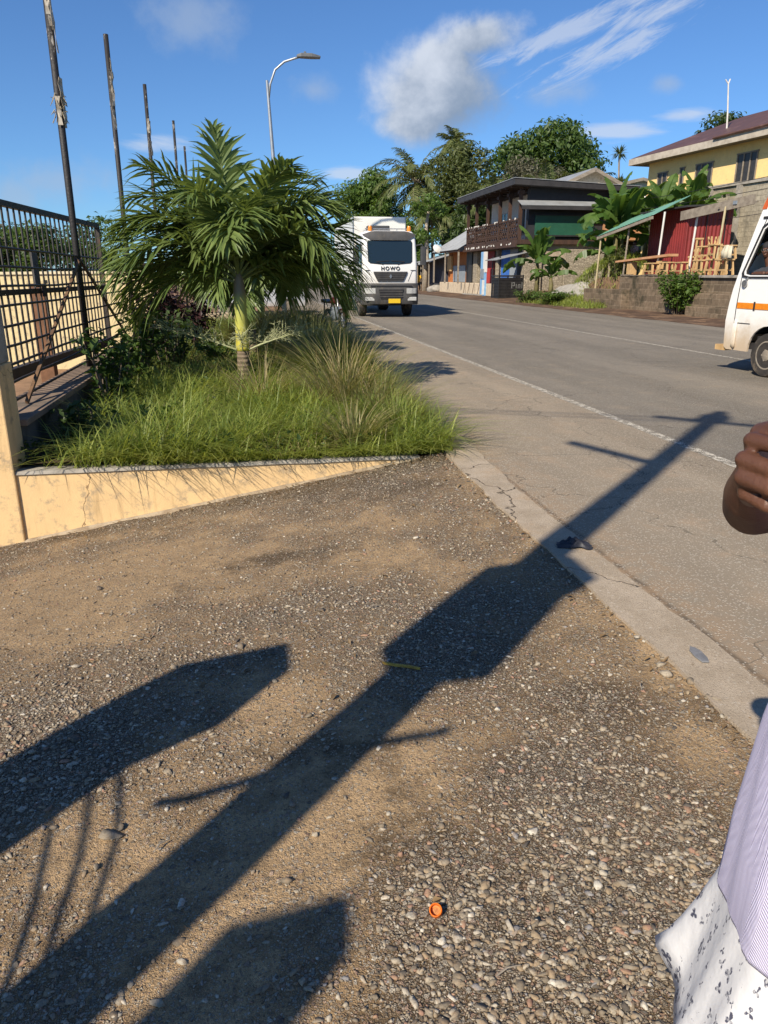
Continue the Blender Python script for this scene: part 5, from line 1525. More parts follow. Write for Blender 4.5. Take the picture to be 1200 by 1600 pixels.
def wheel(parent, x, y, r_, w_, out=-1, rim=.62, bolts=6, label=None):
    """wheel with its axle along x; out = side the rim face looks to"""
    m = MB(); h = w_ / 2
    m.lathe([(r_ * rim, -h * .85), (r_ * .80, -h), (r_ * .95, -h * .92), (r_, -h * .6), (r_, -h * .18), (r_ * .985, -h * .12), (r_ * .985, h * .12), (r_, h * .18), (r_, h * .6), (r_ * .95, h * .92), (r_ * .80, h), (r_ * rim, h * .85)], 36, (x, y, r_), 'x')
    t = m.build('wheel', M_TYRE, parent, smooth=True, auto=35)
    m = MB(); q = out * h
    m.lathe([(r_ * rim * 1.02, q * .3), (r_ * rim * 1.02, q * .88), (r_ * rim * .93, q * .90), (r_ * rim * .86, q * .55), (r_ * .42, q * .62), (r_ * .30, q * .80), (r_ * .16, q * .95), (r_ * .10, q * 1.0)], 28, (x, y, r_), 'x')
    for i in range(bolts):
        a = 6.283 * i / bolts; m.lathe([(.016, q * .7), (.016, q * .9)], 6, (x, y + math.cos(a) * r_ * .24, r_ + math.sin(a) * r_ * .24), 'x')
    rm = m.build('rim', M_RIM, t, smooth=True, auto=35)
    m = MB()
    for i in range(8):
        a = 6.283 * (i + .5) / 8; m.lathe([(r_ * .055, q * .58), (r_ * .055, q * .66)], 10, (x, y + math.cos(a) * r_ * .46, r_ + math.sin(a) * r_ * .46), 'x')
    m.build('rim_holes', M_BLACK, t)
    return t


def text_mesh(name, s, size, mat, parent, loc, rot, depth=.01, sx=1.):
    c = bpy.data.curves.new(name, 'FONT'); c.body = s; c.size = size; c.extrude = depth; c.align_x = 'CENTER'; c.align_y = 'CENTER'; c.space_character = 1.25; c.offset = size * .018
    tmp = bpy.data.objects.new('tmp', c); COL.objects.link(tmp)
    me = bpy.data.meshes.new_from_object(tmp.evaluated_get(bpy.context.evaluated_depsgraph_get()))
    bpy.data.objects.remove(tmp)
    me.materials.clear(); me.materials.append(mat)
    o = link(name, me, parent); o.location = loc; o.rotation_euler = rot; o.scale = (sx, 1, 1)
    return o


def truck():
    o = thing('box_truck', 'white box truck with grey bumper and visor, driving towards the viewer', 'truck', 28.75, 5.32)
    wp = carpaint('truck_white', (.74, .73, .70), z0=1.1, z1=1.7, k=.25)
    # cab: horizontal sections, raked at the windscreen
    fy = lambda z: .03 if z < 1.9 else .03 + (z - 1.9) * .19
    m = MB(); m.loft([rrect(-1.2 + i, 1.2 - i, fy(z) + j, 2.15, .14, z) for z, i, j in ((1.02, .02, .03), (1.3, .0, 0), (1.9, .0, 0), (2.4, .02, 0), (2.85, .05, 0), (3.0, .08, .04), (3.12, .16, .16), (3.16, .3, .35))])
    cab = m.build('cab', wp, o, smooth=True, auto=45)
    def onface(poly, y0, y1, name, mat, par=o, bev=.0):
        mm = MB(); n = len(poly)
        vs = [(x, fy(z) + y0, z) for x, z in poly] + [(x, fy(z) + y1, z) for x, z in poly]
        mm.add(vs, [tuple(range(n)), tuple(range(2 * n - 1, n - 1, -1))] + [(i, i + n, (i + 1) % n + n, (i + 1) % n) for i in range(n)])
        return mm.build(name, mat, par, bevel=bev)
    ws = [(-.93, 2.06), (-.85, 1.99), (-.4, 1.955), (.4, 1.955), (.85, 1.99), (.93, 2.06), (.95, 2.7), (.90, 2.77), (-.90, 2.77), (-.95, 2.7)]
    onface([(x * 1.035, 2.36 + (z - 2.36) * 1.05) for x, z in ws], -.012, .02, 'windscreen_rubber', M_BLACK)
    onface(ws, -.02, .01, 'windscreen', M_GLASSD)
    # visor
    m = MB(); secs = []
    for x in np.linspace(-1.12, 1.12, 15):
        b = (1 - (x / 1.2) ** 2); zt = 3.12 + (.0 if abs(x) < .75 else -.1 * (abs(x) - .75) / .37); zb = 2.80 + (.0 if abs(x) < .8 else .16 * (abs(x) - .8) / .32)
        y = fy(zb) - .03 - .05 * b
        secs.append([(x, y, zb), (x, y + .01, (zb + zt) / 2), (x, y + .08, zt), (x, y + .34, zt), (x, y + .16, zb)])
    m.loft(secs); m.build('sun_visor', M_GREYP, o, smooth=True, auto=40)
    # grille and badge strip
    onface([(-.56, 1.33), (.56, 1.33), (.72, 1.60), (.74, 1.68), (-.74, 1.68), (-.72, 1.60)], -.05, .02, 'grille', M_PLASTIC, o, .01)
    g = [c for c in o.children if c.name.startswith('grille')][0]
    m = MB()
    for i, z in enumerate((1.40, 1.47, 1.54, 1.61)): m.box(-.56 - .04 * i, .56 + .04 * i, -.045, -.022, z, z + .03)
    m.build('grille_bars', M_GREYP, g)
    m = MB(); m.prism([(-.06, 1.50), (0, 1.43), (.06, 1.50), (0, 1.60)], -.065, -.05, 'y'); m.build('emblem', M_CHROME, g)
    text_mesh('lettering', 'HOWO', .19, M_BLACK, o, (0, .014, 1.79), (R(90), 0, 0), .012, 1.15)
    # panel gaps beside the grille
    m = MB()
    for s in (-1, 1):
        m.beam((s * .95, .022, 1.70), (s * .78, .022, 1.33), .014, .012); m.beam((s * 1.08, .022, 1.72), (s * .95, .022, 1.70), .014, .012); m.box(s * 1.0 - .12, s * 1.0 + .12, .01, .024, 1.72, 1.735)
    m.build('panel_gap', M_BLACK, cab)
    # bumper block
    m = MB(); secs = []
    for x in np.linspace(-1.24, 1.24, 17):
        b = max(0, abs(x) - .75) / .5; y = -.14 + .24 * b * b; lo = .50 if abs(x) < .8 else .48
        secs.append([(x, y + .04, lo), (x, y, lo + .08), (x, y - .02, .82), (x, y + .01, 1.18), (x, y + .06, 1.26), (x, .55, 1.26), (x, .55, lo)])
    m.loft(secs); bp = m.build('bumper', M_GREYP, o, smooth=True, auto=35)
    m = MB(); m.prism([(-.46, .70), (.46, .70), (.54, 1.04), (-.54, 1.04)], -.175, -.15, 'y'); m.build('intake', M_BLACK, bp)
    m = MB()
    for z in (.76, .85, .95): m.box(-.5, .5, -.195, -.176, z, z + .03)
    m.build('intake_bars', M_GREYP, bp)
    m = MB(); m.box(-.9, .9, -.172, -.14, 1.15, 1.20); m.build('bumper_step', M_PLASTIC, bp)
    for s in (-1, 1):
        m = MB(); m.loft([[(s * x, y, z) for z in (.88, 1.08)] + [(s * x, y + .04, z) for z in (1.08, .88)] for x, y in ((.68, -.165), (.9, -.145), (1.08, -.085), (1.14, -.05))]); m.build('headlight', M_LAMPG, o, bevel=.01)
        m = MB(); m.box(s * .92 - .2, s * .92 + .2, -.15, -.09, .62, .76); m.build('fog_lamp', M_LAMPG, o, bevel=.02)
        m = MB(); m.lathe([(.0, 0), (.09, .02), (.09, .14), (.07, .2)], 14, (s * .85 + .07, .55, 3.12)); m.build('beacon', M_AMBER, o, smooth=True, auto=40)
        # mirrors
        m = MB(); m.loft([rrect(s * 1.47 - .12, s * 1.47 + .12, .06, .26, .05, z) for z in (1.92, 1.98, 2.5, 2.58)]); mr = m.build('mirror', M_PLASTIC, o, smooth=True, auto=45)
        m = MB(); m.tube([(s * 1.16, .3, 2.62), (s * 1.4, .15, 2.66), (s * 1.47, .15, 2.55)], .025, 6); m.tube([(s * 1.18, .3, 1.9), (s * 1.47, .15, 1.95)], .02, 6); m.build('mirror_arm', M_PLASTIC, mr)
        m = MB(); m.box(s * 1.195 - .012, s * 1.195 + .012, .55, 1.55, 1.98, 2.7); m.build('side_window', M_GLASSD, o)
        m = MB(); m.tube([(s * .32, -.0 + fy(1.98) - .03, 1.93), (s * .62, fy(2.05) - .035, 2.03), (s * .05, fy(2.1) - .035, 2.06)], .014, 5); m.build('wiper', M_BLACK, o)
        m = MB(); m.box(s * 1.1 - .14, s * 1.1 + .14, .2, 2.0, .55, 1.24); m.build('step', M_GREYP, o, bevel=.03)
        wheel(o, s * 1.03, 1.35, .52, .32, s, .58, 10); wheel(o, s * .98, 6.6, .52, .5, s, .58, 10)
    # roof rail and cooling unit in front of the box
    m = MB(); m.box(-.62, .38, 2.0, 2.45, 3.18, 3.42); m.build('cooling_unit', M_PLASTIC, o, bevel=.03)
    m = MB(); m.tube([(-1.0, .6, 3.22), (1.0, .6, 3.22)], .02, 6)
    for x in (-.95, -.4, .4, .95): m.tube([(x, .6, 3.1), (x, .6, 3.22)], .016, 5)
    m.build('roof_rail', M_CHROME, o)
    m = MB(); m.box(-1.22, 1.22, 2.5, 9.2, 1.15, 3.78); m.build('cargo_box', carpaint('box_white', (.72, .70, .64), z0=1.0, z1=1.9, k=.4), o, bevel=.03)
    m = MB(); m.box(-1.24, 1.24, 2.48, 9.22, 1.08, 1.15); m.box(-1.23, -1.2, 2.47, 2.55, 1.1, 3.79); m.box(1.2, 1.23, 2.47, 2.55, 1.1, 3.79); m.build('box_trim', M_GALV, o)
    m = MB(); m.box(-.55, .55, .5, 9.0, .6, 1.05); m.box(-1.0, 1.0, 1.2, 1.5, .4, .6); m.box(-.95, .95, 6.45, 6.75, .4, .65); m.build('chassis', M_BLACK, o)
    m = MB(); m.box(-1.15, -.6, 2.9, 4.4, .55, 1.05); m.build('fuel_tank', M_GALV, o, bevel=.06)
    m = MB(); m.box(-.12, .40, -.178, -.165, .54, .70); m.build('number_plate', pm('yellow_plate', (.72, .48, .02), (.65, .43, .02), 20, .5, 0), o)
    o.scale = (.88, 1, 1)
    return o


truck()


# ---- minibus at the right edge
def minibus():
    o = thing('minibus', 'white minibus with orange stripes and dusty lower body, cut by the right picture edge', 'minibus', 10.62, 8.0, 0, R(4))
    wp = carpaint('minibus_white', (.78, .77, .74), (.47, .36, .24), .40, 1.02, .95)
    WD = 1.80
    ins = lambda z: 0.03 * max(0, (.7 - z)) + (0 if z < 1.45 else .13 * ((z - 1.45) / 1.15) ** 1.25)
    arc = lambda cy, r_: [(cy + r_ * math.cos(a), .36 + r_ * math.sin(a)) for a in np.linspace(0, math.pi, 13)]
    front = [(.93, .36), (1.0, .40), (1.02, .82), (.985, 1.10), (.94, 1.32), (.82, 1.80), (.71, 2.28), (.63, 2.62), (.54, 2.84), (.30, 2.96)]
    outl = [(y, z) for y, z in arc(0, .43)][::1]
    # outline order: front bottom -> up -> roof -> rear -> bottom with the two wheel arches
    poly = front + [(-1.6, 2.98), (-3.5, 2.94), (-3.72, 2.7), (-3.8, 1.5), (-3.82, .42)] + [(-3.06, .36)] + arc(-2.6, .43)[::-1][0:0]
    poly += [(y, z) for y, z in arc(-2.6, .43)[::-1]] + [(y, z) for y, z in arc(0, .43)[::-1]]
    holes = [[(.735, 1.60), (.72, 1.55), (.60, 1.53), (-.30, 1.53), (-.36, 1.58), (-.36, 2.24), (-.30, 2.30), (.44, 2.30), (.52, 2.25)]]
    rear_w = [[(-.55, 1.55), (-.55, 2.28), (-1.65, 2.28), (-1.65, 1.55)], [(-1.85, 1.55), (-1.85, 2.28), (-3.3, 2.28), (-3.3, 1.55)]]
    import bmesh
    def side(xf):
        bm = bmesh.new()
        for lp in [poly] + holes:
            vs = [bm.verts.new((0, y, z)) for y, z in lp]
            for i in range(len(vs)): bm.edges.new((vs[i], vs[(i + 1) % len(vs)]))
        bmesh.ops.triangle_fill(bm, use_beauty=True, use_dissolve=False, edges=bm.edges[:])
        bm.verts.index_update(); bm.verts.ensure_lookup_table()
        vs = [(xf(v.co.z), v.co.y, v.co.z) for v in bm.verts]; fs = [tuple(v.index for v in f.verts) for f in bm.faces]; bm.free()
        return vs, fs
    m = MB(); m.add(*side(lambda z: ins(z))); m.add(*side(lambda z: WD - ins(z)))
    # nose, roof and tail skin between the two sides, bowed forward across the width
    nF = 15; ncol = 12; secs = []
    for i, (y, z) in enumerate(poly[:nF]):
        x0, x1 = ins(z), WD - ins(z); b = .12 if y > .15 else (-.05 if y < -3.6 else 0)
        row = []
        for c in range(ncol + 1):
            s = c / ncol; q = 1 - abs(2 * s - 1) ** 3.0
            row.append((x0 + (x1 - x0) * s, y + b * q, z + (.03 * q if z > 2.5 else 0)))
        secs.append(row)
    m.loft(secs, False, False)
    body = m.build('body', wp, o, solid=.03)
    # windscreen on the nose
    m = MB(); rows = []
    for y, z in [(.93, 1.36), (.80, 1.80), (.665, 2.27)]:
        x0, x1 = ins(z) + .12, WD - ins(z) - .12
        rows.append([(x0 + (x1 - x0) * s, y + .035 + .115 * (1 - abs(2 * s - 1) ** 3), z) for s in np.linspace(0, 1, 11)])
    m.loft(rows, False, False); m.build('windscreen', M_GLASSD, o, smooth=True, solid=.008)
    # window rubber and inner frame
    hp = holes[0]; n = len(hp); cy, cz = sum(p[0] for p in hp) / n, sum(p[1] for p in hp) / n
    def ring(f0, f1, x, mat, nm, par):
        mm = MB(); vs = []
        for f in (f0, f1):
            for y, z in hp:
                yy, zz = cy + (y - cy) * f, cz + (z - cz) * f; vs.append((ins(zz) + x, yy, zz))
        mm.add(vs, [(i, (i + 1) % n, (i + 1) % n + n, i + n) for i in range(n)]); return mm.build(nm, mat, par, solid=.025)
    dr = ring(1.075, 1.0, -.020, M_BLACK, 'window_rubber', o); ring(1.0, .95, -.008, wp, 'window_frame', dr); ring(.95, .915, .004, M_BLACK, 'inner_rubber', dr)
    for hw in rear_w:
        m = MB(); m.add([(ins(z) - .012, y, z) for y, z in hw], [(0, 1, 2, 3)]); m.build('side_window', M_GLASSD, o, solid=.01)
    # door gaps, gutter
    m = MB()
    gp = [(.80, .42), (.80, 1.05), (.77, 1.55), (.62, 2.05), (.50, 2.40)]
    for a, b in zip(gp[:-1], gp[1:]): m.beam((ins(a[1]) - .016, a[0], a[1]), (ins(b[1]) - .016, b[0], b[1]), .012, .012)
    m.beam((-.016, .80, .80), (-.016, .43, .80), .01, .012); m.beam((ins(2.4) - .02, .58, 2.41), (ins(2.42) - .02, -3.6, 2.45), .02, .035); m.beam((-.016, -.46, .5), (-.016, -.46, 1.5), .01, .012); m.beam((ins(2) - .016, -.46, 1.5), (ins(2.4) - .016, -.46, 2.4), .01, .012)
    m.build('door_gap', M_BLACK, body)
    for y0, y1 in ((.78, .40), (.36, -.42), (-.5, -1.6), (-1.65, -2.7), (-2.75, -3.6)):
        m = MB(); m.box(-.024, -.016, y1, y0, 1.03, 1.125); m.build('stripe', M_AMBER, o)
    m = MB(); m.box(-.027, -.0245, .36, .40, 1.01, 1.145); m.build('stripe_gap', M_BLACK, body)
    # bumper
    m = MB(); rows = []
    for z, g in ((.40, -.04), (.46, .03), (.62, .06), (.78, .055), (.84, .0)):
        rows.append([(-.03 + (WD + .06) * s, (.72 if abs(2 * s - 1) > .985 else 1.0 + g + .13 * (1 - abs(2 * s - 1) ** 3)), z) for s in np.linspace(0, 1, 17)])
    m.loft(rows, False, False); m.build('bumper', carpaint('bumper_white', (.70, .68, .62), (.45, .35, .24), .4, .85, .9), o, smooth=True, solid=.03, bevel=0)
    m = MB(); m.box(.0, .16, 1.0, 1.22, .33, .42); m.build('step_plank', M_WOOD, o)
    m = MB(); m.loft([[(ins(z) - .005 + dx, y + dy, z) for dx, dy in ((-.02, .0), (.10, .05), (.10, -.06), (-.02, -.10))] for z, y in ((2.54, .665), (2.60, .65), (2.74, .60), (2.80, .57))]); m.build('marker_lamp', pm('red_orange_lens', (.60, .12, .02), (.5, .09, .02), 10, .3, 0), o)
    m = MB(); m.lathe([(.02, -.005), (.055, -.005), (.06, .012), (.03, .012)], 14, (-.045, .66, 1.42), 'x'); m.tube([(-.03, .60, 1.52), (-.05, .64, 1.46)], .014, 5); m.build('mirror', M_CHROME, o)
    m = MB(); m.box(.04, WD - .04, -3.7, .80, .40, .5); m.box(.06, WD - .06, -3.7, .3, .5, .62); m.build('floor', M_BLACK, o)
    m = MB(); m.box(.12, .70, -.35, .10, .62, 1.02); m.box(.12, .70, -.48, -.33, .95, 1.72); m.build('seat', pm('van_seat', (.09, .07, .06), (.06, .05, .045), 5, .9), o, bevel=.05)
    m = MB(); m.box(.06, WD - .06, .52, .80, .62, 1.42); m.build('dashboard', M_PLASTIC, o, bevel=.05)
    m = MB(); pts = [(.42 + .19 * math.cos(a), .38 + .06 * math.sin(a), 1.42 + .18 * math.sin(a)) for a in np.linspace(0, 6.283, 19)]; m.tube(pts, .014, 6, False); m.build('steering_wheel', M_BLACK, o)
    wheel(o, .10, 0, .34, .22, -1, .64, 5); wheel(o, .10, -2.6, .34, .22, -1, .64, 5); wheel(o, WD - .10, 0, .34, .22, 1, .64, 5); wheel(o, WD - .10, -2.6, .34, .22, 1, .64, 5)
    m = MB(); m.box(.3, WD - .3, -.1, .1, .3, .42); m.build('axle', M_BLACK, o)
    return o


VAN = minibus()


# ---- motorcycle by the grass
M_MOTO = pm('dark_red_paint', (.10, .018, .016), (.05, .012, .012), 4, .4, .1, 40, .5)


def motorcycle():
    o = thing('motorcycle', 'dark motorcycle parked at the end of the grass clumps, front wheel towards the viewer', 'motorcycle', 21.7, 2.62, 0, R(180 + 14))
    # local +y forward
    def tor(y, r_):
        m = MB(); m.lathe([(r_ - .10, -.025), (r_ - .06, -.045), (r_ - .01, -.035), (r_, 0), (r_ - .01, .035), (r_ - .06, .045), (r_ - .10, .025)], 30, (0, y, r_), 'x'); w_ = m.build('wheel', M_TYRE, o, smooth=True)
        return w_
    for y in (0, -1.25):
        # open tyre: ring only
        r_ = .30; m = MB(); secs = []
        for k in range(31):
            a = 6.2832 * k / 30; c = Vector((0, y + math.cos(a) * (r_ - .04), r_ + math.sin(a) * (r_ - .04))); e = Vector((0, math.cos(a), math.sin(a)))
            secs.append([tuple(c + e * (.045 * math.cos(b)) + Vector((.04 * math.sin(b), 0, 0))) for b in np.linspace(0, 5.5, 8)])
        m.loft(secs, True, False); w_ = m.build('wheel', M_TYRE, o, smooth=True)
        m = MB()
        for k in range(14):
            a = 6.2832 * k / 14; m.tube([(.02 * (-1) ** k, y, r_), (0, y + math.cos(a) * .23, r_ + math.sin(a) * .23)], .004, 4)
        m.lathe([(.04, -.05), (.05, -.03), (.05, .03), (.04, .05)], 10, (0, y, r_), 'x'); m.build('spokes', M_CHROME, w_)
    m = MB()
    for s in (-1, 1): m.tube([(s * .085, 0, .30), (s * .085, -.14, .70), (s * .07, -.24, 1.0)], .022, 7)
    m.build('fork', M_CHROME, o, smooth=True)
    m = MB(); secs = []
    for k in range(9):
        a = R(25 + 120 * k / 8); secs.append([(x, math.cos(a) * .35, .30 + math.sin(a) * .35 + .0 - abs(x) * .25) for x in (-.06, 0, .06)])
    m.loft(secs, False, False); m.build('mudguard', M_MOTO, o, solid=.008)
    m = MB(); m.ell((0, -.10, .93), (.095, .07, .10)); m.build('headlight', M_LAMPG, o, smooth=True)
    m = MB(); m.box(-.12, .12, -.16, -.06, .98, 1.10); m.build('cowl', M_MOTO, o, bevel=.03)
    m = MB(); m.tube([(-.40, -.36, 1.04), (-.22, -.26, 1.06), (0, -.24, 1.02), (.22, -.26, 1.06), (.40, -.36, 1.04)], .014, 6); h = m.build('handlebar', M_BLACK, o)
    for s in (-1, 1):
        m = MB(); m.tube([(s * .26, -.28, 1.06), (s * .36, -.25, 1.26)], .008, 5); m.ell((s * .38, -.25, 1.33), (.085, .02, .075), 12, 7); m.build('mirror', M_BLACK, o, smooth=True)
    m = MB(); m.loft([rrect(-w_, w_, -.75 + d, -.28 - d, .08, z) for z, w_, d in ((.74, .09, .06), (.80, .13, .0), (.90, .13, .02), (.95, .08, .1))]); m.build('fuel_tank', M_MOTO, o, smooth=True)
    m = MB(); m.loft([[(x, y, z) for x, z in ((-.11, .76), (.11, .76), (.13, .84 + b), (-.13, .84 + b))] for y, b in ((-.70, .0), (-1.0, -.03), (-1.4, .03), (-1.52, .02))]); m.build('seat', M_BLACK, o, bevel=.02)
    m = MB(); m.box(-.13, .13, -.72, -.32, .32, .66); m.tube([(.15, -.5, .4), (.17, -.9, .34), (.18, -1.5, .42)], .04, 8); m.build('engine', M_GREYMET, o, bevel=.03)
    m = MB()
    for s in (-1, 1): m.tube([(s * .08, -.26, .95), (s * .10, -.6, .70), (s * .10, -1.25, .32)], .02, 6); m.tube([(s * .11, -1.25, .3), (s * .12, -1.2, .78)], .022, 6)
    m.build('frame', M_BLACK, o)
    return o


motorcycle()


def parked_car():
    o = thing('parked_car', 'grey car parked behind the palm trunks, mostly hidden', 'car', 33.5, .3, 0, R(0))
    pt = carpaint('car_grey', (.42, .44, .47), z0=.2, z1=.6, k=.5)
    m = MB()
    prof = [(-2.1, .28), (-2.1, .75), (-1.95, .92), (-1.25, .98), (-.65, 1.42), (.75, 1.45), (1.45, 1.0), (2.0, .92), (2.1, .7), (2.1, .28)]
    sec = lambda x, k: [(x, y * k, .28 + (z - .28) * k) for y, z in prof]
    m.loft([[(q[1], x_, q[2]) for q in sec(0, k)] for x_, k in ((-.84, .97), (-.80, 1), (.80, 1), (.84, .97))]); m.build('body', pt, o, smooth=True, auto=40, bevel=.03)
    for s in (-1, 1):
        m = MB(); m.add([(y, s * .852, z) for y, z in ((-1.05, 1.0), (-.6, 1.36), (.7, 1.38), (1.2, 1.02))], [(0, 1, 2, 3)]); m.build('side_window', M_GLASSD, o, solid=.01)
    for y in (-1.3, 1.35):
        for s in (-1, 1):
            m = MB(); m.lathe([(.18, -.1), (.31, -.1), (.31, .1), (.18, .1)], 22, (y, s * .76, .31), 'y'); w_ = m.build('wheel', M_TYRE, o, smooth=True, auto=40)
            m = MB(); m.lathe([(.03, -.02), (.19, -.02), (.19, .02), (.03, .02)], 16, (y, s * .86, .31), 'y'); m.build('rim', M_RIM, w_)
    return o


parked_car()
# ================================================================= people
def skinm(name, c, c2):
    t = NT(name); co = t.coord()
    a = t.noise(co, 14, 5, .6).outputs[0]; g = t.noise(co, 160, 3, .6).outputs[0]
    col = t.mix(t.ramp(a, .3, .7), c, c2)
    fold = t.noise(t.vmath('MULTIPLY', co, (1, 1, 1)), 60, 4, .7).outputs[0]
    return t.out(col, .52, t.bump(t.math('ADD', g, t.math('MULTIPLY', fold, 1.4)), .5, .0018), .4, 0, None, **{'Subsurface Weight': .06, 'Subsurface Radius': (.6, .25, .12), 'Subsurface Scale': .01})


SKIN = skinm('brown_skin', (.118, .050, .027), (.085, .036, .020))
SKIN_D = skinm('deep_brown_skin', (.085, .038, .024), (.065, .03, .02))
HAIR = pm('black_hair', (.012, .010, .010), (.022, .018, .016), 40, .7, .5, 120, .2)


def remesh(o, vox, it=4):
    m = o.modifiers.new('remesh', 'REMESH'); m.mode = 'VOXEL'; m.voxel_size = vox; m.use_smooth_shade = True
    s = o.modifiers.new('smooth', 'SMOOTH'); s.iterations = it; s.factor = .5
    return o


def chain(m, pts, rad, n=12):
    """capsule chain: tube with rounded ends and joints"""
    pts = [Vector(p) for p in pts]
    P = [pts[0]]; Rr = [rad[0]]
    for i in range(len(pts) - 1):
        for t in (.33, .66, 1.): P.append(pts[i].lerp(pts[i + 1], t)); Rr.append(rad[i] + (rad[i + 1] - rad[i]) * t)
    m.tube(P, Rr, n)
    for p, r_ in zip(pts, rad): m.ell(p, r_ * .995, 12, 8)


def head_shape(m, c, f, s=1.):
    """head at c looking along f: skull, jaw, nose, brow, lips, ears, neck is added by the caller"""
    c = Vector(c); f = Vector(f).normalized(); x = f.cross(Vector((0, 0, 1))).normalized(); u = x.cross(f)
    rm = Matrix((x, f, u)).transposed()
    E = lambda p, r_: m.ell(c + rm @ (Vector(p) * s), tuple(q * s for q in r_), 14, 10, rm)
    E((0, -.012, .03), (.074, .094, .085)); E((0, .022, -.035), (.058, .066, .075)); E((0, .050, -.085), (.034, .030, .028))
    E((0, .092, -.012), (.013, .014, .028)); E((0, .100, -.030), (.021, .013, .012)); E((0, .083, .022), (.052, .012, .012)); E((0, .084, -.062), (.027, .014, .008)); E((0, .082, -.075), (.025, .014, .009))
    for sx in (-1, 1): E((sx * .074, -.008, -.005), (.010, .022, .032)); E((sx * .040, .066, -.028), (.022, .018, .020))
    return rm


def finish_head(o, c, f, s=1., hair='short', glasses=False, cap=None):
    c = Vector(c); f = Vector(f).normalized(); x = f.cross(Vector((0, 0, 1))).normalized(); u = x.cross(f); rm = Matrix((x, f, u)).transposed()
    pos = lambda p: c + rm @ (Vector(p) * s)
    m = MB(); eye = pm('eye_white', (.6, .58, .54), (.5, .48, .45), 30, .3, 0)
    for sx in (-1, 1): m.ell(pos((sx * .031, .080, .004)), .0115 * s, 10, 8)
    e = m.build('eyes', eye, o, smooth=True)
    m = MB()
    for sx in (-1, 1): m.ell(pos((sx * .031, .0895, .004)), .0055 * s, 8, 6)
    m.build('pupils', HAIR, e)
    if hair:
        m = MB(); k = 1.0 if hair == 'short' else 1.16
        m.ell(pos((0, -.020, .044)), (.080 * s * k, .097 * s * k, .083 * s * k), 18, 12, rm)
        if hair == 'bun': m.ell(pos((0, -.10, .07)), .05 * s, 14, 10)
        m.build('hair', HAIR, o, smooth=True)
    if cap:
        m = MB(); m.ell(pos((0, -.012, .055)), (.085 * s, .103 * s, .078 * s), 18, 12, rm)
        m.build('cap', cap, o, smooth=True)
    if glasses:
        m = MB()
        for sx in (-1, 1):
            pts = [pos((sx * .033 + .026 * math.cos(a), .100, .004 + .02 * math.sin(a))) for a in np.linspace(0, 6.283, 13)]
            m.tube(pts, .003 * s, 5, False); m.tube([pos((sx * .059, .098, .01)), pos((sx * .078, .0, .01))], .0025 * s, 4)
        m.build('glasses', M_BLACK, o)


def standing(label, u, v, z, rot, H, top, bottom, skin, walk=.0, arms=(0, 0), vox=.014, hair='short', skirt=False):
    """plain standing or walking figure; faces local +y"""
    o = thing('person', label, 'person', u, v, z, rot)
    k = H / 1.7; S = lambda *p: tuple(q * k for q in p)
    b = MB()
    hipz, knz = .90, .48
    ft = {}
    for sx in (-1, 1):
        w_ = walk * sx
        hip = S(sx * .09, 0, hipz); kn = S(sx * .10, .10 * abs(walk) + w_ * .35, knz); an = S(sx * .10, w_ * .9 - .05 * abs(walk), .08)
        chain(b, [hip, kn, an], [.085 * k, .055 * k, .038 * k]); chain(b, [an, (an[0], an[1] + .13 * k, .035 * k)], [.04 * k, .032 * k]); ft[sx] = (hip, kn, an)
    chain(b, [S(0, 0, .95), S(0, .01, 1.2), S(0, 0, 1.40)], [.125 * k, .12 * k, .11 * k]); b.ell(S(0, 0, 1.36), S(.18, .10, .10))
    chain(b, [S(0, 0, 1.42), S(0, .015, 1.54)], [.06 * k, .052 * k])
    hc = S(0, .02, 1.60); head_shape(b, hc, (0, 1, -.05), k)
    ar = {}
    for sx, a in zip((-1, 1), arms):
        sh = Vector(S(sx * .19, 0, 1.40)); el = sh + Vector((sx * .06, .28 * math.sin(a) * .6, -.28 * math.cos(a * .5))) * k; wr = el + Vector((0, .25 * math.sin(a + .35), -.25 * math.cos(a + .35))) * k; d = (wr - el).normalized()
        chain(b, [sh, el, wr], [.055 * k, .042 * k, .030 * k]); b.ell(wr + d * .05 * k, S(.028, .04, .045)); ar[sx] = (sh, el, wr)
        for j in range(4): q = wr + d * .08 * k + Vector((0, (j - 1.5) * .019 * k, 0)); chain(b, [q, q + d * .05 * k, q + d * .085 * k - Vector((sx * .015 * k, 0, 0))], [.009 * k, .008 * k, .007 * k], 6)
        chain(b, [wr + d * .03 * k, wr + d * .065 * k + Vector((0, .04 * k, 0))], [.011 * k, .009 * k], 6)
    remesh(b.build('body', skin, o, smooth=True), vox)
    m = MB(); chain(m, [S(0, 0, .88), S(0, .01, 1.2), S(0, 0, 1.40)], [.15 * k, .14 * k, .125 * k]); m.ell(S(0, 0, 1.36), S(.20, .12, .105))
    for sx in (-1, 1): sh, el, wr = ar[sx]; chain(m, [sh, sh.lerp(el, .75)], [.070 * k, .062 * k])
    remesh(m.build('shirt', top, o, smooth=True), vox)
    m = MB()
    if skirt: m.lathe([(.13 * k, .95 * k), (.17 * k, .85 * k), (.25 * k, .35 * k), (.24 * k, .34 * k)], 20); m.build('skirt', bottom, o, smooth=True)
    else:
        for sx in (-1, 1): hip, kn, an = ft[sx]; chain(m, [(hip[0] * .9, hip[1], .93 * k), kn, (an[0], an[1], an[2] + .04)], [.105 * k, .075 * k, .058 * k])
        remesh(m.build('trousers', bottom, o, smooth=True), vox)
    finish_head(o, hc, (0, 1, -.05), k, hair)
    return o


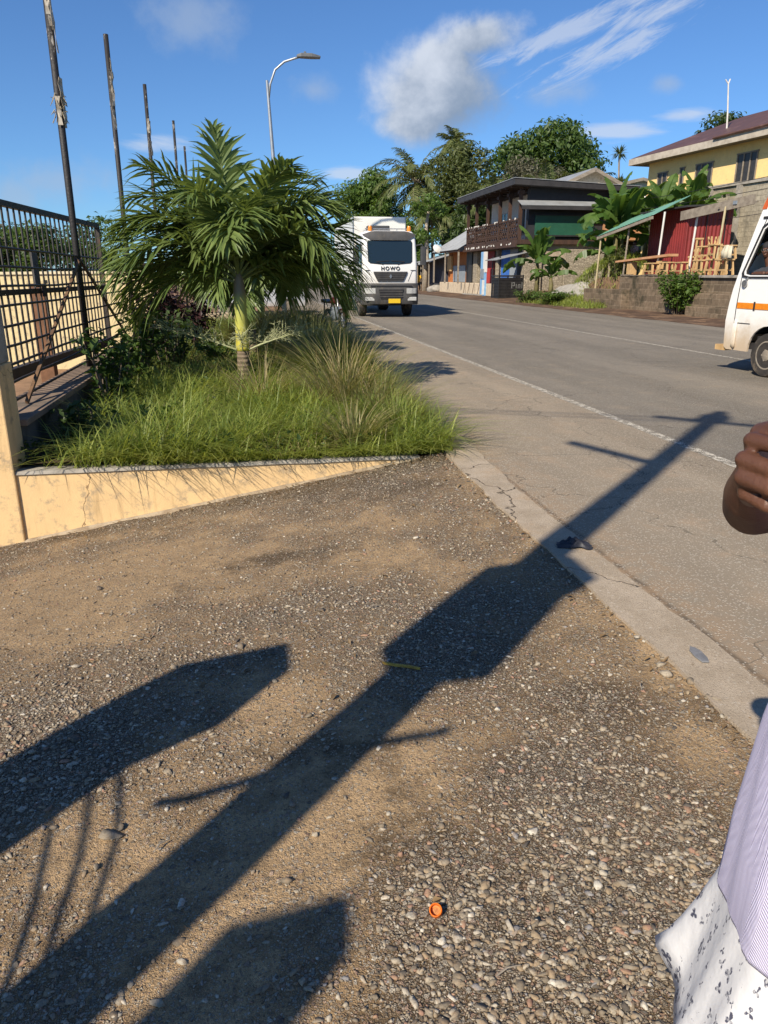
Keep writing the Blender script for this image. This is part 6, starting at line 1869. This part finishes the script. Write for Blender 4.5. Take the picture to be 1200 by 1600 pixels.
C_YEL = pm('yellow_cloth', (.72, .42, .02), (.6, .35, .02), 5, .9); C_BLUE = pm('blue_cloth', (.03, .06, .30), (.025, .05, .24), 5, .9); C_BLACK = pm('black_cloth', (.02, .02, .024), (.03, .03, .034), 5, .9); C_PALE = pm('pale_cloth', (.62, .60, .58), (.5, .48, .46), 5, .9); C_PINK = pm('faded_pink_cloth', (.42, .26, .25), (.35, .21, .2), 5, .9)
standing('person in yellow shirt and black trousers walking at the far roadside', 76.3, 17.0, .06, R(160), 1.72, C_YEL, C_BLACK, SKIN_D, .28, (.5, -.3))
standing('person in blue shirt and pale shorts standing at the far roadside', 79, 16.6, .06, R(20), 1.66, C_BLUE, C_PALE, SKIN_D, .12, (.1, .2))
standing('person in faded pink shirt standing in the shade beside the red kiosk', 35.1, 18.5, 1.42, R(100), 1.7, C_PINK, C_BLACK, SKIN_D, .05, (.3, .5))


def driver():
    o = thing('person', 'driver with dark cap, glasses and dark shirt at the minibus window', 'person', 10.78, 7.96, 0, R(4))
    b = MB(); hc = (.22, .36, 1.93); f = (-.80, -.40, -.04)
    head_shape(b, hc, f, 1.0)
    chain(b, [(.30, .33, 1.64), (.235, .36, 1.85)], [.065, .055])
    chain(b, [(.40, .10, 1.05), (.38, .22, 1.35), (.36, .30, 1.58)], [.15, .15, .12]); b.ell((.36, .30, 1.60), (.20, .13, .10))
    chain(b, [(.18, .34, 1.60), (.10, .44, 1.56), (.06, .18, 1.575)], [.06, .045, .034]); b.ell((.06, .10, 1.58), (.032, .05, .025))
    for j in range(4): chain(b, [(.045 + .012 * j, .06, 1.585), (.045 + .012 * j, .02, 1.58), (.045 + .012 * j, -.01, 1.565)], [.009, .008, .007], 6)
    chain(b, [(.085, .10, 1.59), (.10, .05, 1.60)], [.011, .009], 6)
    chain(b, [(.54, .32, 1.58), (.60, .46, 1.40), (.48, .48, 1.48)], [.055, .045, .032]); b.ell((.45, .46, 1.52), (.035, .03, .04))
    chain(b, [(.32, .05, 1.0), (.32, .48, .98), (.32, .55, .66)], [.09, .065, .045]); chain(b, [(.50, .05, 1.0), (.50, .48, .98), (.50, .55, .66)], [.09, .065, .045])
    remesh(b.build('body', SKIN, o, smooth=True), .007)
    m = MB(); chain(m, [(.40, .10, 1.05), (.38, .22, 1.35), (.36, .30, 1.58)], [.17, .165, .135]); m.ell((.36, .30, 1.60), (.215, .145, .11)); chain(m, [(.18, .34, 1.60), (.12, .42, 1.57)], [.072, .062]); chain(m, [(.54, .32, 1.58), (.58, .41, 1.47)], [.07, .06])
    remesh(m.build('shirt', pm('dark_grey_cloth', (.045, .047, .055), (.03, .032, .038), 8, .9, .3, 60), o, smooth=True), .008)
    m = MB(); chain(m, [(.32, .0, 1.0), (.32, .48, .98), (.32, .55, .70)], [.105, .08, .06]); chain(m, [(.50, .0, 1.0), (.50, .48, .98), (.50, .55, .70)], [.105, .08, .06]); remesh(m.build('trousers', C_BLACK, o, smooth=True), .01)
    finish_head(o, hc, f, 1.0, None, True, C_BLACK)
    return o


driver()


# ---- the woman at the right picture edge (world-aligned local axes)
def woman():
    base = Vector((.74, .86, 0))
    zg = drive_z(.86 * math.cos(TH) - .74 * math.sin(TH), .74 * math.cos(TH) + .86 * math.sin(TH))
    o = thing('person', 'person in purple striped top and white floral skirt, fist raised, at right picture edge', 'person', 0, 0, 0)
    o.location = (base.x, base.y, zg); o.rotation_euler = (0, 0, 0)
    L = lambda p: Vector(p) - Vector((base.x, base.y, zg))
    b = MB()
    # legs
    for hy, fy in ((.78, .70), (.95, 1.0)):
        chain(b, [L((.76, hy, .74)), L((.74, fy, .36)), L((.78, fy + .02, zg + .07))], [.10, .058, .038]); chain(b, [L((.78, fy + .02, zg + .05)), L((.66, fy, zg + .035))], [.04, .03])
    chain(b, [L((.75, .86, .80)), L((.78, .88, 1.0)), L((.84, .93, 1.22))], [.15, .125, .125]); b.ell(L((.85, .95, 1.24)), (.11, .19, .10))
    hc = L((.85, .97, 1.50)); f = (-.75, .30, -.12)
    chain(b, [L((.86, .95, 1.28)), L((.855, .965, 1.42))], [.06, .05]); head_shape(b, hc, f, .97)
    # raised arm: shoulder, elbow swung out, forearm coming towards the viewer
    sh, el, wr = (.80, 1.02, 1.30), (.594, 1.130, 1.195), (.525, 1.000, 1.282)
    chain(b, [L(sh), L(el)], [.056, .046], 18); chain(b, [L(el), L((.562, 1.07, 1.235)), L(wr)], [.046, .044, .031], 18)
    # palm block between wrist and knuckles
    K = [(.474, .930, 1.348), (.462, .920, 1.325), (.460, .913, 1.303), (.469, .915, 1.281)]
    for i, kp in enumerate(K):
        w0 = Vector(wr) + Vector((-.006, -.008, (.022 - .015 * i)))
        chain(b, [L(w0), L(Vector(w0).lerp(Vector(kp), .55) + Vector((.004, 0, 0))), L(kp)], [.021, .0175, .0115], 12)
    # fingers: proximal, middle, distal, closed around a thin handle
    F = [((.487, .894, 1.348), (.520, .893, 1.336), (.524, .914, 1.330), .0098),
         ((.478, .877, 1.322), (.517, .876, 1.311), (.522, .898, 1.306), .0102),
         ((.477, .870, 1.299), (.514, .870, 1.288), (.520, .891, 1.284), .0098),
         ((.481, .883, 1.274), (.508, .880, 1.262), (.516, .897, 1.259), .0086)]
    for kp, (a, c, d, r_) in zip(K, F):
        chain(b, [L(kp), L(a), L(c), L(d)], [r_ * 1.18, r_ * 1.1, r_, r_ * .85], 12); b.ell(L(a), r_ * 1.16, 12, 8)
    # thumb leaves the side of the palm near the wrist and closes over the index finger
    chain(b, [L((.515, .985, 1.312)), L((.497, .955, 1.352)), L((.503, .918, 1.367)), L((.527, .895, 1.361))], [.019, .0145, .0125, .0095], 12)
    # other arm hanging behind
    chain(b, [L((.88, .80, 1.27)), L((.92, .72, 1.02)), L((.86, .74, .80))], [.055, .043, .03]); b.ell(L((.85, .745, .75)), (.03, .038, .045))
    for j in range(4): q = L((.85, .725 + .018 * j, .71)); chain(b, [q, q + Vector((-.008, 0, -.035)), q + Vector((-.02, 0, -.06))], [.009, .008, .007], 8)
    chain(b, [L((.84, .72, .76)), L((.825, .705, .72))], [.011, .009], 8)
    remesh(b.build('body', SKIN, o, smooth=True), .0034, 5)
    # nails
    m = MB()
    for kp, (a, c, d, r_) in zip(K, F):
        dr = (Vector(d) - Vector(c)).normalized(); m.ell(L(Vector(d) + Vector((.002, -.0055, .0035))), (.0055, .0025, .004), 8, 6)
    m.build('nails', pm('nail', (.42, .22, .15), (.36, .19, .13), 30, .3, 0), o, smooth=True)
    # thin handle held in the fist (mostly outside the picture)
    # striped top
    t = NT('purple_stripe'); co = t.coord(); x = t.n('ShaderNodeSeparateXYZ', {0: co}).outputs
    wv = t.noise(co, 6, 3).outputs[0]; ang = t.n('ShaderNodeMath', {0: x[1], 1: t.math('ADD', x[0], .0)}, operation='ARCTAN2').outputs[0]
    ph = t.math('ADD', t.math('MULTIPLY', x[2], 2.9), t.math('ADD', t.math('MULTIPLY', ang, .55), t.math('MULTIPLY', wv, .06)))
    s = t.math('SINE', t.math('MULTIPLY', ph, 420.))
    thr = t.n('ShaderNodeTexWave', {'Vector': co, 'Scale': 160.}).outputs[1]
    cl = t.mix(t.ramp(s, -.35, .35), (.70, .68, .79), (.36, .31, .50)); cl = t.mix(t.math('MULTIPLY', thr, .15), cl, (.2, .17, .3))
    top = t.out(cl, .85, t.bump(t.math('ADD', t.math('MULTIPLY', s, .15), t.math('MULTIPLY', wv, 2.)), .5, .012), .2, 0, None, **{'Sheen Weight': .2})
    m = MB(); secs = []
    for z, cx, cy, rx, ry in ((.585, .750, .860, .212, .227), (.595, .750, .860, .215, .230), (.72, .752, .86, .213, .227), (.90, .760, .865, .206, .218), (1.02, .780, .885, .192, .208), (1.12, .80, .91, .18, .20), (1.22, .835, .94, .165, .21), (1.29, .85, .95, .135, .19), (1.335, .855, .955, .09, .12), (1.36, .856, .957, .066, .075)):
        row = []
        for k in range(72):
            a = 6.2832 * k / 72; w_ = 1 + (.022 * math.sin(a * 9 + z * 6) + .012 * math.sin(a * 17 + 2)) * max(0, (1.15 - z) / .4)
            row.append(L((cx + rx * math.cos(a) * w_, cy + ry * math.sin(a) * w_, z - .012 * math.sin(a * 3 + 1) * (z < .7))))
        secs.append(row)
    m.loft(secs, True, False); o1 = m.build('top', top, o, smooth=True, solid=.003)
    m = MB()
    for a_, c_ in ((sh, (.72, 1.065, 1.255)), ((.88, .80, 1.27), (.90, .755, 1.14))): m.tube([L(a_), L(Vector(a_).lerp(Vector(c_), .5)), L(c_)], [.088, .082, .074], 20, False)
    m.build('sleeves', top, o, smooth=True, solid=.003)
    # floral skirt: flared and folded
    t = NT('floral_skirt'); uv = t.coord('UV')
    v = t.n('ShaderNodeTexVoronoi', {'Vector': t.vmath('MULTIPLY', uv, (76., 46., 1)), 'Scale': 1.0, 'Randomness': .7})
    loc = t.vmath('SUBTRACT', t.vmath('MULTIPLY', uv, (76., 46., 1)), v.outputs['Position'])
    pl = t.n('ShaderNodeSeparateXYZ', {0: loc}).outputs
    rc = t.n('ShaderNodeSeparateColor', {0: v.outputs['Color']}).outputs
    an = t.math('ADD', t.n('ShaderNodeMath', {0: pl[1], 1: pl[0]}, operation='ARCTAN2').outputs[0], t.math('MULTIPLY', rc[1], 6.28))
    pet = t.math('MULTIPLY', t.math('ADD', t.math('ABSOLUTE', t.math('SINE', t.math('MULTIPLY', an, 1.5))), .35), t.math('ADD', t.math('MULTIPLY', rc[0], .18), .19))
    edge = t.noise(uv, 300, 3, .6).outputs[0]
    inside = t.ramp(t.math('ADD', t.math('SUBTRACT', pet, v.outputs['Distance']), t.math('MULTIPLY', t.math('SUBTRACT', edge, .5), .30)), -.012, .03)
    sp = t.n('ShaderNodeTexVoronoi', {'Vector': t.vmath('MULTIPLY', uv, (420., 260., 1)), 'Scale': 1.0}).outputs['Distance']
    ink = t.math('MULTIPLY', inside, t.math('ADD', .35, t.math('MULTIPLY', t.ramp(sp, .35, .6), .6)))
    cl = t.mix(ink, (.66, .65, .645), (.045, .048, .085))
    wn = t.noise(t.coord(), 10, 4).outputs[0]
    skm = t.out(cl, .9, t.bump(wn, .35, .02), .15, 0, lambda sh_: t.n('ShaderNodeMixShader', {0: .12, 1: sh_, 2: t.n('ShaderNodeBsdfTranslucent', {'Color': (.75, .74, .72, 1)}).outputs[0]}).outputs[0])
    rows = []; n = 120; hs = (.72, .64, .56, .49, .43, .38, .345)
    for i, z in enumerate(hs):
        q = i / (len(hs) - 1); row = []
        for k in range(n):
            a = 6.2832 * k / n
            w_ = 1 + q * (.055 * math.sin(a * 8 + .6) + .035 * math.sin(a * 15 + 1.2) + .02 * math.sin(a * 23))
            rx, ry = .192 + .095 * q ** .8, .202 + .115 * q ** .8
            row.append(tuple(L((.768 + rx * math.cos(a) * w_, .87 + ry * math.sin(a) * w_, z + .02 * q * math.sin(a * 8 + .6)))))
        rows.append(row)
    m = MB(); m.loft(rows, True, False); sk = m.build('skirt', skm, o, smooth=True, solid=.002)
    me = sk.data; ul = me.uv_layers.new(name='UVMap')
    for p in me.polygons:
        ks = [me.loops[li].vertex_index for li in p.loop_indices]; cs = [k_ % n for k_ in ks]; wrap = max(cs) - min(cs) > n / 2
        for li, k_ in zip(p.loop_indices, ks):
            c_ = k_ % n
            if wrap and c_ < n / 2: c_ += n
            ul.data[li].uv = (c_ / n, (k_ // n) / (len(hs) - 1) * .26)
    # shoes
    m = MB()
    for fy in (.72, 1.02): m.loft([rrect(-.16, .10, -.045, .045, .04, z) for z in (0, .02, .022)]); m.v = [(p[0], p[1], p[2]) for p in m.v]
    m = MB()
    for fy in (.71, 1.01):
        c_ = L((.72, fy, zg))
        m.loft([[(c_.x + p[0], c_.y + p[1], c_.z + p[2]) for p in rrect(-.13, .11, -.045, .045, .04, z)] for z in (.0, .022)])
        m.tube([(c_.x - .04, c_.y - .045, c_.z + .02), (c_.x - .03, c_.y, c_.z + .075), (c_.x - .04, c_.y + .045, c_.z + .02)], .01, 6)
    m.build('sandals', M_DARKWOOD, o)
    finish_head(o, hc, f, .97, 'bun')
    return o


woman()

# ================================================================= litter on the ground
def on_drive(u, v, dz=0): return drive_z(u, v) + dz


o = thing('bottle_cap', 'bright orange plastic bottle cap lying on the gravel', 'bottle cap', 1.48, .40, on_drive(1.48, .40, .017))
o.rotation_euler = (R(32), R(-10), 0)
om = pm('orange_plastic', (.80, .17, .01), (.74, .15, .01), 10, .45, 0, 40, .4)
m = MB(); n = 40
prof = [(.0165, -.011), (.0165, .010), (.0150, .011), (.0138, .010), (.0135, -.006), (.001, -.0065)]
vs = []; fs = []
for j, (r_, z) in enumerate(prof):
    for k in range(n):
        rr = r_ * (1 + (.025 if (k % 2 and j < 2) else 0)); a = 6.2832 * k / n; vs.append((rr * math.cos(a), rr * math.sin(a), z))
for j in range(len(prof) - 1): fs += [(j * n + k, j * n + (k + 1) % n, (j + 1) * n + (k + 1) % n, (j + 1) * n + k) for k in range(n)]
fs.append(tuple(range(n - 1, -1, -1)))
m.add(vs, fs); m.build('shell', om, o, smooth=True, auto=40)
m = MB(); m.lathe([(.0122, -.0062), (.0122, -.0035), (.0112, -.0035), (.0112, -.0062)], 28); m.build('liner', pm('cap_liner', (.70, .30, .10), (.62, .26, .08), 10, .5, 0), o, smooth=True, auto=40)

o = thing('yellow_stick', 'short yellow brown split stick lying in the pole shadow', 'stick', 2.75, .56, on_drive(2.75, .56, .012), R(-28))
m = MB(); m.loft([[(x, y + .004 * math.sin(x * 40), z) for y, z in ((-.007 * k, -.005), (.007 * k, -.005), (.006 * k, .005), (-.005 * k, .006))] for x, k in ((-.085, .4), (-.07, .9), (-.02, 1.0), (.04, .9), (.075, .8), (.085, .3))])
m.build('stick', pm('yellow_husk', (.46, .30, .045), (.30, .18, .04), 30, .7, .4, 80), o, bevel=.002)
o = thing('black_rag', 'crumpled black rag lying on the concrete edging', 'rag', 3.86, 1.83, .012, R(-15))
us_ = np.linspace(-1, 1, 26)
V = []; Q = []
for a in us_:
    for c in us_:
        h = .035 * max(0, 1 - (a * a + c * c) * .75) * (.7 + 1.6 * abs(mnoise.noise((a * 2.2, c * 2.2, 3)))) + .004
        V.append((a * .10 * (1 + .2 * mnoise.noise((c * 2, 0, 1))), c * .055 * (1 + .4 * mnoise.noise((a * 2, 4, 1))), h))
for i in range(25):
    for j in range(25): Q.append((i * 26 + j, (i + 1) * 26 + j, (i + 1) * 26 + j + 1, i * 26 + j + 1))
link('cloth', npmesh('cloth', V, Q, pm('black_plastic_bag', (.02, .02, .026), (.035, .035, .042), 12, .5, .4, 60, .4), True), o)
o = thing('grey_slate', 'flat grey piece of sheet pressed into the concrete edging', 'sheet piece', 2.52, 1.80, .014, R(-4)); o.scale = (.8, .68, 1)
m = MB(); m.prism([(-.022, -.10), (.014, -.105), (.026, -.06), (.030, .02), (.018, .075), (-.004, .095), (-.026, .05), (-.032, -.03)], 0, .007, 'z'); m.build('sheet', pm('grey_sheet', (.20, .20, .205), (.15, .15, .155), 12, .7, .3), o, bevel=.002)
for i, (u, v, a, l_) in enumerate(((1.28, .53, .3, .07), (2.1, .95, 1.9, .05), (2.9, -.1, .8, .06), (1.62, 1.15, 2.4, .05), (3.4, .55, .2, .07), (2.35, 1.45, 1.2, .05), (4.2, .2, 2.0, .08), (1.9, -.35, .9, .05))):
    o = thing('twig', 'small dry twig lying loose on the gravel driveway', 'twig', u, v, on_drive(u, v, .010), a, 'dry twigs on the driveway')
    MB().tube([(-l_ / 2, 0, 0), (0, .004, .004), (l_ / 2, -.002, 0)], [.002, .0028, .0015], 5).build('twig', M_WOOD_G, o)

n = 420
k = RNG.random(n)
u = np.where(k < .45, 6.36 - np.abs(RNG.normal(0, .16, n)), RNG.uniform(1.3, 6.3, n)); v = np.where(k < .45, RNG.uniform(-2.2, 1.5, n), np.where(k < .75, 1.6 + RNG.normal(0, .06, n), RNG.uniform(-1.8, 1.6, n)))
zz = np.array([drive_z(a, b) for a, b in zip(u, v)]) + .008
V, Q = leaf_cloud(np.stack([v, u, zz], -1), np.tile([0, 0, 1.], (n, 1)), .026, .42, .3, .3, .5)
tag(link('leaf_litter', npmesh('leaf_litter', V, Q, leafm('dry_leaf', (.12, .075, .035), (.26, .17, .08), trans=.1)), road=True), 'dry leaf crumbs swept against the wall foot and edging', 'leaf litter', kind='stuff')

# ================================================================= what casts the long shadows across the driveway
o = thing('utility_pole', 'round wooden utility pole with service box standing left of the viewer', 'utility pole', -.37, -2.25, drive_z(-.37, -2.25))
mb = MB()
mb.tube([(0, 0, -.3), (0, 0, 4), (0, 0, 9.0)], [.145, .125, .09], 16); mb.build('pole', BARK, o, smooth=True)
m = MB(); m.box(-.22, .22, -.2, .16, 3.5, 4.42); m.prism([(.22, 4.2), (.34, 4.42), (.22, 4.42)], -.2, .16, 'y'); m.build('service_box', M_GREYMET, o, bevel=.03)
m = MB(); m.beam((-.1, -.1, 6.75), (-1.0, .3, 7.35), .08); m.build('bracket', M_DARKWOOD, o)
m = MB(); m.beam((-.45, .4, 8.45), (.45, -.4, 8.45), .08); m.box(-.12, .12, -.12, .12, 8.5, 8.8); m.build('crossarm', M_DARKWOOD, o)
m = MB()
m.tube([(d_ * .73, -d_ * .683, z) for d_, z in ((-.34, 2.50), (-.26, 2.56), (-.16, 2.68), (-.05, 2.84), (.08, 2.98), (.18, 3.08), (.27, 3.15), (.31, 3.2))], .02, 6)
m.build('loose_cable', M_BLACK, o)
m = MB()
for dz, k in ((0, 0), (.14, .1)):
    m.tube([(k, 0, 8.4 + dz), (-4, 2.2, 8.1 + dz), (-9, 5.2, 8.3 + dz), (-14, 8, 9.2 + dz)], .012, 5)
    m.tube([(k, 0, 8.4 + dz), (4, -2.2, 8.2 + dz), (9, -5, 8.9 + dz)], .012, 5)
m.build('service_wire', M_BLACK, o)

o = thing('shadow_post', 'unseen stand-in post with slanted head left of the viewer, shaped for its shadow', 'post', .50, -2.52, drive_z(.5, -2.52))  # unseen stand-in: head and cables shaped to throw the left-hand block shadow
m = MB(); m.box(-.19, .19, -.12, .12, -.3, 2.2); m.prism([(-.19, 2.202), (.19, 2.202), (.32, 2.40), (.28, 2.80), (-.14, 2.70)], -.13, .13, 'y'); m.build('post', M_CEM, o, bevel=.01)
m = MB()
for ln in (((.1, 2.16), (.2, 2.1), (.46, 1.92), (.73, 1.67), (1.05, 1.3), (1.3, .8), (1.4, .0)), ((.1, 2.25), (.2, 2.2), (.46, 2.03), (.68, 1.83), (1.0, 1.45), (1.25, .9), (1.3, .0)), ((.1, 2.03), (.2, 1.98), (.48, 1.80), (.63, 1.66), (.95, 1.3), (1.15, .8), (1.2, .0))):
    m.tube([(.73 * d_, -.683 * d_, z) for d_, z in ln], .011, 5)
m.build('cable', M_BLACK, o)
o = thing('shadow_board', 'unseen stand-in board on a tall thin post behind the viewer, shaped for its shadow', 'shadow caster', -1.39, -2.69, drive_z(-1.39, -2.69))  # added out of view; outline and height set by the shadow it throws
m = MB(); m.prism([(-.20, 2.6), (.2, 2.6), (.2, 3.18), (.1, 3.32), (-.20, 3.27)], -.03, .03, 'y'); m.build('board', M_GREYMET, o); m = MB(); m.beam((0, .06, -.1), (0, .06, 2.9), .1); m.build('post', M_WOOD_G, o)
# ================================================================= light, sky, camera
def world():
    w = bpy.data.worlds.new('World'); SC.world = w; w.use_nodes = True
    t = NT(tree=w.node_tree)
    az_w = SUN_AZ - TH          # light travels towards this bearing (from +Y towards +X)
    sky = t.n('ShaderNodeTexSky', sky_type='NISHITA')
    sky.sun_disc = False; sky.sun_elevation = SUN_EL
    sky.sun_rotation = az_w + math.pi
    sky.air_density = 1.0; sky.dust_density = .25; sky.ozone_density = 3.2; sky.altitude = 200
    d = t.n('ShaderNodeTexCoord').outputs['Generated']
    x = t.n('ShaderNodeSeparateXYZ', {0: d}).outputs
    az = t.math('ARCTAN2', x[0], x[1]); el = t.math('ARCSINE', x[2])
    ae = t.n('ShaderNodeCombineXYZ', {0: az, 1: el, 2: 0.0}).outputs[0]
    puff = t.noise(ae, 13, 9, .60, .1).outputs[0]
    soft = t.noise(ae, 5, 4, .5).outputs[0]
    rot = t.n('ShaderNodeVectorRotate', {'Vector': ae, 'Angle': R(-24)}, rotation_type='Z_AXIS').outputs[0]
    wisp = t.noise(t.vmath('MULTIPLY', rot, (7., 38., 1)), 1.7, 9, .68, .6).outputs[0]
    hor = t.noise(t.vmath('MULTIPLY', ae, (4., 30., 1)), 1.5, 7, .62, .5).outputs[0]
    K = 13.0                       # background strength is 1/K of these cloud radiances
    white = (.50 * K, .54 * K, .61 * K); pale = (.30 * K, .37 * K, .48 * K); grey = (.19 * K, .245 * K, .33 * K)

    def blob(a0, e0, ra, re, ang, nz, amp, lo, hi):
        dx = t.math('MULTIPLY', t.math('SUBTRACT', az, a0), math.cos(e0)); dy = t.math('SUBTRACT', el, e0)
        c, s = math.cos(ang), math.sin(ang)
        p = t.math('ADD', t.math('MULTIPLY', dx, c / ra), t.math('MULTIPLY', dy, s / ra))
        q = t.math('SUBTRACT', t.math('MULTIPLY', dy, c / re), t.math('MULTIPLY', dx, s / re))
        rr = t.math('SQRT', t.math('ADD', t.math('MULTIPLY', p, p), t.math('MULTIPLY', q, q)))
        f = t.math('ADD', rr, t.math('MULTIPLY', t.math('SUBTRACT', nz, .5), amp))
        return t.n('ShaderNodeMapRange', {0: f, 1: hi, 2: lo}, interpolation_type='SMOOTHSTEP').outputs[0], p, q
    col = t.mix(1.0, sky.outputs[0], (.60, .87, 1.19), 'MULTIPLY')
    col = t.mix(t.ramp(el, .22, -.02), col, t.mix(1.0, col, (.90, .99, 1.06), 'MULTIPLY'))

    def lay(col, items, tone, k):
        m = None
        for it in items:
            b = blob(*it)[0]
            m = b if m is None else t.math('MAXIMUM', m, b)
        return t.mix(t.math('MULTIPLY', m, k), col, tone), m
    # thin high streaks
    st = lambda a, e, ra, re, g: (a, e, ra, re, R(g), wisp, 3.4, .1, 1.0)
    col, _ = lay(col, [st(.2224, .2651, .125, .0150, 17), st(.2465, .2336, .10, .018, 19), st(.3119, .2717, .055, .013, 16)], white, .55)
    hz = lambda a, e, ra, re: (a, e, ra, re, 0., hor, 2.6, .1, 1.0)
    col, _ = lay(col, [hz(.2821, .1591, .062, .0095), hz(-.2762, .1447, .048, .011), hz(-.0477, .119, .042, .0075), hz(.3608, .1729, .036, .0105)], white, .6)
    # small grey puffs
    gp = lambda a, e, ra, re: (a, e, ra * 1.1, re * 1.1, 0., puff, 2.6, -.1, 1.05)
    col, _ = lay(col, [gp(-.2217, .2734, .070, .036), gp(-.0846, .209, .038, .021), gp(-.3828, .1052, .062, .032), gp(.2166, .2018, .046, .015), gp(.3298, .2049, .019, .0105), gp(-.436, .083, .036, .029)], pale, .5)
    # the big cloud: bright towards the sun on its left, grey below and to the right
    big = [(.0620, .2070, .0960, .0660, 0., puff, 1.1, .45, 1.0), (.1020, .2570, .062, .032, R(12), puff, 1.4, .4, 1.0), (.070, .232, .070, .045, R(20), puff, 1.1, .45, 1.0), (.0400, .1797, .062, .036, 0., puff, 1.1, .4, 1.0)]
    m = None
    for it in big:
        b = blob(*it)[0]; m = b if m is None else t.math('MAXIMUM', m, b)
    _, p, q = blob(.055, .21, .085, .06, 0., puff, 0, 0, 1)
    lit = t.math('SUBTRACT', t.math('MULTIPLY', t.math('SUBTRACT', q, p), .5), t.math('MULTIPLY', t.math('SUBTRACT', puff, .5), 2.4))
    tone = t.mix(t.ramp(lit, -.7, .6), grey, white)
    col = t.mix(t.math('MULTIPLY', m, .93), col, tone)
    bg = t.n('ShaderNodeBackground', {'Color': col, 'Strength': 1 / K})
    t.n('ShaderNodeOutputWorld', {'Surface': bg.outputs[0]})


world()
sd = bpy.data.lights.new('sun', 'SUN'); sd.energy = 5.0; sd.angle = R(.53); sd.color = (1, .905, .755)
so = bpy.data.objects.new('sun', sd); COL.objects.link(so)
_a = SUN_AZ - TH
_d = Vector((math.sin(_a) * math.cos(SUN_EL), math.cos(_a) * math.cos(SUN_EL), -math.sin(SUN_EL)))
so.rotation_euler = _d.to_track_quat('-Z', 'Y').to_euler()
so.location = (-20, -30, 40)

cd = bpy.data.cameras.new('camera'); cam = bpy.data.objects.new('camera', cd); COL.objects.link(cam)
cd.sensor_fit = 'VERTICAL'; cd.sensor_height = 36; cd.lens = 36 * 1150 / 1600
cd.clip_start = .05; cd.clip_end = 3000
cam.location = (0, 0, 1.55)
cam.rotation_euler = (math.pi / 2 - math.atan(370 / 1150), 0, 0)
SC.camera = cam
SC.view_settings.view_transform = 'Standard'; SC.view_settings.look = 'None'
SC.view_settings.exposure = 0.46; SC.view_settings.gamma = 1
SC.render.engine = 'CYCLES'
SC.cycles.max_bounces = 8; SC.cycles.diffuse_bounces = 3; SC.cycles.glossy_bounces = 3; SC.cycles.transparent_max_bounces = 10
